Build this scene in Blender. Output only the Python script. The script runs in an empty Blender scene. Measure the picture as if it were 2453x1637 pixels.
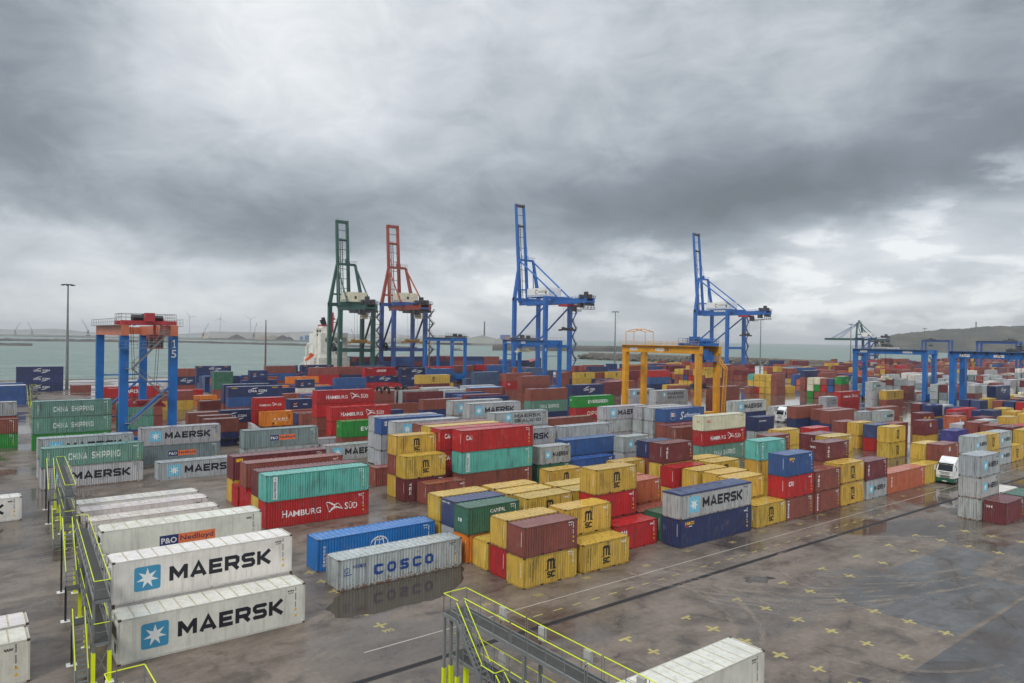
import bpy, bmesh, math, random
from mathutils import Vector, Matrix
random.seed(11)
S = bpy.context.scene
COL = S.collection
rad = math.radians

# ---------------------------------------------------------------- camera
cd = bpy.data.cameras.new('camera')
cam = bpy.data.objects.new('camera', cd)
COL.objects.link(cam)
F = Vector((0.61533835, 0.78825093, -0.00437952)); R = Vector((0.788204, -0.61521469, 0.01566354)); U = Vector((-0.00965245, 0.01309033, 0.99986773))
cam.matrix_world = Matrix(((R.x, U.x, -F.x, 0), (R.y, U.y, -F.y, 0), (R.z, U.z, -F.z, 21.07), (0, 0, 0, 1)))
cd.sensor_width = 36.0
cd.lens = 25.21
cd.clip_start = 0.5
cd.clip_end = 60000
S.camera = cam
S.view_settings.view_transform = 'Standard'
S.view_settings.look = 'None'
S.view_settings.gamma = 1
S.view_settings.exposure = 0.36
S.cycles.max_bounces = 6
S.cycles.diffuse_bounces = 3
S.cycles.glossy_bounces = 3
S.cycles.volume_bounces = 0
S.cycles.transparent_max_bounces = 6

# ---------------------------------------------------------------- node helper
class NT:
    def __init__(s, tree):
        s.t = tree; s.n = tree.nodes; s.l = tree.links
    def new(s, typ, **kw):
        n = s.n.new(typ)
        for k, v in kw.items():
            setattr(n, k, v)
        return n
    def link(s, a, b):
        s.l.new(a, b)
    def put(s, sock, v):
        if hasattr(v, 'is_output') or isinstance(v, bpy.types.NodeSocket):
            s.l.new(v, sock)
        else:
            sock.default_value = v
    def m(s, op, a, b=0.0, c=0.0, clamp=False):
        n = s.new('ShaderNodeMath', operation=op, use_clamp=clamp)
        s.put(n.inputs[0], a); s.put(n.inputs[1], b)
        if len(n.inputs) > 2: s.put(n.inputs[2], c)
        return n.outputs[0]
    def v(s, op, a, b=(0, 0, 0), sc=None):
        n = s.new('ShaderNodeVectorMath', operation=op)
        s.put(n.inputs[0], a); s.put(n.inputs[1], b)
        if sc is not None: s.put(n.inputs['Scale'], sc)
        return n.outputs['Value'] if op in ('DOT_PRODUCT', 'LENGTH', 'DISTANCE') else n.outputs[0]
    def noise(s, vec, scale, detail=4, rough=0.55, dist=0.0):
        n = s.new('ShaderNodeTexNoise')
        s.put(n.inputs['Vector'], vec); n.inputs['Scale'].default_value = scale
        n.inputs['Detail'].default_value = detail; n.inputs['Roughness'].default_value = rough
        n.inputs['Distortion'].default_value = dist
        return n
    def ss(s, x, a, b, lo=0.0, hi=1.0):
        n = s.new('ShaderNodeMapRange', interpolation_type='SMOOTHSTEP')
        s.put(n.inputs[0], x); s.put(n.inputs[1], a); s.put(n.inputs[2], b); s.put(n.inputs[3], lo); s.put(n.inputs[4], hi)
        return n.outputs[0]
    def mix(s, f, a, b, mode='MIX'):
        n = s.new('ShaderNodeMix', data_type='RGBA', blend_type=mode)
        s.put(n.inputs[0], f); s.put(n.inputs[6], a); s.put(n.inputs[7], b)
        return n.outputs[2]
    def ramp(s, x, stops):
        n = s.new('ShaderNodeValToRGB')
        e = n.color_ramp.elements
        while len(e) < len(stops): e.new(0.5)
        for k, (p, c) in enumerate(stops):
            e[k].position = p; e[k].color = (*c, 1)
        s.put(n.inputs[0], x)
        return n.outputs[0]
    def comb(s, x, y, z):
        n = s.new('ShaderNodeCombineXYZ')
        s.put(n.inputs[0], x); s.put(n.inputs[1], y); s.put(n.inputs[2], z)
        return n.outputs[0]

# ---------------------------------------------------------------- world: overcast sky, laid out by azimuth and elevation
SUN_EL, SUN_AZ = rad(42), rad(240)
W = bpy.data.worlds.new('World')
S.world = W
W.use_nodes = True
w = NT(W.node_tree)
w.n.clear()
tc = w.new('ShaderNodeTexCoord')
dirv = tc.outputs['Generated']
sep = w.new('ShaderNodeSeparateXYZ'); w.link(dirv, sep.inputs[0])
fx = w.v('DOT_PRODUCT', dirv, (0.6153, 0.7883, 0)); rx = w.v('DOT_PRODUCT', dirv, (0.7883, -0.6153, 0))
az = w.m('ARCTAN2', rx, fx)                     # 0 along the quay view, + to the right, radians
el = w.m('ARCSINE', sep.outputs[2])
AE = w.comb(w.m('MULTIPLY', az, 57.3), w.m('MULTIPLY', el, 57.3), 0.0)
# cloud deck coordinates: perspective towards the horizon
zz = w.m('ADD', w.m('ABSOLUTE', sep.outputs[2]), 0.16)
deck = w.comb(w.m('DIVIDE', rx, zz), w.m('DIVIDE', fx, zz), 0.0)
nA = w.noise(deck, 0.75, 7, 0.52, 0.25)
nB = w.noise(deck, 2.6, 6, 0.55, 0.2)
st = w.v('MULTIPLY', AE, (0.035, 0.10, 0))
nC = w.noise(st, 1.6, 6, 0.56, 0.5)
nD = w.noise(w.v('MULTIPLY', AE, (0.115, 0.20, 0)), 1.35, 8, 0.60, 0.5)
wn = w.noise(w.v('MULTIPLY', AE, (0.06, 0.10, 0)), 1.0, 5, 0.55)
warp = w.v('MULTIPLY', w.v('SUBTRACT', wn.outputs['Color'], (0.5, 0.5, 0.5)), (9.0, 5.0, 0))
AEw = w.v('ADD', AE, warp)
# (azimuth, elevation, half width, half height, tilt, gain) of the brighter and darker masses of cloud
BLOBS = [(-20, 21, 9, 8, 10, 0.22), (-3, 24, 15, 4, 0, 0.10), (-35, 20, 6, 12, 0, -0.20), (35, 18, 8, 12, 0, -0.18), (-12, 17, 6, 4, 10, 0.08),
         (-28, 10, 12, 3.5, -12, -0.10), (-17, 7.4, 9, 2.2, -8, -0.15), (4, 10.6, 16, 3.2, 0, -0.20), (17, 10.2, 12, 2.6, 6, -0.20),
         (14, 16, 13, 4, -8, -0.07), (24, 12, 11, 3.2, 5, -0.14), (-14, 10, 10, 3, 0, -0.08), (-2, 4.4, 4.5, 1.0, 4, 0.10), (28, 5.6, 9, 2.6, 4, 0.13), (22, 2.7, 9, 0.45, 0, 0.22), (31, 8.6, 7, 1.6, 8, 0.10),
         (-30, 4.0, 10, 3.0, 0, -0.03), (12, 3.2, 10, 1.4, 0, -0.07), (26, 1.2, 14, 0.7, 0, -0.05), (-2.5, 3.9, 1.8, 0.5, 8, 0.14), (14, 3.4, 1.6, 0.4, 0, 0.10)]
acc = None
for (a, e, sx, sy, rot, g) in BLOBS:
    mp = w.new('ShaderNodeMapping', vector_type='TEXTURE')
    w.link(AEw, mp.inputs[0])
    mp.inputs['Location'].default_value = (a, e, 0); mp.inputs['Rotation'].default_value = (0, 0, rad(rot)); mp.inputs['Scale'].default_value = (sx, sy, 1)
    r2 = w.v('DOT_PRODUCT', mp.outputs[0], mp.outputs[0])
    gx = w.m('EXPONENT', w.m('MULTIPLY', r2, -1.0))
    acc = w.m('MULTIPLY', gx, g) if acc is None else w.m('MULTIPLY_ADD', gx, g, acc)
val = w.m('ADD', acc, 0.545)
# ragged lower edge of the dark cloud deck; below it the brighter distant sky with small billows
er = w.new('ShaderNodeValToRGB'); ee = er.color_ramp.elements; er.color_ramp.interpolation = 'EASE'
EDGE = [(-60, 9), (-36, 8.2), (-22, 4.9), (-8, 7.2), (4, 7.0), (14, 7.3), (21, 7.8), (27, 10.0), (36, 12.5), (60, 10)]
while len(ee) < len(EDGE): ee.new(.5)
for k_, (aa_, e_) in enumerate(EDGE): ee[k_].position = (aa_ + 60) / 120; ee[k_].color = (e_ / 20, e_ / 20, e_ / 20, 1)
sAE = w.new('ShaderNodeSeparateXYZ'); w.link(AE, sAE.inputs[0])
w.link(w.m('DIVIDE', w.m('ADD', sAE.outputs[0], 60.0), 120.0), er.inputs[0])
rag = w.noise(w.v('MULTIPLY', AE, (0.14, 0.30, 0)), 1.0, 8, 0.60, 0.3)
edge = w.m('ADD', w.m('MULTIPLY', er.outputs[0], 20.0), w.m('MULTIPLY', w.m('SUBTRACT', rag.outputs['Fac'], 0.5), 7.0))
under = w.ss(w.m('SUBTRACT', sAE.outputs[1], edge), -1.1, 0.9, 1.0, 0.0)
val = w.m('MULTIPLY_ADD', under, 0.13, val)
cum = w.noise(w.v('MULTIPLY', AE, (0.16, 0.42, 0)), 1.0, 8, 0.58, 0.25)
val = w.m('MULTIPLY_ADD', w.m('MULTIPLY', under, w.ss(cum.outputs['Fac'], 0.46, 0.60, -0.5, 0.5)), w.ss(az, -0.3, 0.25, 0.03, 0.16), val)
for nn, g in ((nA, 0.20), (nB, 0.12), (nC, 0.22), (nD, 0.36)):
    val = w.m('ADD', val, w.m('MULTIPLY', w.m('SUBTRACT', nn.outputs['Fac'], 0.5), g))
val = w.m('MULTIPLY_ADD', w.m('SUBTRACT', val, 0.5), 1.38, 0.535)
ccol = w.ramp(val, [(0.0, (0.13, 0.145, 0.16)), (0.27, (0.195, 0.220, 0.246)), (0.5, (0.330, 0.363, 0.396)), (0.72, (0.50, 0.53, 0.56)), (1.0, (0.72, 0.74, 0.755))])
# an overcast sky is brightest overhead
zen = w.ss(el, rad(27), rad(62), 1.0, 2.6)
cloud = w.v('SCALE', ccol, sc=w.m('MULTIPLY', zen, 10.0))
sky = w.new('ShaderNodeTexSky', sky_type='NISHITA', sun_disc=False)
sky.sun_elevation = SUN_EL; sky.sun_rotation = SUN_AZ
mixs = w.mix(0.94, sky.outputs[0], cloud)
bg = w.new('ShaderNodeBackground'); w.link(mixs, bg.inputs[0]); bg.inputs[1].default_value = 0.1
wo = w.new('ShaderNodeOutputWorld'); w.link(bg.outputs[0], wo.inputs[0])

sl = bpy.data.lights.new('sun', 'SUN')
sl.energy = 1.3; sl.angle = rad(16); sl.color = (1.0, 0.965, 0.92)
sun = bpy.data.objects.new('sun', sl); COL.objects.link(sun)
sd = Vector((math.sin(SUN_AZ) * math.cos(SUN_EL), math.cos(SUN_AZ) * math.cos(SUN_EL), math.sin(SUN_EL)))
sun.rotation_euler = sd.to_track_quat('Z', 'Y').to_euler()

# ---------------------------------------------------------------- colours and materials
def lin(c):
    return tuple(((v / 255 / 12.92) if v / 255 <= 0.04045 else ((v / 255 + 0.055) / 1.055) ** 2.4) for v in c)
def rgb(*c):
    return (*lin(c), 1.0)
def newmat(name):
    m = bpy.data.materials.new(name); m.use_nodes = True
    t = NT(m.node_tree)
    return m, t, m.node_tree.nodes['Principled BSDF']
MATS = {}
def plain(name, col, rough=0.5, metal=0.0, var=0.12, scale=0.6, emit=None):
    if name in MATS: return MATS[name]
    m, t, p = newmat(name)
    c = t.new('ShaderNodeTexCoord')
    n = t.noise(c.outputs['Object'], scale, 5, 0.6)
    f = t.ss(n.outputs['Fac'], 0.25, 0.75, 1 - var, 1 + var)
    t.link(t.v('SCALE', rgb(*col)[:3], sc=f), p.inputs['Base Color'])
    p.inputs['Roughness'].default_value = rough; p.inputs['Metallic'].default_value = metal
    if emit:
        p.inputs['Emission Color'].default_value = rgb(*col); p.inputs['Emission Strength'].default_value = emit
    MATS[name] = m
    return m
def painted(name, col, rough=0.42, rust=0.25, rcol=(92, 58, 40), streak=(3.0, 3.0, 0.25)):
    """weathered steel paint: chalky patches, vertical dirt streaks, rust spots"""
    if name in MATS: return MATS[name]
    m, t, p = newmat(name)
    c = t.new('ShaderNodeTexCoord')
    a = t.noise(c.outputs['Object'], 0.5, 4, 0.6)
    b = t.noise(t.v('MULTIPLY', c.outputs['Object'], streak), 1.0, 5, 0.65)
    f = t.ss(a.outputs['Fac'], 0.3, 0.7, 0.86, 1.12)
    col1 = t.v('SCALE', rgb(*col)[:3], sc=f)
    d = t.ss(b.outputs['Fac'], 0.50, 0.78, 0, 0.30)
    col2 = t.mix(d, col1, rgb(70, 66, 60))
    k = t.noise(c.outputs['Object'], 2.3, 6, 0.7)
    rm = t.ss(k.outputs['Fac'], 0.64 - 0.08 * rust, 0.72, 0, min(1, 2.4 * rust))
    t.link(t.mix(rm, col2, rgb(*rcol)), p.inputs['Base Color'])
    p.inputs['Roughness'].default_value = rough
    MATS[name] = m
    return m

def container_paint():
    m, t, p = newmat('container_paint')
    oi = t.new('ShaderNodeObjectInfo')
    c = t.new('ShaderNodeTexCoord')
    off = t.comb(t.m('MULTIPLY', oi.outputs['Random'], 91.0), t.m('MULTIPLY', oi.outputs['Random'], 37.0), 0.0)
    pos = t.v('ADD', c.outputs['Object'], off)
    rust = oi.outputs['Alpha']
    a = t.noise(pos, 0.55, 5, 0.62)
    f = t.ss(a.outputs['Fac'], 0.28, 0.72, 0.88, 1.10)
    base = t.v('SCALE', oi.outputs['Color'], sc=f)
    chalk = t.noise(pos, 0.9, 3, 0.5)
    dirty = t.ss(oi.outputs['Object Index'], 0.0, 1.0, 1.0, 0.38)     # index 1: freshly painted
    base = t.mix(t.ss(chalk.outputs['Fac'], 0.55, 0.8, 0, 0.14), base, rgb(170, 165, 155))
    s1 = t.noise(t.v('MULTIPLY', pos, (3.4, 3.4, 0.22)), 1.0, 5, 0.68)
    base = t.mix(t.m('MULTIPLY', dirty, t.ss(s1.outputs['Fac'], 0.47, 0.72, 0, 0.62)), base, rgb(58, 51, 45))
    s2 = t.noise(t.v('MULTIPLY', pos, (1.1, 1.1, 0.5)), 1.0, 6, 0.7)
    base = t.mix(t.m('MULTIPLY', dirty, t.ss(s2.outputs['Fac'], 0.53, 0.72, 0, 0.42)), base, rgb(84, 76, 68))
    sp = t.noise(pos, 3.6, 6, 0.72)
    st = t.noise(t.v('MULTIPLY', pos, (5.5, 5.5, 0.35)), 1.0, 4, 0.7)
    sel = t.m('ADD', t.m('MULTIPLY', sp.outputs['Fac'], 0.62), t.m('MULTIPLY', st.outputs['Fac'], 0.38))
    sz_ = t.new('ShaderNodeSeparateXYZ'); t.link(c.outputs['Object'], sz_.inputs[0])
    low = t.m('MULTIPLY', t.ss(sz_.outputs[2], 0.05, 0.75, 1, 0), t.m('MULTIPLY', rust, 0.10))     # spray and scrapes along the bottom rail
    thr = t.m('SUBTRACT', t.m('SUBTRACT', 0.69, t.m('MULTIPLY', rust, 0.135)), low)
    rm = t.ss(sel, thr, t.m('ADD', thr, 0.05), 0, 0.85)
    rc = t.ramp(sp.outputs['Fac'], [(0.35, lin((74, 42, 28))), (0.7, lin((128, 78, 44)))])
    t.link(t.mix(rm, base, rc), p.inputs['Base Color'])
    rg = t.noise(pos, 1.3, 3)
    gn = t.new('ShaderNodeNewGeometry'); sn = t.new('ShaderNodeSeparateXYZ'); t.link(gn.outputs['True Normal'], sn.inputs[0])
    up = t.ss(t.m('ABSOLUTE', sn.outputs[2]), 0.7, 0.95)
    film = t.ss(rg.outputs['Fac'], 0.35, 0.65, 0.07, 0.30)      # rain lies on the flat tops
    t.link(t.m('ADD', t.m('MULTIPLY', t.ss(rg.outputs['Fac'], 0.3, 0.7, 0.30, 0.50), t.m('SUBTRACT', 1.0, up)), t.m('MULTIPLY', film, up)), p.inputs['Roughness'])
    return m
def marking_paint():
    m, t, p = newmat('marking_paint')
    oi = t.new('ShaderNodeObjectInfo'); c = t.new('ShaderNodeTexCoord')
    a = t.noise(t.v('MULTIPLY', c.outputs['Object'], (4, 4, 0.6)), 1.0, 5, 0.7)
    t.link(t.mix(t.ss(a.outputs['Fac'], 0.52, 0.82, 0, 0.4), oi.outputs['Color'], rgb(88, 76, 66)), p.inputs['Base Color'])
    p.inputs['Roughness'].default_value = 0.45
    return m
def attr_paint():
    m, t, p = newmat('mass_paint')
    at = t.new('ShaderNodeAttribute', attribute_name='tint'); c = t.new('ShaderNodeNewGeometry')
    a = t.noise(c.outputs['Position'], 0.5, 5, 0.65)
    s1 = t.noise(t.v('MULTIPLY', c.outputs['Position'], (2.5, 2.5, 0.15)), 1.0, 4, 0.65)
    b = t.v('SCALE', at.outputs['Color'], sc=t.ss(a.outputs['Fac'], 0.28, 0.72, 0.8, 1.16))
    t.link(t.mix(t.ss(s1.outputs['Fac'], 0.52, 0.8, 0, 0.4), b, rgb(62, 55, 48)), p.inputs['Base Color'])
    p.inputs['Roughness'].default_value = 0.42
    return m
PAINT = container_paint(); MARK = marking_paint(); MASSM = attr_paint()
SEAM = plain('roof_seam', (170, 160, 132), .5, 0, .25, .8)
CAST = painted('corner_casting', (78, 62, 52), 0.6, 0.8)
STEEL = painted('galvanised_steel', (116, 119, 118), 0.45, 0.15)
GRATE = plain('walkway_grating', (62, 62, 58), 0.7, 0, 0.2, 3.0)
HIVIS = plain('hi_vis_yellow', (212, 226, 22), 0.4, 0, 0.06)
RUBBER = plain('tyre_rubber', (30, 30, 31), 0.75)
GLASS = plain('dark_glass', (30, 36, 42), 0.08)
BLACK = plain('black_steel', (38, 38, 40), 0.5)
WHITE = plain('white_paint', (226, 226, 222), 0.35, 0, 0.05)
RUBBISH = plain('concrete', (140, 134, 124), 0.8, 0, 0.2, 0.3)

# ---------------------------------------------------------------- mesh builder
class MB:
    def __init__(s):
        s.vs = []; s.fs = []; s.ms = []; s.cs = []
    def face(s, pts, m=0, c=None):
        i = len(s.vs); s.vs += [tuple(p) for p in pts]; s.fs.append(tuple(range(i, i + len(pts)))); s.ms.append(m); s.cs.append(c)
    def hexa(s, b, t, m=0, c=None):
        i = len(s.vs); s.vs += [tuple(p) for p in b] + [tuple(p) for p in t]
        for f in ((3, 2, 1, 0), (4, 5, 6, 7), (0, 1, 5, 4), (1, 2, 6, 5), (2, 3, 7, 6), (3, 0, 4, 7)):
            s.fs.append(tuple(i + k for k in f)); s.ms.append(m); s.cs.append(c)
    def box(s, x0, y0, z0, x1, y1, z1, m=0, c=None):
        s.hexa([(x0, y0, z0), (x1, y0, z0), (x1, y1, z0), (x0, y1, z0)], [(x0, y0, z1), (x1, y0, z1), (x1, y1, z1), (x0, y1, z1)], m, c)
    def beam(s, p, q, w, h=None, m=0, w2=None, h2=None, up=(0, 0, 1)):
        h = h or w; w2 = w2 or w; h2 = h2 or h
        p = Vector(p); q = Vector(q); d = (q - p).normalized()
        u = Vector(up)
        if abs(d.dot(u)) > 0.97: u = Vector((0, 1, 0))
        a = d.cross(u).normalized(); b = a.cross(d).normalized()
        def ring(o, ww, hh): return [o - a * ww / 2 - b * hh / 2, o + a * ww / 2 - b * hh / 2, o + a * ww / 2 + b * hh / 2, o - a * ww / 2 + b * hh / 2]
        s.hexa(ring(p, w, h), ring(q, w2, h2), m)
    def tube(s, p, q, r, n=8, m=0, r2=None, caps=True):
        r2 = r if r2 is None else r2
        p = Vector(p); q = Vector(q); d = (q - p).normalized()
        u = Vector((0, 0, 1)) if abs(d.z) < 0.97 else Vector((1, 0, 0))
        a = d.cross(u).normalized(); b = a.cross(d).normalized(); i = len(s.vs)
        for o, rr in ((p, r), (q, r2)):
            for k in range(n):
                t = 2 * math.pi * k / n; s.vs.append(tuple(o + a * math.cos(t) * rr + b * math.sin(t) * rr))
        for k in range(n):
            s.fs.append((i + k, i + (k + 1) % n, i + n + (k + 1) % n, i + n + k)); s.ms.append(m); s.cs.append(None)
        if caps:
            s.fs.append(tuple(i + k for k in range(n))[::-1]); s.fs.append(tuple(i + n + k for k in range(n))); s.ms += [m, m]; s.cs += [None, None]
    def path(s, pts, r, n=6, m=0):
        for a, b in zip(pts[:-1], pts[1:]): s.tube(a, b, r, n, m)
    def torus(s, c, axis, R_, r, n=28, k=10, m=0, sq=1.0):
        ax = Vector(axis).normalized(); u = ax.cross(Vector((0, 0, 1)) if abs(ax.z) < 0.9 else Vector((1, 0, 0))).normalized(); v = ax.cross(u)
        i = len(s.vs); c = Vector(c)
        for a in range(n):
            t = 2 * math.pi * a / n; d = u * math.cos(t) + v * math.sin(t)
            for b in range(k):
                q = 2 * math.pi * b / k
                s.vs.append(tuple(c + d * (R_ + r * math.cos(q)) + ax * r * sq * math.sin(q)))
        for a in range(n):
            for b in range(k):
                s.fs.append((i + a * k + b, i + ((a + 1) % n) * k + b, i + ((a + 1) % n) * k + (b + 1) % k, i + a * k + (b + 1) % k)); s.ms.append(m); s.cs.append(None)
    def mesh(s, name, mats, smooth=False):
        me = bpy.data.meshes.new(name)
        me.from_pydata(s.vs, [], s.fs)
        for mt in (mats if isinstance(mats, (list, tuple)) else [mats]): me.materials.append(mt)
        me.polygons.foreach_set('material_index', s.ms)
        if smooth: me.polygons.foreach_set('use_smooth', [True] * len(s.fs))
        me.update()
        return me
    def build(s, name, mats, parent=None, smooth=False):
        return put(name, s.mesh(name, mats, smooth), parent)
def put(name, me, parent=None, col=None, loc=None):
    o = bpy.data.objects.new(name, me); COL.objects.link(o)
    if parent is not None: o.parent = parent
    if col is not None: o.color = col
    if loc is not None: o.location = loc
    return o
def tag(o, label=None, cat=None, group=None, kind=None):
    if label: o['label'] = label
    if cat: o['category'] = cat
    if group: o['group'] = group
    if kind: o['kind'] = kind
    return o
def thing(name, loc, label, cat, group=None, rz=0.0):
    o = bpy.data.objects.new(name, None); COL.objects.link(o); o.location = loc; o.rotation_euler = (0, 0, rz); o.empty_display_size = 0.5
    return tag(o, label, cat, group)
def copy_tree(o, parent=None):
    c = o.copy(); COL.objects.link(c)
    if parent is not None: c.parent = parent
    for ch in list(o.children): copy_tree(ch, c)
    return c

# ---------------------------------------------------------------- lettering: lists of flat polygons in (x, z)
T_ = 0.21
def stroke(pts, t=T_, closed=False):
    P = [Vector((a, b)) for a, b in pts]; n = len(P); L = []; Rr = []
    for i in range(n):
        if closed or 0 < i < n - 1:
            d0 = (P[i] - P[i - 1]).normalized(); d1 = (P[(i + 1) % n] - P[i]).normalized()
            n0 = Vector((-d0.y, d0.x)); n1 = Vector((-d1.y, d1.x)); mm = n0 + n1
            mm = mm.normalized() if mm.length > 1e-4 else n0
            k = min(1.6, 1 / max(0.35, mm.dot(n0)))
            o = mm * (t / 2 * k)
        else:
            d = (P[1] - P[0]).normalized() if i == 0 else (P[-1] - P[-2]).normalized()
            o = Vector((-d.y, d.x)) * (t / 2)
        L.append(P[i] + o); Rr.append(P[i] - o)
    q = []
    for i in range(n if closed else n - 1):
        j = (i + 1) % n
        q.append([tuple(L[i]), tuple(Rr[i]), tuple(Rr[j]), tuple(L[j])])
    return q
a_ = T_ / 2
def octa(x0=a_, x1=1 - a_, z0=a_, z1=1 - a_, c=0.18):
    return [(x0 + c, z0), (x1 - c, z0), (x1, z0 + c), (x1, z1 - c), (x1 - c, z1), (x0 + c, z1), (x0, z1 - c), (x0, z0 + c)]
h_ = 1 - a_
GL = {
 'M': (1.15, [[(a_, 0), (a_, 1)], [(1.15 - a_, 0), (1.15 - a_, 1)], [(a_, .93), (.575, .28), (1.15 - a_, .93)]]),
 'A': (1.1, [[(.1, 0), (.55, .95), (1.0, 0)], [(.3, .27), (.8, .27)]]),
 'E': (.9, [[(.9, a_), (a_, a_), (a_, h_), (.9, h_)], [(T_, .5), (.82, .5)]]),
 'F': (.9, [[(a_, 0), (a_, h_), (.9, h_)], [(T_, .48), (.82, .48)]]),
 'R': (1, [[(a_, 0), (a_, h_), (.75, h_), (1 - a_, .8), (1 - a_, .56), (.78, .42), (T_, .42)], [(.55, .42), (.93, 0)]]),
 'P': (.95, [[(a_, 0), (a_, h_), (.7, h_), (.95 - a_, .78), (.95 - a_, .54), (.7, .4), (T_, .4)]]),
 'S': (.95, [[(.88, .78), (.82, h_), (.22, h_), (a_, .8), (a_, .64), (.22, .5), (.74, .5), (.95 - a_, .36), (.95 - a_, .2), (.74, a_), (.14, a_), (.08, .22)]]),
 'K': (1, [[(a_, 0), (a_, 1)], [(.93, 1), (.3, .5), (.95, 0)]]),
 'C': (.95, [[(.9, .74), (.9, .8), (.75, h_), (.25, h_), (a_, .8), (a_, .2), (.25, a_), (.75, a_), (.9, .2), (.9, .27)]]),
 'G': (.98, [[(.92, .76), (.76, h_), (.25, h_), (a_, .8), (a_, .2), (.25, a_), (.76, a_), (.88, .2), (.88, .45), (.55, .45)]]),
 'O': (1, 'o'), 'D': (1, [[(a_, a_), (a_, h_), (.7, h_), (1 - a_, .75), (1 - a_, .25), (.7, a_), (0, a_)]]),
 'I': (T_, [[(a_, 0), (a_, 1)]]), 'H': (.95, [[(a_, 0), (a_, 1)], [(.95 - a_, 0), (.95 - a_, 1)], [(T_, .5), (.95 - T_, .5)]]),
 'N': (1, [[(a_, 0), (a_, .95), (1 - a_, .05), (1 - a_, 1)]]), 'L': (.8, [[(a_, 1), (a_, a_), (.8, a_)]]),
 'V': (1.05, [[(.09, 1), (.525, .1), (.96, 1)]]), 'T': (.9, [[(0, h_), (.9, h_)], [(.45, 1 - T_), (.45, 0)]]),
 'X': (1, [[(.1, 0), (.9, 1)], [(.1, 1), (.9, 0)]]), ' ': (.45, []),
 'U': (.95, [[(a_, 1), (a_, .25), (.25, a_), (.7, a_), (.95 - a_, .25), (.95 - a_, 1)]]),
}
def blk(s, x, z, wd, ht, gap=0.2, shear=0.0, wt=1.0):
    out = []; cx = 0.0
    for ch in s:
        wc, st = GL[ch]
        for p in ([stroke(octa(), T_ * wt, closed=True)] if st == 'o' else [stroke(q, T_ * wt) for q in st]):
            out.append([[(u + cx, v) for u, v in q] for q in p])
        cx += wc + gap
    k = wd / (cx - gap)
    return [[(x + u * k + shear * v * ht, z + v * ht) for u, v in q] for g in out for q in g]
FC = {}
def fnt(s, x, z, wd, ht, shear=0.0, off=0.0):
    key = (s, shear, off)
    if key not in FC:
        cu = bpy.data.curves.new('glyphs', 'FONT'); cu.body = s; cu.shear = shear; cu.offset = off; cu.resolution_u = 2
        ob = bpy.data.objects.new('glyphs', cu); COL.objects.link(ob)
        me = bpy.data.meshes.new_from_object(ob.evaluated_get(bpy.context.evaluated_depsgraph_get()))
        FC[key] = [[(me.vertices[i].co.x, me.vertices[i].co.y) for i in p.vertices] for p in me.polygons]
        bpy.data.objects.remove(ob); bpy.data.curves.remove(cu); bpy.data.meshes.remove(me)
    ps = FC[key]
    xs = [u for p in ps for u, v in p]; vs = [v for p in ps for u, v in p]
    x0, x1, v0, v1 = min(xs), max(xs), min(vs), max(vs)
    return [[(x + (u - x0) / (x1 - x0) * wd, z + (v - v0) / (v1 - v0) * ht) for u, v in p] for p in ps]
def rect(x0, z0, x1, z1): return [[(x0, z0), (x1, z0), (x1, z1), (x0, z1)]]
def rrect(x0, z0, x1, z1, r):
    p = []
    for cx, cz, a0 in ((x1 - r, z0 + r, -90), (x1 - r, z1 - r, 0), (x0 + r, z1 - r, 90), (x0 + r, z0 + r, 180)):
        for k in range(4): t = rad(a0 + 30 * k); p.append((cx + r * math.cos(t), cz + r * math.sin(t)))
    return [p]
def star(cx, cz, r, n=7, inner=0.40):
    p = [(cx + (r if k % 2 == 0 else r * inner) * math.sin(math.pi * k / n), cz + (r if k % 2 == 0 else r * inner) * math.cos(math.pi * k / n)) for k in range(2 * n)]
    return [[(cx, cz), p[k], p[(k + 1) % (2 * n)]] for k in range(2 * n)]
def arc(cx, cz, rx_, rz_, t, a0, a1, n=14, taper=False):
    q = []
    for k in range(n):
        A = []
        for j in (k, k + 1):
            t0 = rad(a0 + (a1 - a0) * j / n); f = math.sin(math.pi * (0.1 + 0.9 * j / n)) if taper else 1
            A.append(((cx + rx_ * math.cos(t0), cz + rz_ * math.sin(t0)), (cx + (rx_ - t * f) * math.cos(t0), cz + (rz_ - t * f) * math.sin(t0))))
        q.append([A[0][0], A[0][1], A[1][1], A[1][0]])
    return q
def turn(ps, cx, cz, deg):
    c, s_ = math.cos(rad(deg)), math.sin(rad(deg))
    return [[(cx + (u - cx) * c - (v - cz) * s_, cz + (u - cx) * s_ + (v - cz) * c) for u, v in p] for p in ps]

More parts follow.
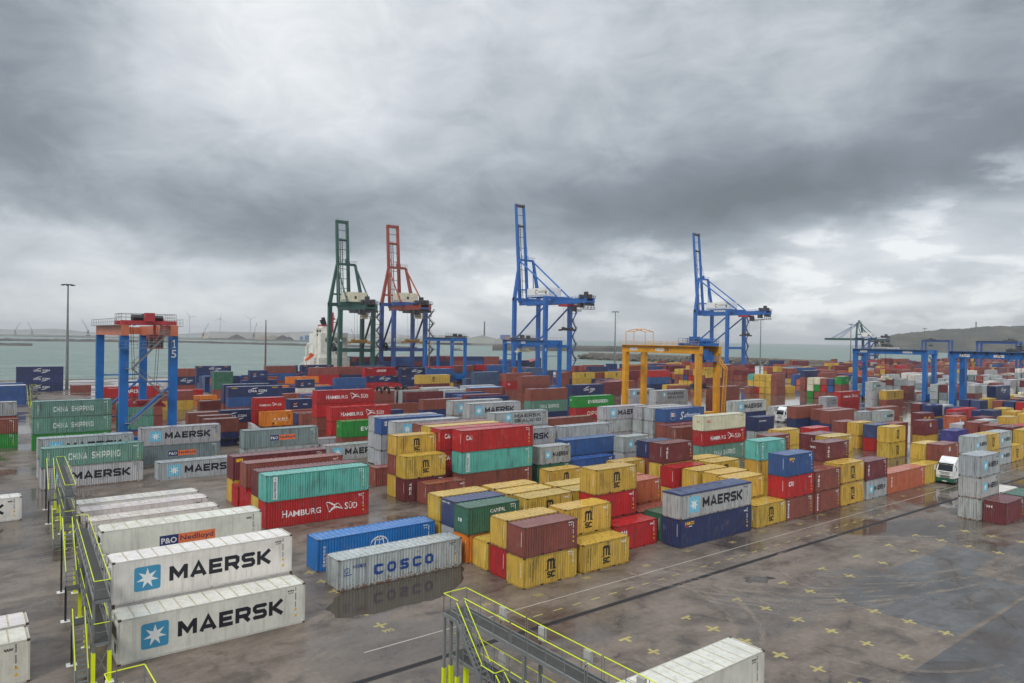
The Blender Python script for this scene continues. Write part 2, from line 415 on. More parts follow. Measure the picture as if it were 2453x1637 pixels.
BLK = rgb(30, 31, 40); WHT = rgb(226, 226, 224); SKYB = rgb(112, 186, 212); YEL = rgb(226, 176, 40); RED = rgb(190, 40, 45); NAVY = rgb(40, 52, 104); ORG = rgb(224, 118, 70); BLU = rgb(40, 72, 138)
def marks(code, L, h):
    """list of (part name, polygons, colour, on the end wall?)"""
    big = L > 8
    if code in ('M', 'Mr'):
        c, r = (0.175 * L, 0.82) if big else (0.26 * L, 0.5)
        zc = 0.52 * h; out = [('emblem_square', rrect(c - r, zc - r, c + r, zc + r, 0.16 if code == 'Mr' else 0.03), SKYB if code == 'M' else rgb(62, 140, 176)), ('emblem_star', star(c, zc, r * 0.86), rgb(222, 226, 224))]
        return out + [('lettering', blk('MAERSK', (0.29 if big else 0.42) * L, zc - (0.47 if big else 0.30), (0.575 if big else 0.5) * L, 1.0 if big else 0.62, 0.2, 0.0, 1.28), BLK)]
    if code == 'ms':
        if big:
            c = 0.25 * L
            return [('emblem_square', rect(c - .62, .42 * h, c + .62, .42 * h + 1.24), SKYB), ('emblem_star', star(c, .42 * h + .62, .55), WHT),
                    ('lettering', blk('MAERSK', .36 * L, .60 * h, .5 * L, .62) + blk('SEALAND', .36 * L, .28 * h, .5 * L, .56), BLK)]
        return [('lettering', blk('MAERSK', .45 * L, .55 * h, .45 * L, .4) + blk('SEALAND', .45 * L, .3 * h, .45 * L, .36), BLK)]
    if code == 'ml': return [('lettering', blk('MAERSK LINE', .04 * L, .5 * h, .3 * L, .42), BLK)]
    if code == 'msc':
        c = 0.5 * L if not big else .48 * L; z = .44 * h; s = 1.02
        m = [[(c - .46 * s + u * s, z + v * s) for u, v in q] for st in ([(.02, .86), (.12, .80), (.12, .06)], [(.12, .74), (.26, .86), (.38, .86), (.44, .76), (.44, .06)], [(.44, .74), (.58, .86), (.70, .86), (.77, .76), (.77, .14), (.86, .06)]) for q in stroke(st, .21)] + rect(c - .70, z - .02, c - .3, z + .05) + rect(c + .2, z + .05, c + .62, z + .12)
        out = [('lettering', m + blk('SC', c - .44, z - .64, .86, .52, .2, 0, 1.35), rgb(38, 34, 30))]
        if not big: out.append(('side_text', turn(fnt('MEDITERRANEAN', 0, 0, 1.7, .17) + fnt('SHIPPING CO', 0, -.32, 1.3, .15), 0, 0, -90), rgb(48, 42, 34), 'v', .15 * L, .86 * h))
        return out
    if code == 'hs':
        z = .34 * h; x = .15 * L; k = L / 12.2; q = 1 if big else .62
        X = x + .415 * L; fw = .16 * L; fh = 1.15 * q
        def fp(u, v): return (X + u * fw, z - .08 * q + v * fh)
        def band(up_, lo_): return [[fp(*lo_[i]), fp(*lo_[i + 1]), fp(*up_[i + 1]), fp(*up_[i])] for i in range(len(up_) - 1)]
        fl = stroke([fp(0, 1), fp(.20, 0)], .05) + stroke([fp(.74, .82), fp(1.04, .2)], .05)
        xx = band([(0, 1.02), (.14, 1.04), (.32, .92), (.52, .72), (.74, .84)], [(0, .97), (.16, .94), (.34, .72), (.54, .54), (.70, .76)]) + band([(.19, .06), (.34, .38), (.52, .56), (.76, .44), (1.05, .22)], [(.21, -.02), (.42, .24), (.60, .36), (.80, .28), (1.05, .15)])
        hm = fnt('H', x, z, .045 * L, .8 * q, 0, .012) + fnt('A', x + .052 * L, z, .048 * L, .66 * q, 0, .012) + fnt('M', x + .103 * L, z, .058 * L, .66 * q, 0, .004) + fnt('BURG', x + .172 * L, z, .193 * L, .66 * q, 0, .012)
        return [('lettering', hm + fnt('S', x + .60 * L, z, .035 * L, .8 * q, 0, .012) + fnt('ÜD', x + .642 * L, z, .088 * L, .85 * q, 0, .012), WHT), ('flag_emblem', fl + xx, WHT)]
    if code in ('cma', 'cmas'):
        z = .42 * h; x = .36 * L if big else .18 * L; wd = .34 * L if big else .64 * L; ht = .62 if big else .5
        out = [('lettering', blk('CMA CGM', x, z, wd, ht, .17), WHT), ('swoosh', arc(x + .5 * wd, z + .2, .44 * wd, .95 * ht + .35, .2, 150, 85, taper=True) + arc(x + .5 * wd, z + ht - .2, .44 * wd, .95 * ht + .35, .2, -95, -30, taper=True), WHT)]
        if code == 'cmas': out.append(('corner_mark', fnt('seaco', .055 * L, .80 * h, .11 * L, .27, 0, .03) + fnt('seaco', .8 * L, .80 * h, .11 * L, .27, 0, .03), YEL))
        return out
    if code == 'seaco': return [('lettering', fnt('seaco', .055 * L, .77 * h, .125 * L, .34, 0, .03), YEL), ('corner_mark', rect(.06 * L, .70 * h, .10 * L, .73 * h), RED), ('side_text', rect(.105 * L, .70 * h, .15 * L, .725 * h), WHT)]
    if code == 'seaco2': return [('lettering', fnt('seaco', .1 * L, .74 * h, .19 * L, .28, 0, .03), YEL), ('corner_mark', rect(.12 * L, .66 * h, .2 * L, .69 * h), RED), ('side_text', rect(.205 * L, .66 * h, .26 * L, .685 * h), WHT)]
    if code == 'cai': return [('lettering', blk('CAI', .055 * L if big else .1 * L, .55 * h, .08 * L if big else .15 * L, .62 if big else .55, .12), WHT)]
    if code in ('texv', 'tx2', 'texe'):
        out = [('lettering', turn(blk('TEX', 0, 0, 1.5, .3, .2), 0, 0, -90), WHT, 'v', .10 * L, .82 * h)]
        if code == 'tx2': out = [('lettering', rect(.03 * L, .76 * h, .10 * L, .9 * h), YEL)]
        if code == 'texe': out.append(('end_lettering', fnt('tex', .16, .66 * h, .85, .34, 0, .03), WHT, 'e'))
        return out
    if code == 'tex': return [('end_lettering', fnt('tex', .2, .68 * h, .85, .36, 0, .03), WHT, 'e'), ('side_text', turn(rect(0, 0, 1.3, .09), 0, 0, -90), WHT, 'v', .08 * L, .8 * h)]
    if code == 'lab': return [('label_strip', rect(.085 * L, .12 * h, .085 * L + .26, .9 * h), WHT), ('strip_lettering', rect(.085 * L + .06, .78 * h, .085 * L + .2, .86 * h) + [q for i_ in range(11) for q in rect(.085 * L + .08, .18 * h + i_ * .125, .085 * L + .19, .18 * h + i_ * .125 + (.07 if i_ % 3 else .09))], NAVY)]
    if code == 'df':
        ps = []
        for k, ch in enumerate('DONGFANG'): ps += blk(ch, .062 * L + .12, .84 * h - .34 * 0 - (k + 1) * .225 - .25, .26, .185)
        return [('label_strip', rect(.062 * L, .08 * h, .062 * L + .5, .93 * h), rgb(206, 214, 214)), ('lettering', ps, rgb(46, 60, 90)), ('emblem_star', star(.062 * L + .25, .84 * h, .14, 4), rgb(120, 150, 160))]
    if code == 'cosco':
        ps = []
        for k, ch in enumerate('COSCO'): ps += blk(ch, (.27 + .103 * k) * L, .32 * h, .064 * L, .82, .2, 0, 1.4)
        return [('lettering', ps, BLU), ('side_text', fnt('中远集团', .105 * L, .64 * h, .10 * L, .34, 0, .012), BLU), ('globe_emblem', arc(.065 * L, .62 * h, .24, .24, .05, 0, 360, 20) + rect(.065 * L - .03, .62 * h - .2, .065 * L + .03, .62 * h + .2) + rect(.04 * L, .46 * h, .10 * L, .49 * h), BLU)]
    if code == 'coscog':
        c = .5 * L; z = .5 * h
        g = arc(c, z + .1, .95, .8, .1, 0, 180) + arc(c, z + .1, .5, .8, .09, 0, 180) + rect(c - .05, z + .12, c + .05, z + .8) + arc(c, z + .75, .75, .25, .08, 200, 340)
        return [('globe_emblem', g, WHT), ('lettering', blk('COSCO', c - 1.1, z - .45, 2.2, .45), WHT), ('side_text', [q for k, ch in enumerate('中远海运集团') for q in fnt(ch, .045 * L, .80 * h - (k + 1) * .32, .28, .26, 0, .012)], WHT)]
    if code == 'cs': return [('lettering', blk('CHINA', .25 * L, .32 * h, .18 * L, .92, .26) + blk('SHIPPING', .475 * L, .32 * h, .285 * L, .92, .26), rgb(208, 216, 208)), ('side_text', [q for k, ch in enumerate('CHINA') for q in blk(ch, .055 * L, .78 * h - (k + 1) * .33, .2, .24)], rgb(200, 210, 200))]
    if code == 'po': return [('name_panel_blue', rect(.335 * L, .36 * h, .45 * L, .36 * h + .86), NAVY), ('name_panel_orange', rect(.4505 * L, .36 * h, .685 * L, .36 * h + .86), ORG), ('lettering', fnt('P&O', .345 * L, .36 * h + .2, .095 * L, .46, 0, .02), WHT), ('side_text', fnt('Nedlloyd', .462 * L, .36 * h + .16, .21 * L, .54, 0, .01), rgb(60, 45, 80))]
    if code in ('ev', 'evp'):
        out = [('end_lettering', arc(.62, .66 * h, .2, .2, .09, 0, 360, 16), WHT, 'e')]
        return out + ([('lettering', blk('EVERGREEN', .3 * L, .36 * h, .53 * L, .74, .16), WHT)] if code == 'ev' else [('lettering', blk('EVERGREEN', .62 * L, .5 * h, .3 * L, .22, .16), WHT)])
    if code == 'opdr': return [('lettering', blk('OPDR', .37 * L, .36 * h, .3 * L, .86, .16, .28), WHT), ('side_text', rect(.08 * L, .86 * h, .25 * L, .89 * h), WHT)]
    if code == 'opdro': return [('lettering', blk('OPDR', .28 * L, .32 * h, .42 * L, .85, .3), rgb(214, 200, 180))]
    if code == 'saf': return [('lettering', fnt('S', .37 * L, .16 * h, .1 * L, 1.5, .3, .01) + fnt('afmarine', .475 * L, .3 * h, .41 * L, .85, .35, .01), rgb(214, 220, 230)), ('round_emblem', arc(.19 * L, .5 * h, .85, .95, .06, 0, 360, 28) + rect(.19 * L - .55, .2 * h, .19 * L - .48, .8 * h), rgb(150, 170, 210)), ('flag_emblem', rect(.19 * L - .42, .42 * h, .19 * L + .5, .42 * h + .66), WHT), ('cross_emblem', rect(.19 * L - .42, .42 * h + .24, .19 * L + .5, .42 * h + .42), RED)]
    if code == 'oocl': return [('lettering', blk('OOCL', .065 * L, .55 * h, .105 * L, .42, .06), rgb(196, 40, 45)), ('end_lettering', blk('OOCL', .9, .55 * h, .75, .26, .08), rgb(190, 60, 60), 'e')]
    if code == 'cap': return [('lettering', fnt('CAPITAL', .42 * L, .70 * h, .30 * L, .36, 0, .01), WHT), ('end_lettering', rect(.7, .42 * h, .92, .55 * h) + rect(1.02, .42 * h, 1.24, .55 * h), WHT, 'e')]
    if code == 'ccni': return [('lettering', fnt('c c n i', .36 * L, .42 * h, .46 * L, .52, 0, .03) + rect(.3 * L, .34 * h, .85 * L, .36 * h), rgb(236, 226, 206)), ('corner_mark', rect(.32 * L, .12 * h, .38 * L, .26 * h) + rect(.86 * L, .5 * h, .91 * L, .76 * h), rgb(120, 60, 30)), ('yellow_mark', rect(.4 * L, .12 * h, .48 * L, .3 * h), YEL)]
    if code == 'ges': return [('lettering', fnt('seaco', .085 * L, .70 * h, .125 * L, .36, 0, .03), NAVY), ('corner_mark', blk('GE', .035 * L, .72 * h, .045 * L, .3, .12), RED)]
    if code == 'dfds': return [('round_emblem', arc(.2 * L, .5 * h, .5, .5, .14, 0, 360, 18) + star(.2 * L, .5 * h, .32, 4), WHT), ('lettering', blk('DFDS', .3 * L, .36 * h, .3 * L, .8, .14), WHT)]
    if code == 'apl': return [('lettering', blk('APL', .58 * L, .42 * h, .2 * L, .36, .16), WHT), ('eagle_emblem', stroke([(.18 * L, .62 * h), (.26 * L, .52 * h), (.34 * L, .66 * h)], .14) + stroke([(.2 * L, .4 * h), (.26 * L, .5 * h), (.32 * L, .4 * h)], .1), rgb(224, 150, 110)), ('side_text', rect(.17 * L, .28 * h, .35 * L, .33 * h), WHT)]
    if code == 'cro': return [('end_lettering', blk('CRONOS', .18, .84 * h, 1.25, .2, .18), WHT, 'e')]
    if code == 'cro2': return [('lettering', fnt('CRONOS', .2 * L, .68 * h, .34 * L, .26, .2, .02), WHT), ('round_emblem', arc(.16 * L, .73 * h, .3, .22, .08, 30, 330, 14), WHT)]
    if code == 'dfs': return [('label_strip', rect(.05 * L, .55 * h, .05 * L + .36, .82 * h), WHT), ('lettering', rect(.05 * L + .1, .62 * h, .05 * L + .26, .75 * h), BLU)]
    if code == 'sq': return [('label_strip', rect(.38 * L, .56 * h, .38 * L + .55, .56 * h + .5), WHT), ('corner_mark', stroke([(.39 * L, .58 * h), (.44 * L, .72 * h)], .1), NAVY), ('yellow_mark', rect(.38 * L, .76 * h, .38 * L + .55, .83 * h), YEL)]
    if code == 'yl': return [('yellow_mark', rect(.14 * L, .62 * h, .34 * L, .72 * h) + rect(.5 * L, .55 * h, .66 * L, .7 * h), YEL)]
    if code == 'red': return [('lettering', blk('SPAR', .3 * L, .4 * h, .4 * L, .4), WHT)]
    if code == 'amsk': return [('lettering', fnt('amskip', .2 * L, .34 * h, .5 * L, .8, 0, .03), WHT)]
    if code == 'hl': return [('lettering', blk('H', .5 * L, .35 * h, .06 * L, .7) + blk('L', .58 * L, .35 * h, .05 * L, .7), rgb(50, 60, 120)), ('side_text', fnt('Lloyd', .66 * L, .35 * h, .2 * L, .7, 0, .02), rgb(60, 50, 60))]
    return []

# ---------------------------------------------------------------- shipping containers
W_ = 2.438
def profile(x0, x1, pitch=0.278, deep=0.042, top=0.012, flat=(.26, .24)):
    n = max(2, round((x1 - x0) / pitch)); p = (x1 - x0) / n; pts = []
    for k in range(n):
        b = x0 + k * p
        pts += [(b, top), (b + p * flat[0], top), (b + p * (.5), top + deep), (b + p * (.5 + flat[1]), top + deep)]
    return pts + [(x1, top)]
def depth_at(prof, x):
    for (a, da), (b, db) in zip(prof[:-1], prof[1:]):
        if a <= x <= b: return da + (db - da) * ((x - a) / (b - a) if b > a else 0)
    return prof[0][1] if x < prof[0][0] else prof[-1][1]
def prof_of(kind, L):
    if kind == 'w': return profile(.10, L - .10, .8, .007, .012, (.9, .08))
    return profile(.10, L - .10)
def end_prof(kind): return profile(.10, W_ - .10, .26, .04, .012) if kind != 'w' else [(.10, .02), (W_ - .10, .02)]
CM = {}
def cmesh(kind, L, h):
    """shared part meshes of one container type; origin at the near left bottom corner"""
    key = (kind, L, h)
    if key in CM: return CM[key]
    d = {}
    pr = prof_of(kind, L); ep = end_prof(kind); z0, z1 = .14, h - .10
    for nm, mir in (('side_wall', False), ('side_wall_far', True)):
        m = MB()
        for (a, da), (b, db) in zip(pr[:-1], pr[1:]):
            if mir: m.face([(b, W_ - db, z0), (a, W_ - da, z0), (a, W_ - da, z1), (b, W_ - db, z1)])
            else: m.face([(a, da, z0), (b, db, z0), (b, db, z1), (a, da, z1)])
        d[nm] = m.mesh('side_wall', PAINT)
    m = MB()
    for (a, da), (b, db) in zip(ep[:-1], ep[1:]): m.face([(db, b, z0), (da, a, z0), (da, a, z1), (db, b, z1)])
    d['end_wall'] = m.mesh('end_wall', PAINT)
    m = MB(); zr = h - .025
    rp = profile(.08, L - .08, .52 if kind != 'w' else .95, .020 if kind != 'w' else .016, 0, (.30, .20) if kind != 'w' else (.90, .04))
    for (a, da), (b, db) in zip(rp[:-1], rp[1:]): m.face([(a, .05, zr - da), (b, .05, zr - db), (b, W_ - .05, zr - db), (a, W_ - .05, zr - da)])
    if kind == 'w':
        for i_ in range(len(m.ms)): m.ms[i_] = 0 if i_ % 4 in (0, 2) else 1
    d['roof'] = m.mesh('roof', [PAINT, SEAM])
    m = MB()
    for x in (0, L - .1):
        for y in (0, W_ - .1): m.box(x + .004, y + .004, .10, x + .096, y + .096, h - .10)
    for y in (.006, W_ - .066): m.box(.1, y, .012, L - .1, y + .06, .15); m.box(.1, y, h - .11, L - .1, y + .06, h - .014)
    for x in (.006, L - .076): m.box(x, .1, .012, x + .07, W_ - .1, .15); m.box(x, .1, h - .11, x + .07, W_ - .1, h - .014)
    m.box(.08, .07, .10, L - .08, W_ - .07, .13)
    for x in (0, L - .178):
        for y in (0, W_ - .162):
            for z in (0.002, h - .12): m.box(x, y, z, x + .178, y + .162, z + .118, 1)
    if L < 8 and kind != 'w':
        for x in (L / 2 - 1.2, L / 2 + .84): m.box(x, -.004, .025, x + .36, .004, .135, 2)
    d['frame'] = m.mesh('frame', [PAINT, CAST, BLACK])
    ds = []
    for y0, y1 in ((.1, 1.214), (1.224, W_ - .1)):
        m = MB(); m.box(L - .05, y0, .15, L - .018, y1, h - .11)
        for y in (y0 + .3, y1 - .3): m.tube((L - .008, y, .14), (L - .008, y, h - .11), .018, 6)
        ds.append(m.mesh('door', PAINT))
    d['door'] = ds
    if kind == 'w':
        m = MB(); m.box(-.012, .32, .5, .019, 2.1, h - .35, 0); m.box(-.03, .45, 1.5, -.0122, 1.98, 2.3, 1); m.box(-.035, .6, .6, -.0122, 1.1, 1.2, 1)
        d['refrigeration_unit'] = m.mesh('refrigeration_unit', [WHITE, BLACK])
    if kind == 't':
        m = MB(); m.box(-.01, -.012, h - .16, L + .01, W_ + .012, h + .012)
        n = 14
        for k in range(n):
            a, b = L * k / n, L * (k + 1) / n; e0, e1 = (.03 * math.sin(k * 2.1) + .04, .03 * math.sin((k + 1) * 2.1) + .04)
            m.face([(a, 0, h + .014), (b, 0, h + .014), (b, W_ / 2, h + .014 + e1), (a, W_ / 2, h + .014 + e0)]); m.face([(a, W_ / 2, h + .014 + e0), (b, W_ / 2, h + .014 + e1), (b, W_, h + .014), (a, W_, h + .014)])
        d['tarpaulin'] = m.mesh('tarpaulin', PAINT)
    # one joined mesh for the distant ones
    m = MB(); m.box(.012, .012, .01, L - .012, W_ - .012, h - .02); m2 = d['frame']
    d['simple'] = m.mesh('walls', PAINT)
    CM[key] = d
    return d
MM = {}
def mark_mesh(name, ps, kind, L, prof, eps, end, near):
    bm = bmesh.new()
    for i, p in enumerate(ps):
        vs = [bm.verts.new((u, -(i % 7) * .0005, v)) for u, v in p]
        try: bm.faces.new(vs)
        except ValueError: pass
    if near:
        xs = [v.co.x for v in bm.verts]; lo, hi = min(xs), max(xs)
        for (x, dd) in prof:
            if lo < x < hi:
                bmesh.ops.bisect_plane(bm, geom=bm.verts[:] + bm.edges[:] + bm.faces[:], plane_co=(x, 0, 0), plane_no=(1, 0, 0), dist=1e-5)
        for v in bm.verts: v.co.y += depth_at(prof, v.co.x) - eps
    else:
        for v in bm.verts: v.co.y += .012 - eps
    if end:
        for v in bm.verts: v.co = (v.co.y, W_ - v.co.x, v.co.z)
    me = bpy.data.meshes.new(name); bm.to_mesh(me); bm.free(); me.materials.append(MARK)
    return me
TONE = {'y': (198, 162, 70), 'br': (136, 76, 66), 'mr': (110, 52, 55), 'ob': (182, 98, 70), 'rd': (174, 40, 43), 'gw': (168, 171, 172), 'w': (214, 209, 200), 'nv': (46, 58, 98), 'bl': (54, 88, 142),
        'bn': (62, 76, 112), 'cb': (38, 104, 170), 'gn': (44, 136, 56), 'tq': (94, 172, 160), 'sg': (100, 141, 128), 'or': (212, 124, 46), 'cr': (204, 198, 172), 'dg': (58, 104, 82), 'bg': (122, 135, 138),
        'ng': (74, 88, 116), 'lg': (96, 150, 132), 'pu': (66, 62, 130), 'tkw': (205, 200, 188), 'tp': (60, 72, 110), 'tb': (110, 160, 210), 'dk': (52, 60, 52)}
def tone(code, rng, rust):
    c = lin(TONE[code]); v = 1 + rng.uniform(-.10, .10)
    return (*[min(1, max(0, k * v * (1 + rng.uniform(-.04, .04)))) for k in c], rust)
GROUP = 'shipping containers stacked in the yard'
def container(x, y, z, L, h, code, mark, label):
    rng = random.Random(hash((round(x, 1), round(y, 1), round(z, 1))) & 0xffff)
    mk = mark.split('+')
    kind = 'w' if code == 'w' else ('t' if 'tarp' in mk else 'd')
    rust = rng.choice((.05, .15, .25, .35, .5)) if code in ('y', 'gw') else rng.choice((.0, .05, .1, .2, .3))
    if 'rust' in mk: rust = .85
    if code == 'w': rust = .06
    col = tone(code, rng, rust)
    root = thing('shipping_container', (x, y, z), label, 'shipping container', GROUP, rad(rng.uniform(-.22, .22)))
    D = cmesh(kind, L, h); dist = .6153 * x + .7883 * y
    dark = sum(col[:3]) < 1.1
    if dist < 175:
        put('side_wall', D['side_wall'], root, col); put('side_wall', D['side_wall_far'], root, col); put('end_wall', D['end_wall'], root, col)
        put('frame', D['frame'], root, (*[k * .84 for k in col[:3]], min(.95, col[3] + .45)))
        for me in D['door']: put('door', me, root, col)
        if kind == 't':
            put('tarpaulin', D['tarpaulin'], root, tone('tp', rng, 0))
        else: put('roof', D['roof'], root, col)
        if kind == 'w': put('refrigeration_unit', D['refrigeration_unit'], root)
        if code in ('w', 'cr', 'cb', 'hs'):
            for o_ in root.children: o_.pass_index = 1
    else:
        put('walls', D['simple'], root, col); put('frame', D['frame'], root, col)
        if dist < 330: put('side_wall', D['side_wall'], root, col); put('roof', D['roof'], root, col)
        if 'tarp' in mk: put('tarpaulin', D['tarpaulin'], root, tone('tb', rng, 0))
    near = dist < 150
    pl = list(marks(mk[0], L, h))
    if dist < 130:
        ink = WHT if dark else rgb(70, 70, 74)
        xr = L - (.75 if L > 8 else .5); nn = rng.randrange(3)
        pl.append(('id_lettering', [q for i_ in range(11 if L > 8 else 9) if (i_ * 7 + nn) % 5 for q in rect(xr, h * .9 - i_ * .13, xr + .07, h * .9 - i_ * .13 + .09)] + [q for i_ in range(4) for q in rect(xr - .55 + i_ * .12, h * (.88 - .03 * nn), xr - .47 + i_ * .12, h * (.88 - .03 * nn) + .11)] + [q for i_ in range(3) for q in rect(xr - .5 + i_ * .13, h * .80, xr - .42 + i_ * .13, h * .80 + .07)], ink))
        pl.append(('sticker_marking', rect(xr - .02, h * .2, xr + .13, h * .26) + [[(xr - .06, h * .36), (xr + .16, h * .36), (xr + .05, h * .36 + .2)]], YEL))
        if mk[0] in ('', 'lab', 'texv', 'seaco2', 'cai', 'hs', 'msc', 'M', 'df', 'seaco', 'oocl') : pl.append(('end_id_lettering', turn(rect(0, 0, 1.25, .055), 0, 0, -90), ink, 'e2'))
    for it in pl:
        nm, ps, c = it[:3]; md = it[3] if len(it) > 3 else ''
        end = md in ('e', 'e2')
        if md == 'v': ps = [[(u + it[4], v + it[5]) for u, v in p] for p in ps]
        if md == 'e2': ps = [[(u + 1.95, v + .82 * h) for u, v in p] for p in ps]
        if not ps: continue
        key = (mark, nm, kind, L, h, near, dist < 130, md, nn if nm == 'id_lettering' else 0)
        if key not in MM:
            layer = {'emblem_square': .004, 'label_strip': .004, 'name_panel_blue': .004, 'name_panel_orange': .004, 'flag_emblem': .006 if mk[0] != 'hs' else .01, 'cross_emblem': .012}.get(nm, .009)
            MM[key] = mark_mesh(nm, ps, kind, L, end_prof(kind) if end else prof_of(kind, L), layer, end, near)
        put(nm, MM[key], root, c)
    return root
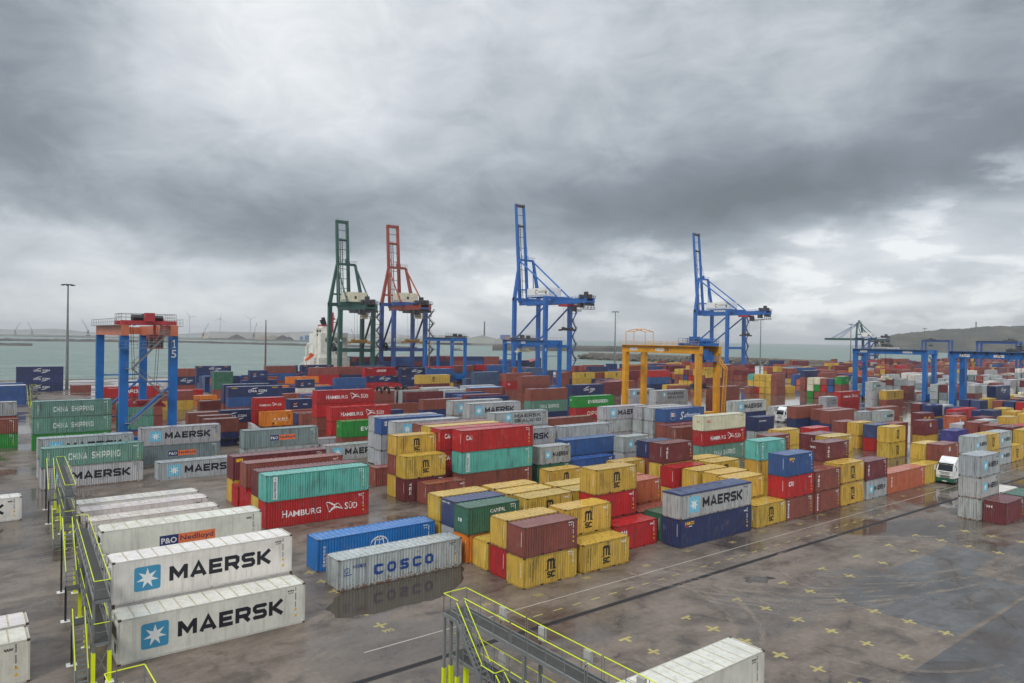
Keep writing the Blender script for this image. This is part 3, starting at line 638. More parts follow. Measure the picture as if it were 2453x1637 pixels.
DATA = """26.47;24.38;0.000;12.192;2.591;w;;white container, beside lower walkway
97.80;30.40;0.000;6.058;2.591;mr;tex;maroon container with white end lettering, standing alone on ground
104.40;30.40;0.000;6.058;2.591;dg;;dark green container, by right edge
97.46;33.00;0.000;6.058;2.591;gw;;grey container, by right edge
97.46;33.00;2.591;6.058;2.591;gw;M;grey container with star square, black capitals, between grey and grey
97.46;33.00;5.182;6.058;2.591;gw;M;grey container with star square, black capitals, atop a grey one, by right edge
104.60;33.10;0.000;6.058;2.591;w;;white container, by right edge
37.96;46.50;0.000;6.058;2.591;y;msc;yellow container with black m over two letters, under a rust brown one
37.96;46.50;2.591;6.058;2.591;br;;rust brown container, in front row
44.73;46.50;0.000;6.058;2.591;y;msc;yellow container with black m over two letters, standing alone on ground, in front row, leftmost
58.35;46.50;0.000;12.192;2.896;nv;seaco;navy container with yellow corner lettering, under a grey one
58.35;46.50;2.896;12.192;2.591;gw;M+tarp;grey tarpaulin topped container with star square, black capitals, atop a navy one
71.60;46.50;0.000;6.058;2.591;y;msc;yellow container with black m over two letters, in front row, third from left
77.64;46.50;0.000;6.058;2.591;br;lab;rust brown container with white upright strip, under a red one
77.64;46.50;2.591;6.058;2.591;rd;cai;red container with three white capitals, between rust brown and blue
77.64;46.50;5.182;6.058;2.591;bl;seaco2;blue container with small yellow lettering, atop a red one
84.22;46.50;0.000;6.058;2.591;br;lab;rust brown container with white upright strip, under a rust brown one
84.22;46.50;2.591;6.058;2.591;br;texv;rust brown container with upright white lettering, atop a rust brown one
90.51;46.50;0.000;6.058;2.896;y;msc;yellow container with black m over two letters, under a yellow one, in front row
90.51;46.50;2.896;6.058;2.591;y;msc;yellow container with black m over two letters, atop a yellow one, in front row, leftmost
97.12;46.50;0.000;6.058;2.591;gw;M;grey container with star square, black capitals, under a maroon one
97.12;46.50;2.591;6.058;2.591;mr;texv;maroon container with upright white lettering, atop a grey one
103.23;46.50;0.000;12.192;2.896;ob;texv;orange brown container with upright white lettering, standing alone on ground
115.37;46.50;0.000;6.058;2.896;y;;yellow container, standing alone on ground, in front row
121.82;46.50;0.000;6.058;2.896;y;;yellow container, under a rust brown one, in front row
121.82;46.50;2.896;6.058;2.591;br;sq;rust brown container with white square sign, atop a yellow one
134.27;46.50;2.896;6.058;2.896;gw;M;grey container with star square, black capitals, atop a yellow one
139.81;46.50;2.896;6.058;2.896;y;msc;yellow container with black m over two letters, atop a yellow one, in front row, rightmost
145.49;46.50;0.000;6.058;2.896;gw;M;grey container with star square, black capitals, under a grey one
145.49;46.50;2.896;6.058;2.896;gw;M;grey container with star square, black capitals, atop a grey one, in front row
151.64;46.50;0.000;6.058;2.896;y;msc;yellow container with black m over two letters, standing alone on ground, in front row, rightmost
159.98;46.50;2.591;6.058;2.591;y;;yellow container, atop a grey one, in front row
160.04;49.28;2.896;6.058;2.591;mr;;maroon container, atop a grey one, behind front row
38.23;49.30;0.000;6.058;2.591;rd;;red container, in nearest block
38.23;49.30;2.591;6.058;2.591;y;;yellow container, atop a red one, in nearest block
45.09;49.30;2.591;6.058;2.591;y;msc;yellow container with black m over two letters, atop a yellow one, in nearest block, rightmost
51.99;49.30;0.000;6.058;2.591;rd;cai;red container with three white capitals, standing alone on ground
58.83;49.30;0.000;6.058;2.896;dg;;dark green container, in nearest block
71.34;49.30;2.591;6.058;2.591;y;;yellow container, atop a yellow one, behind front row, third from left
122.72;49.30;2.591;6.058;2.591;y;;yellow container, behind a rust brown one, behind front row
91.76;49.32;5.182;6.058;2.591;mr;texe;maroon container with white end lettering, atop a rust brown one
8.41;50.60;0.000;12.192;2.896;w;Mr;white container with blue star square, black capitals, standing alone on ground, beside tall walkway
-8.31;51.52;0.000;12.192;2.591;w;;white container, standing alone on ground, at left edge, leftmost
98.30;52.03;5.182;6.058;2.591;y;;yellow container, atop a yellow one, behind front row, fourth from left
159.96;52.06;2.896;6.058;2.591;br;;rust brown container, behind a maroon one, behind front row
38.29;52.10;0.000;6.058;2.591;y;;yellow container, standing alone on ground, in nearest block
51.83;52.10;2.591;6.058;2.591;rd;cai;red container with three white capitals, between rust brown and yellow
51.83;52.10;5.182;6.058;2.591;y;msc;yellow container with black m over two letters, atop a red one
58.60;52.10;0.000;6.058;2.591;br;;rust brown container, standing alone on ground, in nearest block
72.40;52.10;2.591;6.058;2.591;y;;yellow container, atop a yellow one, behind front row, second from left
8.48;53.40;0.000;12.192;2.896;w;;white container, under a white one, behind a white one
8.48;53.40;2.896;12.192;2.896;w;Mr;white container with blue star square, black capitals, atop a white one
146.21;53.90;2.591;6.058;2.591;pu;;violet container, atop a rust brown one
-8.18;54.32;0.000;12.192;2.591;w;;white container, standing alone on ground, behind a white one
98.49;54.64;5.182;6.058;2.591;mr;;maroon container, atop a maroon one, behind a yellow one
159.98;54.84;2.896;6.058;2.896;br;;rust brown container, behind a rust brown one, behind front row
25.15;54.90;0.000;12.192;2.591;gw;cosco+rust;rusty grey container with five spaced blue capitals, standing alone on ground
38.04;54.90;0.000;6.058;2.591;or;;orange container, under a dark green one
38.04;54.90;2.591;6.058;2.591;dg;cap;dark green container with small white name, atop a orange one
45.11;54.90;2.591;6.058;2.591;y;msc;yellow container with black m over two letters, atop a yellow one, in nearest block, leftmost
51.40;54.90;2.591;6.058;2.591;y;;yellow container, atop a yellow one, behind a red one
59.20;54.90;2.591;6.058;2.591;ob;;orange brown container, atop a orange brown one, in nearest block, rightmost
72.02;54.90;2.591;6.058;2.591;y;msc;yellow container with black m over two letters, atop a yellow one, behind a yellow one
85.32;54.93;2.591;6.058;2.591;y;;yellow container, between yellow and turquoise, behind front row
85.32;54.93;5.182;6.058;2.591;tq;lab;turquoise container with white upright strip, atop a yellow one
186.02;57.62;2.591;6.058;2.591;y;;yellow container, atop a maroon one, behind front row
38.41;57.70;2.591;6.058;2.591;bn;cro;dull blue container with white end name, atop a grey one
44.90;57.70;2.591;6.058;2.591;y;;yellow container, atop a yellow one, in nearest block, third from left
51.60;57.70;2.591;6.058;2.591;y;;yellow container, atop a yellow one, in nearest block, fourth from left
71.20;57.70;2.591;6.058;2.591;rd;;red container, atop a yellow one, behind front row
78.71;57.70;2.591;6.058;2.591;y;msc;yellow container with black m over two letters, behind front row, second from left
25.71;60.50;0.000;12.192;2.896;cb;coscog;bright blue container with white globe emblem, standing alone on ground
38.48;60.50;2.591;6.058;2.591;y;;yellow container, behind a dull blue one, in nearest block
45.20;60.50;2.591;6.058;2.591;y;;yellow container, atop a yellow one, in nearest block, second from left
72.21;60.50;2.591;6.058;2.591;y;;yellow container, between yellow and maroon
72.21;60.50;5.182;6.058;2.591;mr;texv;maroon container with upright white lettering, atop a yellow one
78.60;60.50;2.591;6.058;2.591;y;;yellow container, atop a yellow one, behind front row, leftmost
135.91;60.77;0.000;6.058;2.896;y;msc;yellow container with black m over two letters, under a yellow one, behind front row
135.91;60.77;2.896;6.058;2.896;y;msc;yellow container with black m over two letters, atop a yellow one, behind front row, rightmost
153.61;61.99;0.000;6.058;2.896;y;;yellow container, under a maroon one, behind front row
153.61;61.99;2.896;6.058;2.896;mr;sq;maroon container with white square sign, atop a yellow one
9.14;62.30;0.000;12.192;2.896;w;;white container, under a white one, beside tall walkway, leftmost
9.14;62.30;2.896;12.192;2.896;w;po;white container with blue and orange panel, atop a white one
169.32;62.32;2.896;6.058;2.896;ob;sq;orange brown container with white square sign, atop a maroon one
193.02;63.26;2.896;6.058;2.896;nv;;navy container, behind front row
105.16;66.09;2.896;6.058;2.896;br;;rust brown container, atop a rust brown one, right of cream one, leftmost
142.46;66.59;0.000;6.058;2.591;rd;;red container, under a dull blue one
142.46;66.59;2.591;6.058;2.591;bn;;dull blue container, atop a red one
169.90;69.17;2.896;6.058;2.896;mr;yl;maroon container with two yellow signs, atop a rust brown one
113.58;69.24;2.896;6.058;2.896;y;;yellow container, atop a yellow one, right of cream one
143.42;70.28;0.000;6.058;2.591;y;;yellow container, under a yellow one, in right mid yard
143.42;70.28;2.591;6.058;2.591;y;;yellow container, atop a yellow one, in right mid yard
126.27;70.52;2.591;6.058;2.591;rd;;red container, right of cream one
142.26;72.90;2.591;6.058;2.591;br;;rust brown container, behind a yellow one, right of cream one
79.25;75.15;0.000;6.058;2.591;y;;yellow container, before amber crane
86.12;75.25;2.591;6.058;2.591;nv;;navy container, before amber crane
66.15;75.50;0.000;6.058;2.591;y;msc;yellow container with black m over two letters, standing alone on ground, mid yard
194.94;77.04;2.896;6.058;2.896;nv;;navy container, atop a yellow one, in right mid yard
26.84;77.10;0.000;12.192;2.896;rd;hs;red container with white flag emblem and name, under a turquoise one
26.84;77.10;2.896;12.192;2.896;tq;df;turquoise container with tall lettered strip, atop a red one
47.06;77.10;0.000;6.058;2.591;br;;rust brown container, standing alone on ground, mid yard, rightmost
102.57;77.10;0.000;12.192;2.896;sg;cs;sea green container with two white words, under a red one
102.57;77.10;2.896;12.192;2.591;rd;hs;red container with white flag emblem and name, between sea green and cream
102.57;77.10;5.487;12.192;2.591;cr;oocl;cream container with red lettering, atop a red one
170.53;78.19;2.896;6.058;2.591;gw;M;grey container with star square, black capitals, in right mid yard
53.46;78.90;0.000;12.192;2.896;br;;rust brown container, under a turquoise one
53.46;78.90;2.896;12.192;2.896;tq;df;turquoise container with tall lettered strip, between rust brown and red
53.46;78.90;5.792;12.192;2.896;rd;cai;red container with three white capitals, atop a turquoise one
234.03;79.82;2.591;6.058;2.591;bn;;dull blue container, atop a yellow one
26.95;79.90;2.896;12.192;2.896;mr;;maroon container, left of centre
45.53;79.90;0.000;6.058;2.896;mr;texv;maroon container with upright white lettering, under a yellow one
45.53;79.90;2.896;6.058;2.896;y;msc;yellow container with black m over two letters, atop a maroon one, mid yard
67.90;79.90;0.000;6.058;2.591;dg;;dark green container, under a grey one
67.90;79.90;2.591;6.058;2.591;gw;M;grey container with star square, black capitals, atop a dark green one
10.64;80.01;0.000;12.192;2.591;w;;white container, standing alone on ground, beside tall walkway, rightmost
72.00;80.50;0.000;12.192;2.591;bl;;blue container, mid yard
173.12;80.79;2.896;12.192;2.896;br;;rust brown container, atop a rust brown one, in right mid yard
86.77;80.89;0.000;6.058;2.591;gw;;short grey container, before amber crane
86.77;80.89;2.591;6.058;2.591;gw;M;short grey container with star square, black capitals, before amber crane
166.90;80.90;2.591;6.058;2.591;gw;;grey container, atop a grey one, in right mid yard
51.87;81.70;2.896;12.192;2.896;rd;cai;red container with three white capitals, between rust brown and red
51.87;81.70;5.792;12.192;2.896;rd;cai;red container with three white capitals, atop a red one
252.62;81.95;5.792;12.192;2.896;nv;cma;navy container with white capitals between arcs, far off at right
201.52;82.60;2.591;6.058;2.896;mr;;maroon container, atop a yellow one, in right mid yard
27.10;82.70;0.000;12.192;2.591;rd;;red container, standing alone on ground, behind a yellow one
45.77;82.70;0.000;6.058;2.896;y;;yellow container, under a rust brown one, mid yard
45.77;82.70;2.896;6.058;2.591;br;;rust brown container, between yellow and yellow, mid yard
45.77;82.70;5.487;6.058;2.591;y;msc;yellow container with black m over two letters, atop a rust brown one, mid yard
102.23;82.70;2.896;12.192;2.591;br;;rust brown container, atop a rust brown one, before amber crane, rightmost
155.81;82.90;2.896;12.192;2.896;br;;rust brown container, atop a navy one, right of cream one, rightmost
75.89;83.28;2.591;12.192;2.591;bl;dfs;blue container with small white label, atop a navy one
10.45;83.47;0.000;12.192;2.896;w;;white container, standing alone on ground, beside tall walkway, leftmost
128.94;83.87;0.000;6.058;2.896;gw;;grey container, under a navy one
128.94;83.87;2.896;6.058;2.896;nv;cro2;navy container with small white script, atop a grey one
51.92;84.50;5.792;12.192;2.896;y;;yellow container, atop a rust brown one, mid yard
27.47;85.70;0.000;12.192;2.896;rd;;red container, under a rust brown one
27.47;85.70;2.896;12.192;2.896;br;;rust brown container, atop a red one, left of centre
10.41;87.25;0.000;12.192;2.896;w;ges;white container with small dark lettering, standing alone on ground
52.10;87.30;5.792;12.192;2.896;br;;rust brown container, atop a rust brown one, behind a yellow one, mid yard
105.14;87.64;2.591;12.192;2.591;br;;rust brown container, atop a rust brown one, before amber crane, leftmost
27.40;88.50;0.000;12.192;2.591;rd;;red container, standing alone on ground, behind a red one
163.37;89.42;2.591;12.192;2.591;br;;rust brown container, atop a navy one, right of cream one, second from left
46.89;90.56;0.000;6.058;2.591;br;;rust brown container, standing alone on ground, mid yard, leftmost
108.80;90.90;5.182;12.192;2.591;bl;saf;blue container with white script and ring, atop a rust brown one
262.01;90.90;5.487;6.058;2.591;gw;;grey container, atop a maroon one, far off at right, second from left
27.63;91.30;0.000;12.192;2.896;y;;yellow container, under a maroon one, left of centre, leftmost
27.63;91.30;2.896;12.192;2.896;mr;tx2;maroon container with yellow corner sign, atop a yellow one
83.80;92.70;2.896;12.192;2.896;gw;;grey container, atop a grey one, mid yard, rightmost
158.67;92.78;0.000;12.192;2.896;nv;;navy container, under a rust brown one, right of cream one, leftmost
158.67;92.78;2.896;12.192;2.896;br;;rust brown container, atop a navy one, right of cream one, leftmost
70.95;93.70;2.896;12.192;2.896;gw;M;grey container with star square, black capitals, atop a grey one, mid yard, rightmost
108.70;93.70;2.591;12.192;2.591;gw;;grey container, between grey and grey, behind a rust brown one
108.70;93.70;5.182;12.192;2.591;gw;;grey container, behind a blue one, before amber crane
137.60;95.08;5.182;12.192;2.591;gw;M;grey container with star square, black capitals, atop a navy one
-5.89;96.40;0.000;12.192;2.591;w;Mr;white container with blue star square, black capitals, at left edge
108.47;96.50;2.591;12.192;2.591;gw;;grey container, between grey and grey, behind a grey one, before amber crane
108.47;96.50;5.182;12.192;2.591;gw;;grey container, atop a grey one, behind a grey one, before amber crane
54.39;98.75;5.182;12.192;2.591;gw;M;grey container with star square, black capitals, atop a grey one, mid yard, leftmost
73.98;99.30;5.487;12.192;2.591;gw;ms;grey container with two lines of black capitals, mid yard
101.78;99.93;2.591;12.192;2.591;gw;;grey container, between grey and grey, before amber crane, leftmost
101.78;99.93;5.182;12.192;2.591;gw;M;long grey container with star square, black capitals, before amber crane
54.57;103.71;0.000;12.192;2.591;gw;;grey container, under a grey one, mid yard, rightmost
54.57;103.71;2.591;12.192;2.591;gw;;grey container, between grey and blue
54.57;103.71;5.182;12.192;2.591;bl;dfs;blue container with small white label, atop a grey one
195.90;105.30;2.896;6.058;2.896;gw;ms;grey container with two lines of black capitals, far off right of amber crane
54.93;106.60;5.182;12.192;2.591;gw;;grey container, behind a blue one, mid yard
93.50;107.55;2.591;12.192;2.591;br;;rust brown container, atop a rust brown one, mid yard, rightmost
240.25;108.86;0.000;12.192;2.896;br;;rust brown container, under a yellow one
240.25;108.86;2.896;12.192;2.896;y;msc;yellow container with black m over two letters, far off near crane 4
76.46;110.45;5.792;12.192;2.896;gw;M;grey container with star square, black capitals, atop a grey one, mid yard, second from left
23.21;110.77;0.000;12.192;2.591;gw;M;grey container with star square, black capitals, standing alone on ground, near crane 15
237.52;112.16;0.000;6.058;2.896;gw;;grey container, under a grey one, far off near crane 4, second from left
237.52;112.16;2.896;6.058;2.896;gw;;grey container, between grey and grey, far off near crane 4
237.52;112.16;5.792;6.058;2.896;gw;M;grey container with star square, black capitals, far off near crane 4
9.44;112.60;0.000;12.192;2.896;gw;M;grey container with star square, black capitals, under a sea green one
9.44;112.60;2.896;12.192;2.591;sg;cs;sea green container with two white words, atop a grey one
49.26;113.12;0.000;12.192;2.591;gw;M;grey container with star square, black capitals, left of centre
220.55;113.96;0.000;12.192;2.896;rd;;red container, under a red one, far off near crane 4
220.55;113.96;2.896;12.192;2.896;rd;hs;red container with white flag emblem and name, far off near crane 4
36.49;114.92;0.000;12.192;2.896;gw;;grey container, under a slate grey one, near crane 15
36.49;114.92;2.896;12.192;2.896;bg;po;slate grey container with blue and orange panel, atop a grey one
186.62;115.62;0.000;12.192;2.591;gw;;grey container, standing alone on ground, far off right of amber crane
76.67;116.53;5.792;12.192;2.896;gw;M+rust;rusty grey container with star square, black capitals, atop a grey one
137.03;117.32;2.896;12.192;2.896;gw;;grey container, between grey and grey, before amber crane, third from left
137.03;117.32;5.792;12.192;2.896;gw;ms;grey container with two lines of black capitals, before amber crane
111.42;118.70;2.896;12.192;2.591;rd;opdro;red container with faded cream capitals, between rust brown and green
111.42;118.70;5.487;12.192;2.591;gn;ev;green container with bold white name, atop a red one
54.72;118.70;0.000;12.192;2.896;br;;rust brown container, under a green one, left of centre
54.72;118.70;2.896;12.192;2.896;gn;ev;green container with bold white name, atop a rust brown one
163.36;119.91;0.000;12.192;2.896;br;;rust brown container, under a rust brown one, far off near amber crane, third from left
163.36;119.91;2.896;12.192;2.896;br;;rust brown container, between rust brown and rust brown, far off near amber crane
163.36;119.91;5.792;12.192;2.896;br;;rust brown container, atop a rust brown one, far off near amber crane, third from left
9.69;120.83;2.896;12.192;2.896;gw;M;grey container with star square, black capitals, atop a grey one, near crane 15
49.48;121.37;0.000;12.192;2.591;gw;ml;grey container with thin black capitals, standing alone on ground
284.96;121.44;2.591;6.058;2.896;br;;short rust brown container, atop a maroon one, far off near crane 4
311.05;124.22;5.487;6.058;2.896;bg;;slate grey container, atop a maroon one
55.25;124.42;2.591;12.192;2.591;rd;;red container, between rust brown and red, left of centre, rightmost
55.25;124.42;5.182;12.192;2.591;rd;hs;red container with white flag emblem and name, atop a red one, left of centre, rightmost
23.78;125.87;0.000;12.192;2.896;bg;po;slate grey container with blue and orange panel, under a grey one
23.78;125.87;2.896;12.192;2.896;gw;M;grey container with star square, black capitals, atop a slate grey one
55.60;131.93;2.591;12.192;2.591;br;;rust brown container, between rust brown and red, left of centre, rightmost
55.60;131.93;5.182;12.192;2.591;rd;;red container, between rust brown and red, left of centre, second from left
55.60;131.93;7.773;12.192;2.591;rd;hs;red container with white flag emblem and name, left of centre, third from left
260.18;134.54;5.792;6.058;2.896;gn;evp;green container with small white name, atop a rust brown one
111.67;135.30;0.000;12.192;2.896;nv;;navy container, under a sea green one
111.67;135.30;2.896;12.192;2.896;sg;cs;sea green container with two white words, between navy and rust brown
111.67;135.30;5.792;12.192;2.896;br;;rust brown container, atop a sea green one
36.99;138.99;0.000;6.058;2.591;nv;;navy container, near crane 15
36.99;138.99;2.591;6.058;2.591;br;;rust brown container, atop a navy one, near crane 15
48.21;140.90;2.896;6.058;2.896;or;ccni;orange container with spaced white letters, atop a rust brown one
132.18;142.64;5.792;12.192;2.896;nv;cma;navy container with white capitals between arcs, far off under tallest crane
47.65;143.70;2.896;6.058;2.896;rd;;short red container, left of centre
47.65;143.70;5.792;6.058;2.591;rd;hs;short red container with white flag emblem and name, left of centre
37.54;145.18;2.591;6.058;2.591;br;;rust brown container, atop a rust brown one, near crane 15, rightmost
11.25;150.20;0.000;12.192;2.896;gn;evp;green container with small white name, under a sea green one
11.25;150.20;2.896;12.192;2.896;sg;cs;sea green container with two white words, between green and sea green
11.25;150.20;5.792;12.192;2.896;sg;cs;sea green container with two white words, atop a sea green one
43.23;150.63;2.896;6.058;2.591;nv;cma;navy container with white capitals between arcs, atop a rust brown one
24.74;151.54;2.591;6.058;2.591;lg;;pale green container, between rust brown and pale green
24.74;151.54;5.182;6.058;2.591;lg;;pale green container, atop a pale green one
37.23;151.90;2.591;6.058;2.591;br;;rust brown container, atop a rust brown one, near crane 15, leftmost
93.89;156.20;2.591;12.192;2.591;br;;rust brown container, atop a navy one, mid yard
-2.67;156.54;0.000;12.192;2.591;gn;;green container, under a rust brown one
-2.67;156.54;2.591;12.192;2.591;br;;rust brown container, atop a green one
109.94;157.50;2.591;12.192;2.591;nv;;navy container, atop a grey one, far off under tallest crane
171.52;157.98;0.000;12.192;2.591;gw;;grey container, far off near amber crane
171.52;157.98;2.591;12.192;2.591;gw;M;grey container with star square, black capitals, far off near amber crane
64.01;160.28;0.000;12.192;2.896;br;;rust brown container, standing alone on ground, left of centre, rightmost
262.30;161.94;0.000;6.058;2.896;br;;short rust brown container, under a rust brown one, far off right of amber crane
262.30;161.94;2.896;6.058;2.896;br;;short rust brown container, between rust brown and rust brown, far off right of amber crane
-2.51;162.66;5.182;12.192;2.591;gw;;grey container, atop a rust brown one, near crane 15
300.03;171.40;5.792;12.192;2.896;nv;;navy container, atop a rust brown one, far off right of amber crane
65.49;172.51;2.591;6.058;2.591;nv;apl;navy container with orange mark, left of centre
91.60;174.94;0.000;12.192;2.591;br;;rust brown container, standing alone on ground, far off under red crane, leftmost
31.36;175.16;2.591;6.058;2.591;br;;rust brown container, atop a rust brown one, left of centre
102.62;179.70;2.591;12.192;2.591;mr;;maroon container, atop a navy one, far off under red crane, second from left
124.63;179.85;2.896;12.192;2.896;br;+tarp;rust brown tarpaulin topped container, atop a rust brown one
92.78;180.26;2.896;6.058;2.896;br;;short rust brown container, atop a rust brown one, far off under green crane
102.63;182.48;2.591;12.192;2.896;gw;;grey container, behind a maroon one, far off under red crane
147.43;183.14;2.896;12.192;2.896;br;;rust brown container, between rust brown and rust brown, far off under tallest crane
147.43;183.14;5.792;12.192;2.896;br;;rust brown container, atop a rust brown one, far off under tallest crane, second from left
54.66;185.07;2.591;13.716;2.591;bl;;blue container, between rust brown and navy
54.66;185.07;5.182;13.716;2.591;nv;cmas;navy container with white capitals, arcs, yellow marks, atop a blue one
190.25;190.75;0.000;12.192;2.591;mr;;maroon container, under a maroon one, far off near amber crane, leftmost
190.25;190.75;2.591;12.192;2.591;mr;;maroon container, atop a maroon one, far off near amber crane, leftmost
232.48;190.82;0.000;12.192;2.591;br;;rust brown container, standing alone on ground, far off near amber crane, rightmost
28.21;192.56;2.896;12.192;2.591;br;;rust brown container, between rust brown and red, left of centre, leftmost
28.21;192.56;5.487;12.192;2.591;rd;opdr;red container with slanted white capitals, atop a rust brown one
56.30;194.53;5.182;12.192;2.591;nv;;navy container, atop a navy one, left of centre
228.95;199.40;2.896;12.192;2.896;bl;;blue container, between navy and red
228.95;199.40;5.792;12.192;2.896;rd;;red container, atop a blue one
154.58;200.88;2.896;12.192;2.896;rd;cai;red container with three white capitals, between rust brown and rust brown
154.58;200.88;5.792;12.192;2.896;br;;rust brown container, atop a red one, far off under tallest crane, rightmost
118.96;201.39;2.896;12.192;2.896;mr;texv;maroon container with upright white lettering, between yellow and yellow
118.96;201.39;5.792;12.192;2.896;y;msc;yellow container with black m over two letters, far off under red crane
53.30;205.97;0.000;6.058;2.591;mr;;maroon container, far off left of green crane
40.81;211.42;0.000;12.192;2.591;y;;yellow container, far off at left
40.81;211.42;2.591;12.192;2.591;br;;rust brown container, atop a yellow one, far off at left
300.05;224.10;5.182;12.192;2.896;y;;yellow container, between yellow and rust brown
51.01;224.99;0.000;12.192;2.591;or;hl;orange container with blue letters, standing alone on ground
159.26;227.20;2.591;12.192;2.591;ng;;grey blue container, between grey blue and grey blue
159.26;227.20;5.182;12.192;2.591;ng;;grey blue container, atop a grey blue one, far off under tallest crane, second from left
93.26;238.03;2.896;6.058;2.896;nv;apl;navy container with orange mark, atop a off white one
108.59;241.77;0.000;12.192;2.896;bl;;blue container, under a blue one, far off under green crane
108.59;241.77;2.896;12.192;2.896;bl;;blue container, atop a blue one, far off under green crane
247.57;241.86;2.896;12.192;2.896;y;msc;yellow container with black m over two letters, far off near amber crane
226.44;241.90;0.000;12.192;2.896;y;;yellow container, far off under tallest crane
226.44;241.90;2.896;12.192;2.896;y;msc;yellow container with black m over two letters, far off under tallest crane
67.01;242.61;2.896;6.058;2.896;dg;;dark green container, between rust brown and dark green
67.01;242.61;5.792;6.058;2.896;dg;;dark green container, atop a dark green one
218.96;244.59;2.896;6.058;2.896;br;;short rust brown container, atop a rust brown one, far off under tallest crane
123.74;245.18;0.000;13.716;2.896;rd;opdro;red container with faded cream capitals, standing alone on ground
4.66;246.30;0.000;12.192;2.591;bl;;blue container, under a blue one, far off at left
4.66;246.30;2.591;12.192;2.896;bl;;blue container, atop a blue one, far off at left
149.98;246.30;5.487;12.192;2.896;bl;;blue container, atop a navy one, far off under red crane
200.56;246.30;5.487;12.192;2.591;ng;;grey blue container, atop a blue one, far off under tallest crane, rightmost
80.60;248.81;5.792;6.058;2.896;nv;apl;navy container with orange mark, atop a navy one, far off left of green crane
242.63;249.08;5.487;12.192;2.591;nv;;navy container, atop a yellow one, far off under tallest crane
140.06;250.43;2.896;13.716;2.896;nv;cmas;navy container with white capitals, arcs, yellow marks, between navy and navy
140.06;250.43;5.792;13.716;2.896;nv;cmas;navy container with white capitals, arcs, yellow marks, far off under red crane, rightmost
128.26;255.20;2.896;13.716;2.591;nv;cmas;navy container with white capitals, arcs, yellow marks, atop a red one
128.29;258.25;5.792;13.716;2.896;rd;opdr;red container with slanted white capitals, atop a red one
97.94;260.20;2.896;12.192;2.591;or;;orange container, atop a blue one
110.06;268.50;2.896;12.192;2.591;rd;;red container, between red and rust brown
110.06;268.50;5.487;12.192;2.896;br;;rust brown container, atop a red one, far off under green crane, leftmost
62.19;269.57;2.896;6.058;2.896;nv;cma;navy container with white capitals between arcs, between rust brown and rust brown
62.19;269.57;5.792;6.058;2.896;br;;rust brown container, atop a navy one, far off at left
122.63;271.28;5.182;12.192;2.591;br;;rust brown container, atop a navy one, far off under green crane
198.52;271.28;5.487;12.192;2.896;bl;;blue container, atop a navy one, far off under tallest crane
72.64;274.06;2.591;12.192;2.896;nv;;navy container, atop a blue one, far off left of green crane
97.10;281.11;2.896;12.192;2.896;bl;;blue container, between rust brown and rust brown
97.10;281.11;5.792;12.192;2.896;br;;rust brown container, atop a blue one
185.46;282.38;5.182;12.192;2.591;br;;rust brown container, atop a grey blue one
32.25;286.88;0.000;6.058;2.591;br;;rust brown container, standing alone on ground, far off at left
114.55;287.71;5.792;13.716;2.896;nv;cmas;navy container with white capitals, arcs, yellow marks, atop a rust brown one
17.36;296.84;0.000;13.716;2.896;nv;cma;navy container with white capitals between arcs, under a navy one
17.36;296.84;2.896;13.716;2.896;nv;cma;navy container with white capitals between arcs, between navy and navy
17.36;296.84;5.792;13.716;2.896;nv;cma;navy container with white capitals between arcs, atop a navy one, far off at left
78.53;309.22;5.182;13.716;2.591;nv;cmas;navy container with white capitals, arcs, yellow marks, far off left of green crane, leftmost
178.00;369.80;6.641;12.192;2.591;mr;;maroon container, atop a navy one, far off under green crane, leftmost"""
for ln in DATA.strip().splitlines():
    f = ln.split(';')
    container(float(f[0]), float(f[1]), float(f[2]), float(f[3]), float(f[4]), f[5], f[6], f[7] if len(f) > 7 else '')
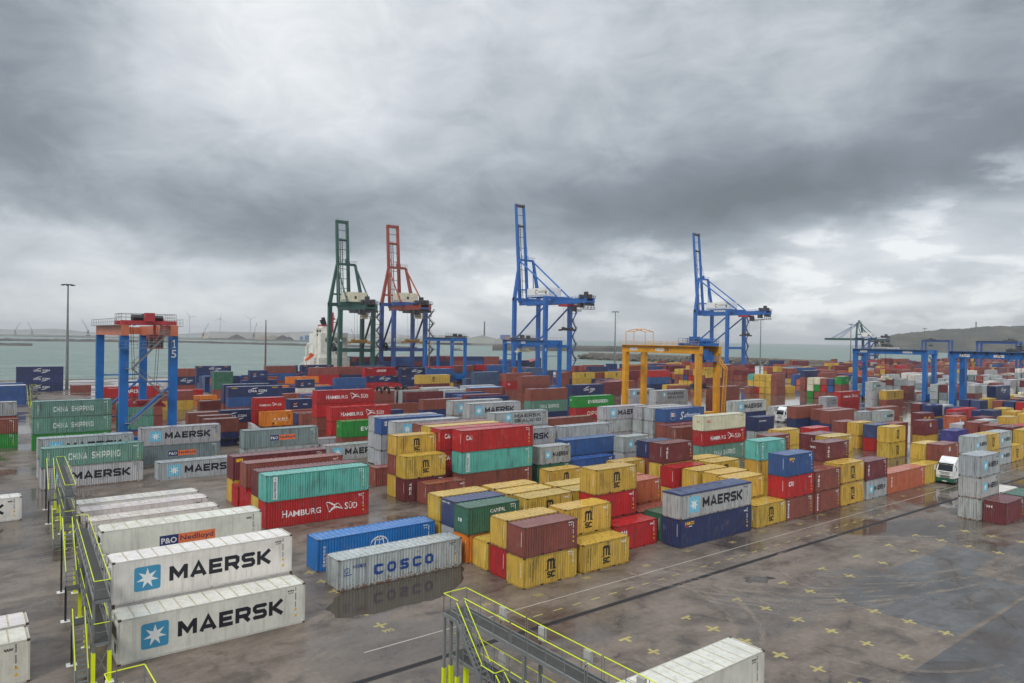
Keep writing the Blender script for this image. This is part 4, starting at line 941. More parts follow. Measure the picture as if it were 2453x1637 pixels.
MASS = """38.4 57.7 0.00 0 0 gw
38.5 60.5 0.00 0 0 y
45.1 49.3 0.00 0 0 y
51.8 52.1 0.00 0 0 br
45.1 54.9 0.00 0 0 y
44.9 57.7 0.00 0 0 y
45.2 60.5 0.00 0 0 y
51.4 54.9 0.00 0 0 y
51.6 57.7 0.00 0 0 y
59.2 54.9 0.00 0 0 ob
59.2 57.7 0.00 0 0 ob
59.2 57.7 2.59 0 0 ob
71.3 49.3 0.00 0 0 y
72.4 52.1 0.00 0 0 y
139.8 46.5 0.00 0 1 y
134.3 46.5 0.00 0 1 y
9.7 120.8 0.00 1 1 gw
24.7 151.5 0.00 0 0 br
27.0 79.9 0.00 1 1 y
47.6 143.7 0.00 0 1 br
48.2 140.9 0.00 0 1 br
54.7 185.1 0.00 2 0 br
56.3 194.5 0.00 1 0 br
56.3 194.5 2.59 1 0 nv
55.6 131.9 0.00 1 0 br
55.2 124.4 0.00 1 0 br
54.9 106.6 0.00 1 0 gw
54.9 106.6 2.59 1 0 gw
54.4 98.7 0.00 1 0 gw
54.4 98.7 2.59 1 0 gw
51.9 81.7 0.00 1 1 br
51.9 84.5 0.00 1 1 br
51.9 84.5 2.90 1 1 br
52.1 87.3 0.00 1 1 br
52.1 87.3 2.90 1 1 br
75.9 83.3 0.00 1 0 nv
72.2 60.5 0.00 0 0 y
86.1 75.3 0.00 0 0 br
76.5 110.4 0.00 1 1 gw
76.5 110.4 2.90 1 1 gw
76.7 116.5 0.00 1 1 br
76.7 116.5 2.90 1 1 gw
74.0 99.3 0.00 1 1 gw
74.0 99.3 2.90 1 0 gw
71.0 93.7 0.00 1 1 gw
132.2 142.6 0.00 1 1 nv
132.2 142.6 2.90 1 1 nv
111.4 118.7 0.00 1 1 br
101.8 99.9 0.00 1 0 gw
108.8 90.9 0.00 1 0 br
108.8 90.9 2.59 1 0 br
108.7 93.7 0.00 1 0 gw
108.5 96.5 0.00 1 0 gw
102.2 82.7 0.00 1 1 br
105.1 87.6 0.00 1 0 br
137.6 95.1 0.00 1 0 nv
137.6 95.1 2.59 1 0 nv
85.3 54.9 0.00 0 0 y
105.2 66.1 0.00 0 1 br
113.6 69.2 0.00 0 1 y
72.0 54.9 0.00 0 0 y
78.7 57.7 0.00 0 0 y
71.2 57.7 0.00 0 0 y
78.6 60.5 0.00 0 0 y
91.8 49.3 0.00 0 0 br
91.8 49.3 2.59 0 0 br
98.3 52.0 0.00 0 0 y
98.3 52.0 2.59 0 0 y
98.5 54.6 0.00 0 0 mr
98.5 54.6 2.59 0 0 mr
126.3 70.5 0.00 0 0 rd
142.3 72.9 0.00 0 0 br
148.5 65.7 0.00 0 0 br
148.5 65.7 2.59 0 0 br
122.7 49.3 0.00 0 0 y
146.2 53.9 0.00 0 0 br
169.3 62.3 0.00 0 1 mr
169.9 69.2 0.00 0 1 br
183.0 67.4 0.00 0 0 br
183.0 67.4 2.59 0 0 mr
197.3 66.6 0.00 0 0 gw
197.3 66.6 2.59 0 0 nv
193.0 63.3 0.00 0 1 br
202.2 63.6 0.00 0 1 br
202.2 63.6 2.90 0 1 y
168.2 49.8 0.00 0 0 br
168.2 49.8 2.59 0 0 rd
155.8 82.9 0.00 1 1 nv
163.4 89.4 0.00 1 0 nv
262.3 161.9 5.79 0 1 br
274.5 164.7 0.00 0 1 y
260.2 134.5 0.00 0 1 br
260.2 134.5 2.90 0 1 br
195.9 105.3 0.00 0 1 gw
173.1 80.8 0.00 1 1 br
170.5 78.2 0.00 0 1 gw
166.9 80.9 0.00 0 0 gw
252.6 81.9 0.00 1 1 br
252.6 81.9 2.90 1 1 nv
147.4 183.1 0.00 1 1 br
154.6 200.9 0.00 1 1 br
247.6 241.9 0.00 1 1 y
228.9 199.4 0.00 1 1 nv
294.9 271.1 0.00 2 0 nv
294.9 271.1 2.59 2 0 nv
294.9 271.1 5.18 2 0 nv
137.0 117.3 0.00 1 1 gw
83.8 92.7 0.00 1 1 gw
128.3 258.3 0.00 2 1 br
128.3 258.3 2.90 2 1 rd
128.3 255.2 0.00 2 1 rd
140.1 250.4 0.00 2 1 nv
119.0 201.4 0.00 1 1 y
157.5 230.5 0.00 1 0 ng
157.5 230.5 2.59 1 0 ng
124.6 179.9 0.00 1 1 br
159.3 227.2 0.00 1 0 ng
62.2 269.6 0.00 0 1 br
78.5 309.2 0.00 2 0 nv
78.5 309.2 2.59 2 0 nv
67.0 242.6 0.00 0 1 br
80.6 248.8 0.00 0 1 bl
80.6 248.8 2.90 0 1 nv
65.5 172.5 0.00 0 0 nv
93.3 238.0 0.00 0 1 tkw
114.5 287.7 0.00 2 1 rd
114.5 287.7 2.90 2 1 br
43.2 150.6 0.00 0 1 br
37.5 145.2 0.00 0 0 br
37.2 151.9 0.00 0 0 br
-2.5 162.7 0.00 1 0 br
-2.5 162.7 2.59 1 0 br
92.8 180.3 0.00 0 1 br
102.8 186.0 0.00 0 0 br
102.8 186.0 2.59 0 0 br
93.9 156.2 0.00 1 0 nv
185.5 282.4 0.00 1 0 br
185.5 282.4 2.59 1 0 ng
167.7 275.6 0.00 2 0 rd
167.7 275.6 2.59 2 0 nv
167.7 275.6 5.18 2 0 rd
97.1 281.1 0.00 1 1 br
78.1 249.9 0.00 1 0 nv
78.1 249.9 2.59 1 0 nv
90.6 245.4 0.00 0 0 nv
72.7 266.0 0.00 0 0 nv
72.7 266.0 2.59 0 0 br
72.7 266.0 5.18 0 0 nv
81.5 220.6 0.00 1 0 br
268.7 262.1 0.00 0 1 bl
268.7 262.1 2.90 0 1 bl
268.7 262.1 5.79 0 1 nv
256.7 216.3 0.00 0 1 br
219.0 244.6 0.00 0 1 br
93.5 107.6 0.00 1 0 br
257.9 171.4 0.00 0 0 br
261.2 171.9 0.00 0 1 bl
271.7 208.5 0.00 0 0 br
271.7 208.5 2.59 0 0 br
271.7 208.5 5.18 0 0 y
28.2 192.6 0.00 1 1 br
31.4 175.2 0.00 0 0 br
262.2 164.7 0.00 0 0 y
262.2 164.7 2.59 0 0 y
262.2 164.7 5.18 0 0 y
262.2 167.4 0.00 0 0 y
262.2 167.4 2.59 0 0 y
262.2 167.4 5.18 0 0 y
262.3 170.1 0.00 0 0 rd
262.3 170.1 2.59 0 0 y
262.3 170.1 5.18 0 0 y
262.2 172.8 0.00 0 0 y
262.2 172.8 2.59 0 0 y
262.2 172.8 5.18 0 0 tq
260.1 137.3 0.00 0 0 br
260.1 137.3 2.59 0 0 bl
260.1 137.3 5.18 0 0 bn
260.2 140.0 0.00 0 0 br
260.2 140.0 2.59 0 0 rd
260.2 140.0 5.18 0 0 br
260.3 142.7 0.00 0 0 br
260.3 142.7 2.59 0 0 gn
260.3 142.7 5.18 0 0 cr
260.2 145.4 0.00 0 0 gn
260.2 145.4 2.59 0 0 cr
260.2 145.4 5.18 0 0 cr
271.8 211.2 0.00 0 0 y
271.8 211.2 2.59 0 0 rd
271.8 211.2 5.18 0 0 br
271.7 213.9 0.00 0 0 y
271.7 213.9 2.59 0 0 bn
271.7 213.9 5.18 0 0 mr
271.7 216.6 0.00 0 0 y
271.7 216.6 2.59 0 0 br
271.7 216.6 5.18 0 0 y
271.7 219.3 0.00 0 0 br
271.7 219.3 2.59 0 0 br
271.7 219.3 5.18 0 0 y
262.0 90.9 0.00 0 0 gw
262.0 90.9 2.59 0 1 mr
262.0 93.7 0.00 0 1 gw
262.0 93.7 2.90 0 0 mr
262.0 93.7 5.49 0 0 br
262.0 96.5 0.00 0 0 w
262.0 96.5 2.59 0 0 gw
262.0 96.5 5.18 0 0 w
262.0 99.2 0.00 0 0 gw
262.0 99.2 2.59 0 0 bg
262.0 99.2 5.18 0 0 mr
262.0 102.0 0.00 0 0 bg
262.0 102.0 2.59 0 0 gw
262.0 102.0 5.18 0 0 gw
268.5 90.9 0.00 0 0 br
268.5 90.9 2.59 0 0 w
268.5 90.9 5.18 0 0 gw
268.5 93.7 0.00 0 0 bg
268.5 93.7 2.59 0 0 w
268.5 93.7 5.18 0 1 gw
268.5 96.5 0.00 0 0 mr
268.5 96.5 2.59 0 1 gw
268.5 96.5 5.49 0 0 mr
268.5 99.2 0.00 0 0 w
268.5 99.2 2.59 0 1 mr
268.5 99.2 5.49 0 1 gw
268.4 102.0 0.00 0 1 gw
268.4 102.0 2.90 0 1 gw
268.4 102.0 5.79 0 0 gw
281.6 90.9 0.00 0 0 w
281.6 90.9 2.59 0 1 gw
281.6 90.9 5.49 0 1 br
281.6 93.7 0.00 0 0 gw
281.6 93.7 2.59 0 0 w
281.6 93.7 5.18 0 1 gw
281.5 96.5 0.00 0 0 br
281.5 96.5 2.59 0 0 gw
281.5 96.5 5.18 0 0 gw
281.6 99.2 0.00 0 0 gw
281.6 99.2 2.59 0 1 w
281.6 99.2 5.49 0 0 gw
281.5 102.0 0.00 0 0 gw
281.5 102.0 2.59 0 1 gw
281.5 102.0 5.49 0 0 mr
281.5 104.8 0.00 0 0 gw
281.5 104.8 2.59 0 0 br
281.5 104.8 5.18 0 1 gw
301.0 93.7 0.00 0 0 gw
301.0 93.7 2.59 0 0 w
301.0 99.2 0.00 0 0 mr
301.0 99.2 2.59 0 0 br
301.0 99.2 5.18 0 1 w
301.0 102.0 0.00 0 0 gw
301.0 102.0 2.59 0 0 bg
301.0 102.0 5.18 0 1 mr
320.6 93.7 0.00 0 0 gw
320.6 93.7 2.59 0 1 gw
320.6 93.7 5.49 0 0 mr
320.6 99.2 0.00 0 0 gw
320.6 99.2 2.59 0 0 w
320.6 99.2 5.18 0 1 gw
327.1 96.5 0.00 0 1 mr
327.1 96.5 2.90 0 0 gw
327.1 96.5 5.49 0 1 gw
327.0 99.2 0.00 0 0 gw
327.0 99.2 2.59 0 0 gw
327.0 99.2 5.18 0 1 w
327.1 104.8 0.00 0 0 mr
327.1 104.8 2.59 0 0 gw
327.1 104.8 5.18 0 1 gw
333.6 102.0 0.00 0 0 gw
333.6 102.0 2.59 0 0 bg
333.6 102.0 5.18 0 0 gw
285.0 113.1 0.00 0 0 gw
285.0 113.1 2.59 0 0 gw
285.0 115.9 0.00 0 0 gw
285.0 121.4 0.00 0 0 mr
285.0 124.2 0.00 0 0 br
285.0 124.2 2.59 0 0 gw
285.0 124.2 5.18 0 0 gw
285.0 127.0 0.00 0 0 bg
285.0 127.0 2.59 0 0 gw
285.0 127.0 5.18 0 0 br
298.0 121.4 0.00 0 0 br
298.1 124.2 0.00 0 0 gw
304.6 121.4 0.00 0 0 gw
304.5 124.2 0.00 0 0 gw
304.5 127.0 0.00 0 0 gw
311.0 115.9 0.00 0 1 gw
311.0 115.9 2.90 0 0 gw
311.0 115.9 5.49 0 0 gw
311.0 118.7 0.00 0 0 gw
311.0 118.7 2.59 0 0 gw
311.0 118.7 5.18 0 0 gw
311.0 124.2 0.00 0 0 br
311.0 124.2 2.59 0 1 mr
311.0 127.0 0.00 0 0 gw
311.0 127.0 2.59 0 0 bg
311.0 127.0 5.18 0 0 gw
317.5 127.0 0.00 0 1 mr
317.5 127.0 2.90 0 1 br
317.5 127.0 5.79 0 1 gw
324.0 121.4 0.00 0 0 gw
324.0 121.4 2.59 0 0 gw
324.0 121.4 5.18 0 1 gw
324.1 124.2 0.00 0 0 gw
324.1 124.2 2.59 0 0 w
324.0 127.0 0.00 0 0 gw
324.0 127.0 2.59 0 0 mr
337.0 127.0 0.00 0 1 gw
337.0 127.0 2.90 0 0 gw
337.0 127.0 5.49 0 0 gw
350.0 113.1 0.00 0 0 gw
350.0 113.1 2.59 0 1 bg
350.0 113.1 5.49 0 1 gw
350.1 115.9 0.00 0 0 mr
350.1 115.9 2.59 0 0 mr
350.1 115.9 5.18 0 0 gw
350.0 118.7 0.00 0 0 gw
350.0 118.7 2.59 0 0 mr
350.0 118.7 5.18 0 1 br
350.1 121.4 0.00 0 0 gw
350.1 121.4 2.59 0 1 mr
350.1 124.2 0.00 0 1 gw
350.1 124.2 2.90 0 0 bg
350.1 127.0 0.00 0 1 mr
350.1 127.0 2.90 0 0 bg
350.1 127.0 5.49 0 1 bg
356.6 113.1 0.00 0 1 br
356.6 113.1 2.90 0 0 gw
356.6 113.1 5.49 0 1 mr
356.6 115.9 0.00 0 0 gw
356.6 115.9 2.59 0 0 w
356.6 115.9 5.18 0 1 bg
356.6 118.7 0.00 0 1 w
356.6 118.7 2.90 0 0 mr
356.6 118.7 5.49 0 0 gw
356.6 121.4 0.00 0 0 gw
356.6 121.4 2.59 0 0 mr
356.6 121.4 5.18 0 0 gw
356.6 124.2 0.00 0 1 gw
356.6 124.2 2.90 0 0 gw
356.6 124.2 5.49 0 0 bg
356.6 127.0 0.00 0 0 gw
356.6 127.0 2.59 0 0 gw
356.6 127.0 5.18 0 0 br
363.1 113.1 0.00 0 0 gw
363.1 113.1 2.59 0 1 gw
363.1 113.1 5.49 0 0 br
363.1 121.4 0.00 0 0 br
363.1 121.4 2.59 0 0 gw
363.1 121.4 5.18 0 1 gw
369.6 115.9 0.00 0 0 gw
369.6 115.9 2.59 0 1 gw
369.6 115.9 5.49 0 0 bg
376.1 118.7 0.00 0 0 bg
376.1 118.7 2.59 0 1 gw
376.1 118.7 5.49 0 0 br
376.1 124.2 0.00 0 0 w
376.1 124.2 2.59 0 0 gw
376.1 124.2 5.18 0 0 gw
395.7 124.2 0.00 0 0 gw
395.7 124.2 2.59 0 0 gw
395.7 124.2 5.18 0 0 gw
408.7 121.4 0.00 0 0 gw
408.7 121.4 2.59 0 1 gw
415.1 121.4 0.00 0 1 gw
415.1 121.4 2.90 0 0 gw
415.1 121.4 5.49 0 0 bg
415.1 124.2 0.00 0 0 gw
415.1 124.2 2.59 0 0 mr
415.1 124.2 5.18 0 1 gw
415.1 127.0 0.00 0 0 bg
415.1 127.0 2.59 0 1 bg
434.7 127.0 0.00 0 0 gw
434.7 127.0 2.59 0 0 gw
434.7 127.0 5.18 0 0 mr
285.0 135.3 0.00 0 0 gw
285.0 135.3 2.59 0 0 gw
285.0 135.3 5.18 0 0 gw
285.0 138.1 0.00 0 0 gw
285.0 138.1 2.59 0 0 gw
285.0 138.1 5.18 0 0 mr
285.0 140.9 0.00 0 1 gw
285.0 140.9 2.90 0 0 br
285.0 140.9 5.49 0 0 bg
285.0 146.4 0.00 0 1 bg
285.0 146.4 2.90 0 0 gw
291.5 135.3 0.00 1 0 gw
291.5 138.1 0.00 1 0 gw
291.5 138.1 2.59 1 0 gw
310.7 146.4 0.00 1 0 br
310.7 146.4 2.59 1 0 mr
323.3 135.3 0.00 1 0 gw
323.3 135.3 2.59 1 1 gw
323.3 135.3 5.49 1 0 w
323.3 140.9 0.00 1 0 gw
323.3 140.9 2.59 1 1 gw
323.3 146.4 0.00 1 0 br
323.3 146.4 2.59 1 0 gw
323.3 146.4 5.18 1 0 gw
335.9 135.3 0.00 1 0 gw
335.9 135.3 2.59 1 0 mr
336.0 138.1 0.00 1 0 br
336.0 138.1 2.59 1 0 gw
336.0 138.1 5.18 1 0 gw
335.9 140.9 0.00 1 0 gw
335.9 140.9 2.59 1 0 gw
335.9 140.9 5.18 1 0 gw
336.0 143.6 0.00 1 1 gw
336.0 143.6 2.90 1 1 gw
336.0 143.6 5.79 1 0 w
348.6 135.3 0.00 1 0 bg
348.6 135.3 2.59 1 0 gw
348.6 135.3 5.18 1 0 mr
348.6 138.1 0.00 1 1 gw
348.6 138.1 2.90 1 1 gw
348.6 138.1 5.79 1 0 w
348.6 143.6 0.00 1 0 gw
348.6 143.6 2.59 1 0 w
348.6 143.6 5.18 1 1 gw
348.5 146.4 0.00 1 0 w
348.5 146.4 2.59 1 1 gw
348.5 146.4 5.49 1 0 br
412.2 146.4 0.00 1 1 gw
412.2 146.4 2.90 1 0 mr
412.2 146.4 5.49 1 0 w
437.5 140.9 0.00 1 1 gw
437.5 140.9 2.90 1 1 gw
450.0 140.9 0.00 1 0 gw
450.0 140.9 2.59 1 0 mr
450.0 149.2 0.00 1 0 w
450.0 149.2 2.59 1 0 gw
450.0 149.2 5.18 1 0 gw
462.7 140.9 0.00 1 1 gw
462.7 140.9 2.90 1 0 gw
488.4 143.6 0.00 0 0 gw
488.4 143.6 2.59 0 1 gw
488.4 143.6 5.49 0 0 w
488.4 146.4 0.00 0 0 mr
488.4 146.4 2.59 0 0 mr
488.4 146.4 5.18 0 1 w
488.4 149.2 0.00 0 1 gw
488.4 149.2 2.90 0 0 w
488.4 149.2 5.49 0 1 mr
195.0 71.5 0.00 0 0 bn
195.0 71.5 2.59 0 0 rd
195.0 74.3 0.00 0 0 nv
194.9 77.0 0.00 0 1 y
201.5 71.5 0.00 0 0 br
201.5 71.5 2.59 0 0 rd
201.5 74.3 0.00 0 0 nv
201.5 74.3 2.59 0 0 nv
201.5 77.0 0.00 0 1 rd
201.5 77.0 2.90 0 0 gw
201.5 79.8 0.00 0 0 nv
201.5 79.8 2.59 0 1 nv
201.5 82.6 0.00 0 0 y
234.1 68.7 0.00 0 1 mr
234.1 68.7 2.90 0 0 rd
234.0 71.5 0.00 0 0 nv
234.0 71.5 2.59 0 1 nv
234.1 74.3 0.00 0 0 br
234.1 74.3 2.59 0 1 br
234.0 79.8 0.00 0 0 y
234.0 82.6 0.00 0 0 y
234.0 82.6 2.59 0 0 nv
240.5 74.3 0.00 0 0 br
240.5 74.3 2.59 0 0 bn
240.6 79.8 0.00 0 0 y
240.6 79.8 2.59 0 1 y
247.0 71.5 0.00 0 0 br
247.0 71.5 2.59 0 1 nv
247.1 74.3 0.00 0 0 mr
247.1 74.3 2.59 0 1 br
266.5 77.0 0.00 0 0 y
266.5 77.0 2.59 0 1 bn
266.6 82.6 0.00 0 0 rd
266.6 82.6 2.59 0 0 y
273.1 79.8 0.00 0 0 br
273.1 79.8 2.59 0 1 bn
273.1 82.6 0.00 0 0 y
273.1 82.6 2.59 0 0 y
160.0 46.5 0.00 0 0 gw
160.0 49.3 0.00 0 1 gw
160.0 52.1 0.00 0 1 br
160.0 54.8 0.00 0 1 br
160.0 57.6 0.00 0 0 mr
160.0 57.6 2.59 0 0 gw
173.0 57.6 0.00 0 0 gw
173.0 57.6 2.59 0 0 gw
179.6 60.4 0.00 0 0 mr
179.6 60.4 2.59 0 0 mr
186.0 57.6 0.00 0 0 mr
199.0 57.6 0.00 0 0 gw
199.0 57.6 2.59 0 0 y
199.0 60.4 0.00 0 0 y
199.0 60.4 2.59 0 1 y
212.1 60.4 0.00 0 1 br
212.1 60.4 2.90 0 0 y
275.0 135.3 0.00 0 0 gw
275.0 135.3 2.59 0 1 gw
275.0 140.9 0.00 0 0 mr
275.0 140.9 2.59 0 0 gw
327.1 138.1 0.00 0 0 mr
327.1 138.1 2.59 0 0 gw
327.1 149.2 0.00 0 0 gw
327.1 149.2 2.59 0 1 mr
300.0 157.5 0.00 1 0 br
300.0 157.5 2.59 1 0 br
300.0 163.1 0.00 1 0 y
300.0 163.1 2.59 1 1 br
300.0 163.1 5.49 1 0 br
300.0 168.6 0.00 1 1 mr
300.0 168.6 2.90 1 0 br
300.0 171.4 0.00 1 1 br
300.0 171.4 2.90 1 1 br
350.6 157.5 0.00 1 0 br
350.6 157.5 2.59 1 0 br
350.5 160.3 0.00 1 0 br
350.5 160.3 2.59 1 1 br
350.6 163.1 0.00 1 0 br
350.6 163.1 2.59 1 0 nv
350.5 165.8 0.00 1 1 br
350.5 165.8 2.90 1 1 br
350.6 171.4 0.00 1 0 br
350.6 171.4 2.59 1 0 br
350.6 171.4 5.18 1 0 ob
363.2 157.5 0.00 1 1 mr
363.2 157.5 2.90 1 0 nv
375.9 163.1 0.00 1 0 nv
375.9 163.1 2.59 1 1 br
375.9 163.1 5.49 1 0 br
375.9 168.6 0.00 1 1 ob
375.9 168.6 2.90 1 0 br
375.9 168.6 5.49 1 1 br
375.9 171.4 0.00 1 1 mr
375.9 171.4 2.90 1 0 br
375.9 171.4 5.49 1 0 y
388.5 157.5 0.00 1 1 br
388.5 157.5 2.90 1 0 mr
388.5 157.5 5.49 1 0 br
388.5 168.6 0.00 1 0 nv
388.5 168.6 2.59 1 1 br
388.5 168.6 5.49 1 0 br
413.7 160.3 0.00 1 1 nv
413.7 160.3 2.90 1 0 mr
413.7 160.3 5.49 1 0 br
413.8 165.8 0.00 1 0 mr
413.8 165.8 2.59 1 1 mr
413.8 165.8 5.49 1 1 br
413.8 168.6 0.00 1 0 br
413.8 168.6 2.59 1 0 y
413.8 168.6 5.18 1 0 br
413.8 171.4 0.00 1 1 nv
413.8 171.4 2.90 1 0 br
413.8 171.4 5.49 1 0 br
439.1 160.3 0.00 1 0 br
439.1 160.3 2.59 1 1 mr
439.1 160.3 5.49 1 0 y
439.1 163.1 0.00 1 0 br
439.1 163.1 2.59 1 1 ob
439.1 163.1 5.49 1 0 ob
439.0 168.6 0.00 1 0 mr
439.0 168.6 2.59 1 0 br
439.0 168.6 5.18 1 1 br
451.7 157.5 0.00 1 0 br
451.7 157.5 2.59 1 0 br
477.0 163.1 0.00 1 0 br
477.0 163.1 2.59 1 1 br
477.0 163.1 5.49 1 1 br
477.0 165.8 0.00 1 1 br
477.0 165.8 2.90 1 1 mr
477.0 165.8 5.79 1 0 ob
476.9 168.6 0.00 1 1 br
476.9 168.6 2.90 1 0 y
476.9 168.6 5.49 1 0 br
476.9 171.4 0.00 1 1 ob
476.9 171.4 2.90 1 1 br
476.9 171.4 5.79 1 0 mr
489.6 157.5 0.00 1 1 br
489.6 157.5 2.90 1 0 br
489.6 157.5 5.49 1 0 mr
502.2 157.5 0.00 1 0 mr
502.2 157.5 2.59 1 0 y
502.2 157.5 5.18 1 1 br
502.3 160.3 0.00 1 1 ob
502.3 160.3 2.90 1 0 br
502.3 160.3 5.49 1 0 mr
502.3 163.1 0.00 1 0 ob
502.3 163.1 2.59 1 0 y
502.3 163.1 5.18 1 0 y
502.2 165.8 0.00 1 0 br
502.2 165.8 2.59 1 0 nv
502.2 165.8 5.18 1 0 br
514.9 160.3 0.00 1 1 ob
514.9 160.3 2.90 1 1 br
514.9 160.3 5.79 1 0 mr
330.0 179.7 0.00 1 0 bl
330.0 179.7 2.59 1 0 gw
330.0 179.7 5.18 1 0 br
330.0 182.5 0.00 1 1 br
330.0 182.5 2.90 1 0 y
330.0 182.5 5.49 1 0 br
330.0 190.8 0.00 1 1 ob
330.0 193.6 0.00 1 0 bl
330.0 193.6 2.59 1 0 bl
342.7 182.5 0.00 0 0 bn
342.7 182.5 2.59 0 0 y
342.7 182.5 5.18 0 0 br
342.7 188.0 0.00 0 0 br
342.7 188.0 2.59 0 0 bn
342.7 188.0 5.18 0 1 rd
349.1 179.7 0.00 0 0 ob
349.1 179.7 2.59 0 0 ob
349.1 185.3 0.00 0 0 nv
349.1 185.3 2.59 0 1 nv
355.6 179.7 0.00 1 1 gw
355.6 179.7 2.90 1 0 bl
368.3 190.8 0.00 1 0 bn
368.3 190.8 2.59 1 0 bn
381.0 190.8 0.00 0 0 rd
381.0 190.8 2.59 0 1 br
387.5 179.7 0.00 0 0 y
387.5 179.7 2.59 0 0 y
387.5 179.7 5.18 0 0 br
387.5 185.3 0.00 0 0 br
387.5 185.3 2.59 0 0 bn
387.5 185.3 5.18 0 1 gw
387.4 188.0 0.00 0 1 nv
387.4 188.0 2.90 0 1 bn
387.4 188.0 5.79 0 0 bn
387.5 190.8 0.00 0 1 gw
387.5 190.8 2.90 0 0 gw
387.4 193.6 0.00 0 1 gw
387.4 193.6 2.90 0 0 y
387.4 193.6 5.49 0 0 y
400.4 182.5 0.00 0 1 nv
400.4 182.5 2.90 0 0 ob
400.4 182.5 5.49 0 0 rd
400.5 188.0 0.00 0 0 rd
400.5 188.0 2.59 0 0 gw
400.5 188.0 5.18 0 0 br
458.3 185.3 0.00 1 0 mr
458.3 185.3 2.59 1 1 gw
458.3 185.3 5.49 1 1 rd
458.3 188.0 0.00 1 0 br
458.3 188.0 2.59 1 1 br
458.3 188.0 5.49 1 0 bn
458.3 193.6 0.00 1 1 bl
458.3 193.6 2.90 1 0 ob
458.3 193.6 5.49 1 0 br
471.0 182.5 0.00 0 1 bl
471.0 182.5 2.90 0 1 bn
471.0 182.5 5.79 0 0 br
471.0 185.3 0.00 0 0 ob
471.0 185.3 2.59 0 1 br
471.0 185.3 5.49 0 0 br
477.5 179.7 0.00 1 0 br
477.5 179.7 2.59 1 0 br
477.5 179.7 5.18 1 0 mr
477.4 182.5 0.00 1 0 br
477.4 182.5 2.59 1 0 gw
477.4 182.5 5.18 1 0 y
578.9 179.7 0.00 1 0 mr
578.9 179.7 2.59 1 1 br
578.9 179.7 5.49 1 1 br
578.9 188.0 0.00 1 1 br
578.9 188.0 2.90 1 0 br
578.9 188.0 5.49 1 0 bl
591.6 179.7 0.00 0 0 ob
591.6 179.7 2.59 0 0 y
591.6 179.7 5.18 0 0 mr
591.6 185.3 0.00 0 1 bl
591.6 185.3 2.90 0 1 bl
591.6 185.3 5.79 0 0 ob
591.6 193.6 0.00 0 0 gw
591.6 193.6 2.59 0 0 rd
591.6 193.6 5.18 0 0 gw
604.6 182.5 0.00 0 1 gw
604.6 182.5 2.90 0 0 br
611.1 182.5 0.00 0 0 br
611.1 182.5 2.59 0 0 y
611.1 185.3 0.00 0 0 bl
611.1 185.3 2.59 0 0 mr
611.1 185.3 5.18 0 0 y
611.1 190.8 0.00 0 1 bl
611.1 190.8 2.90 0 1 rd
611.1 190.8 5.79 0 0 nv
611.1 193.6 0.00 0 0 ob
611.1 193.6 2.59 0 0 gw
611.1 193.6 5.18 0 1 bl
642.9 188.0 0.00 1 0 y
642.9 188.0 2.59 1 0 y
642.9 190.8 0.00 1 0 bn
642.9 190.8 2.59 1 1 rd
642.9 190.8 5.49 1 0 nv
642.9 193.6 0.00 1 0 bn
642.9 193.6 2.59 1 0 br
642.9 193.6 5.18 1 0 rd
340.0 201.9 0.00 0 0 y
340.0 201.9 2.59 0 0 br
340.0 201.9 5.18 0 0 br
340.0 204.7 0.00 0 0 gw
340.0 204.7 2.59 0 0 nv
340.0 204.7 5.18 0 0 br
340.0 210.2 0.00 0 1 mr
340.0 210.2 2.90 0 0 nv
340.0 210.2 5.49 0 1 y
340.0 213.0 0.00 0 0 nv
340.0 213.0 2.59 0 0 br
340.0 213.0 5.18 0 0 br
340.0 215.8 0.00 0 1 y
340.0 215.8 2.90 0 1 y
340.0 215.8 5.79 0 0 ob
346.6 201.9 0.00 1 0 y
346.6 201.9 2.59 1 0 gw
346.6 201.9 5.18 1 1 bl
346.5 210.2 0.00 1 0 y
346.5 210.2 2.59 1 0 mr
346.5 210.2 5.18 1 1 gw
359.2 201.9 0.00 0 0 br
359.2 201.9 2.59 0 1 gw
359.2 201.9 5.49 0 0 bl
359.1 204.7 0.00 0 1 gw
359.1 204.7 2.90 0 0 mr
359.1 204.7 5.49 0 1 y
359.1 210.2 0.00 0 0 br
359.1 210.2 2.59 0 0 nv
359.1 210.2 5.18 0 1 gw
359.2 213.0 0.00 0 1 nv
359.2 213.0 2.90 0 0 br
359.2 213.0 5.49 0 1 bn
365.6 204.7 0.00 0 0 br
365.6 204.7 2.59 0 0 bn
365.6 204.7 5.18 0 0 bn
365.7 207.5 0.00 0 0 rd
365.7 207.5 2.59 0 1 mr
365.7 207.5 5.49 0 1 br
365.7 213.0 0.00 0 1 bn
365.7 213.0 2.90 0 0 bn
365.7 213.0 5.49 0 1 br
385.2 201.9 0.00 1 1 br
385.2 201.9 2.90 1 1 ob
385.2 213.0 0.00 1 1 bl
385.2 213.0 2.90 1 0 br
385.2 213.0 5.49 1 0 br
410.9 201.9 0.00 1 1 y
410.9 201.9 2.90 1 1 rd
410.9 201.9 5.79 1 1 mr
410.8 207.5 0.00 1 1 bn
410.8 207.5 2.90 1 0 rd
410.8 213.0 0.00 1 0 br
410.8 213.0 2.59 1 0 bn
410.8 213.0 5.18 1 0 mr
410.9 215.8 0.00 1 0 bl
410.9 215.8 2.59 1 1 br
410.9 215.8 5.49 1 0 br
423.5 210.2 0.00 1 1 gw
423.5 210.2 2.90 1 0 ob
423.5 210.2 5.49 1 1 br
436.1 201.9 0.00 0 0 gw
436.1 201.9 2.59 0 0 rd
436.1 201.9 5.18 0 0 y
436.2 204.7 0.00 0 0 br
436.2 204.7 2.59 0 0 br
436.2 204.7 5.18 0 0 bn
436.1 210.2 0.00 0 0 y
436.1 210.2 2.59 0 0 rd
436.1 210.2 5.18 0 0 bn
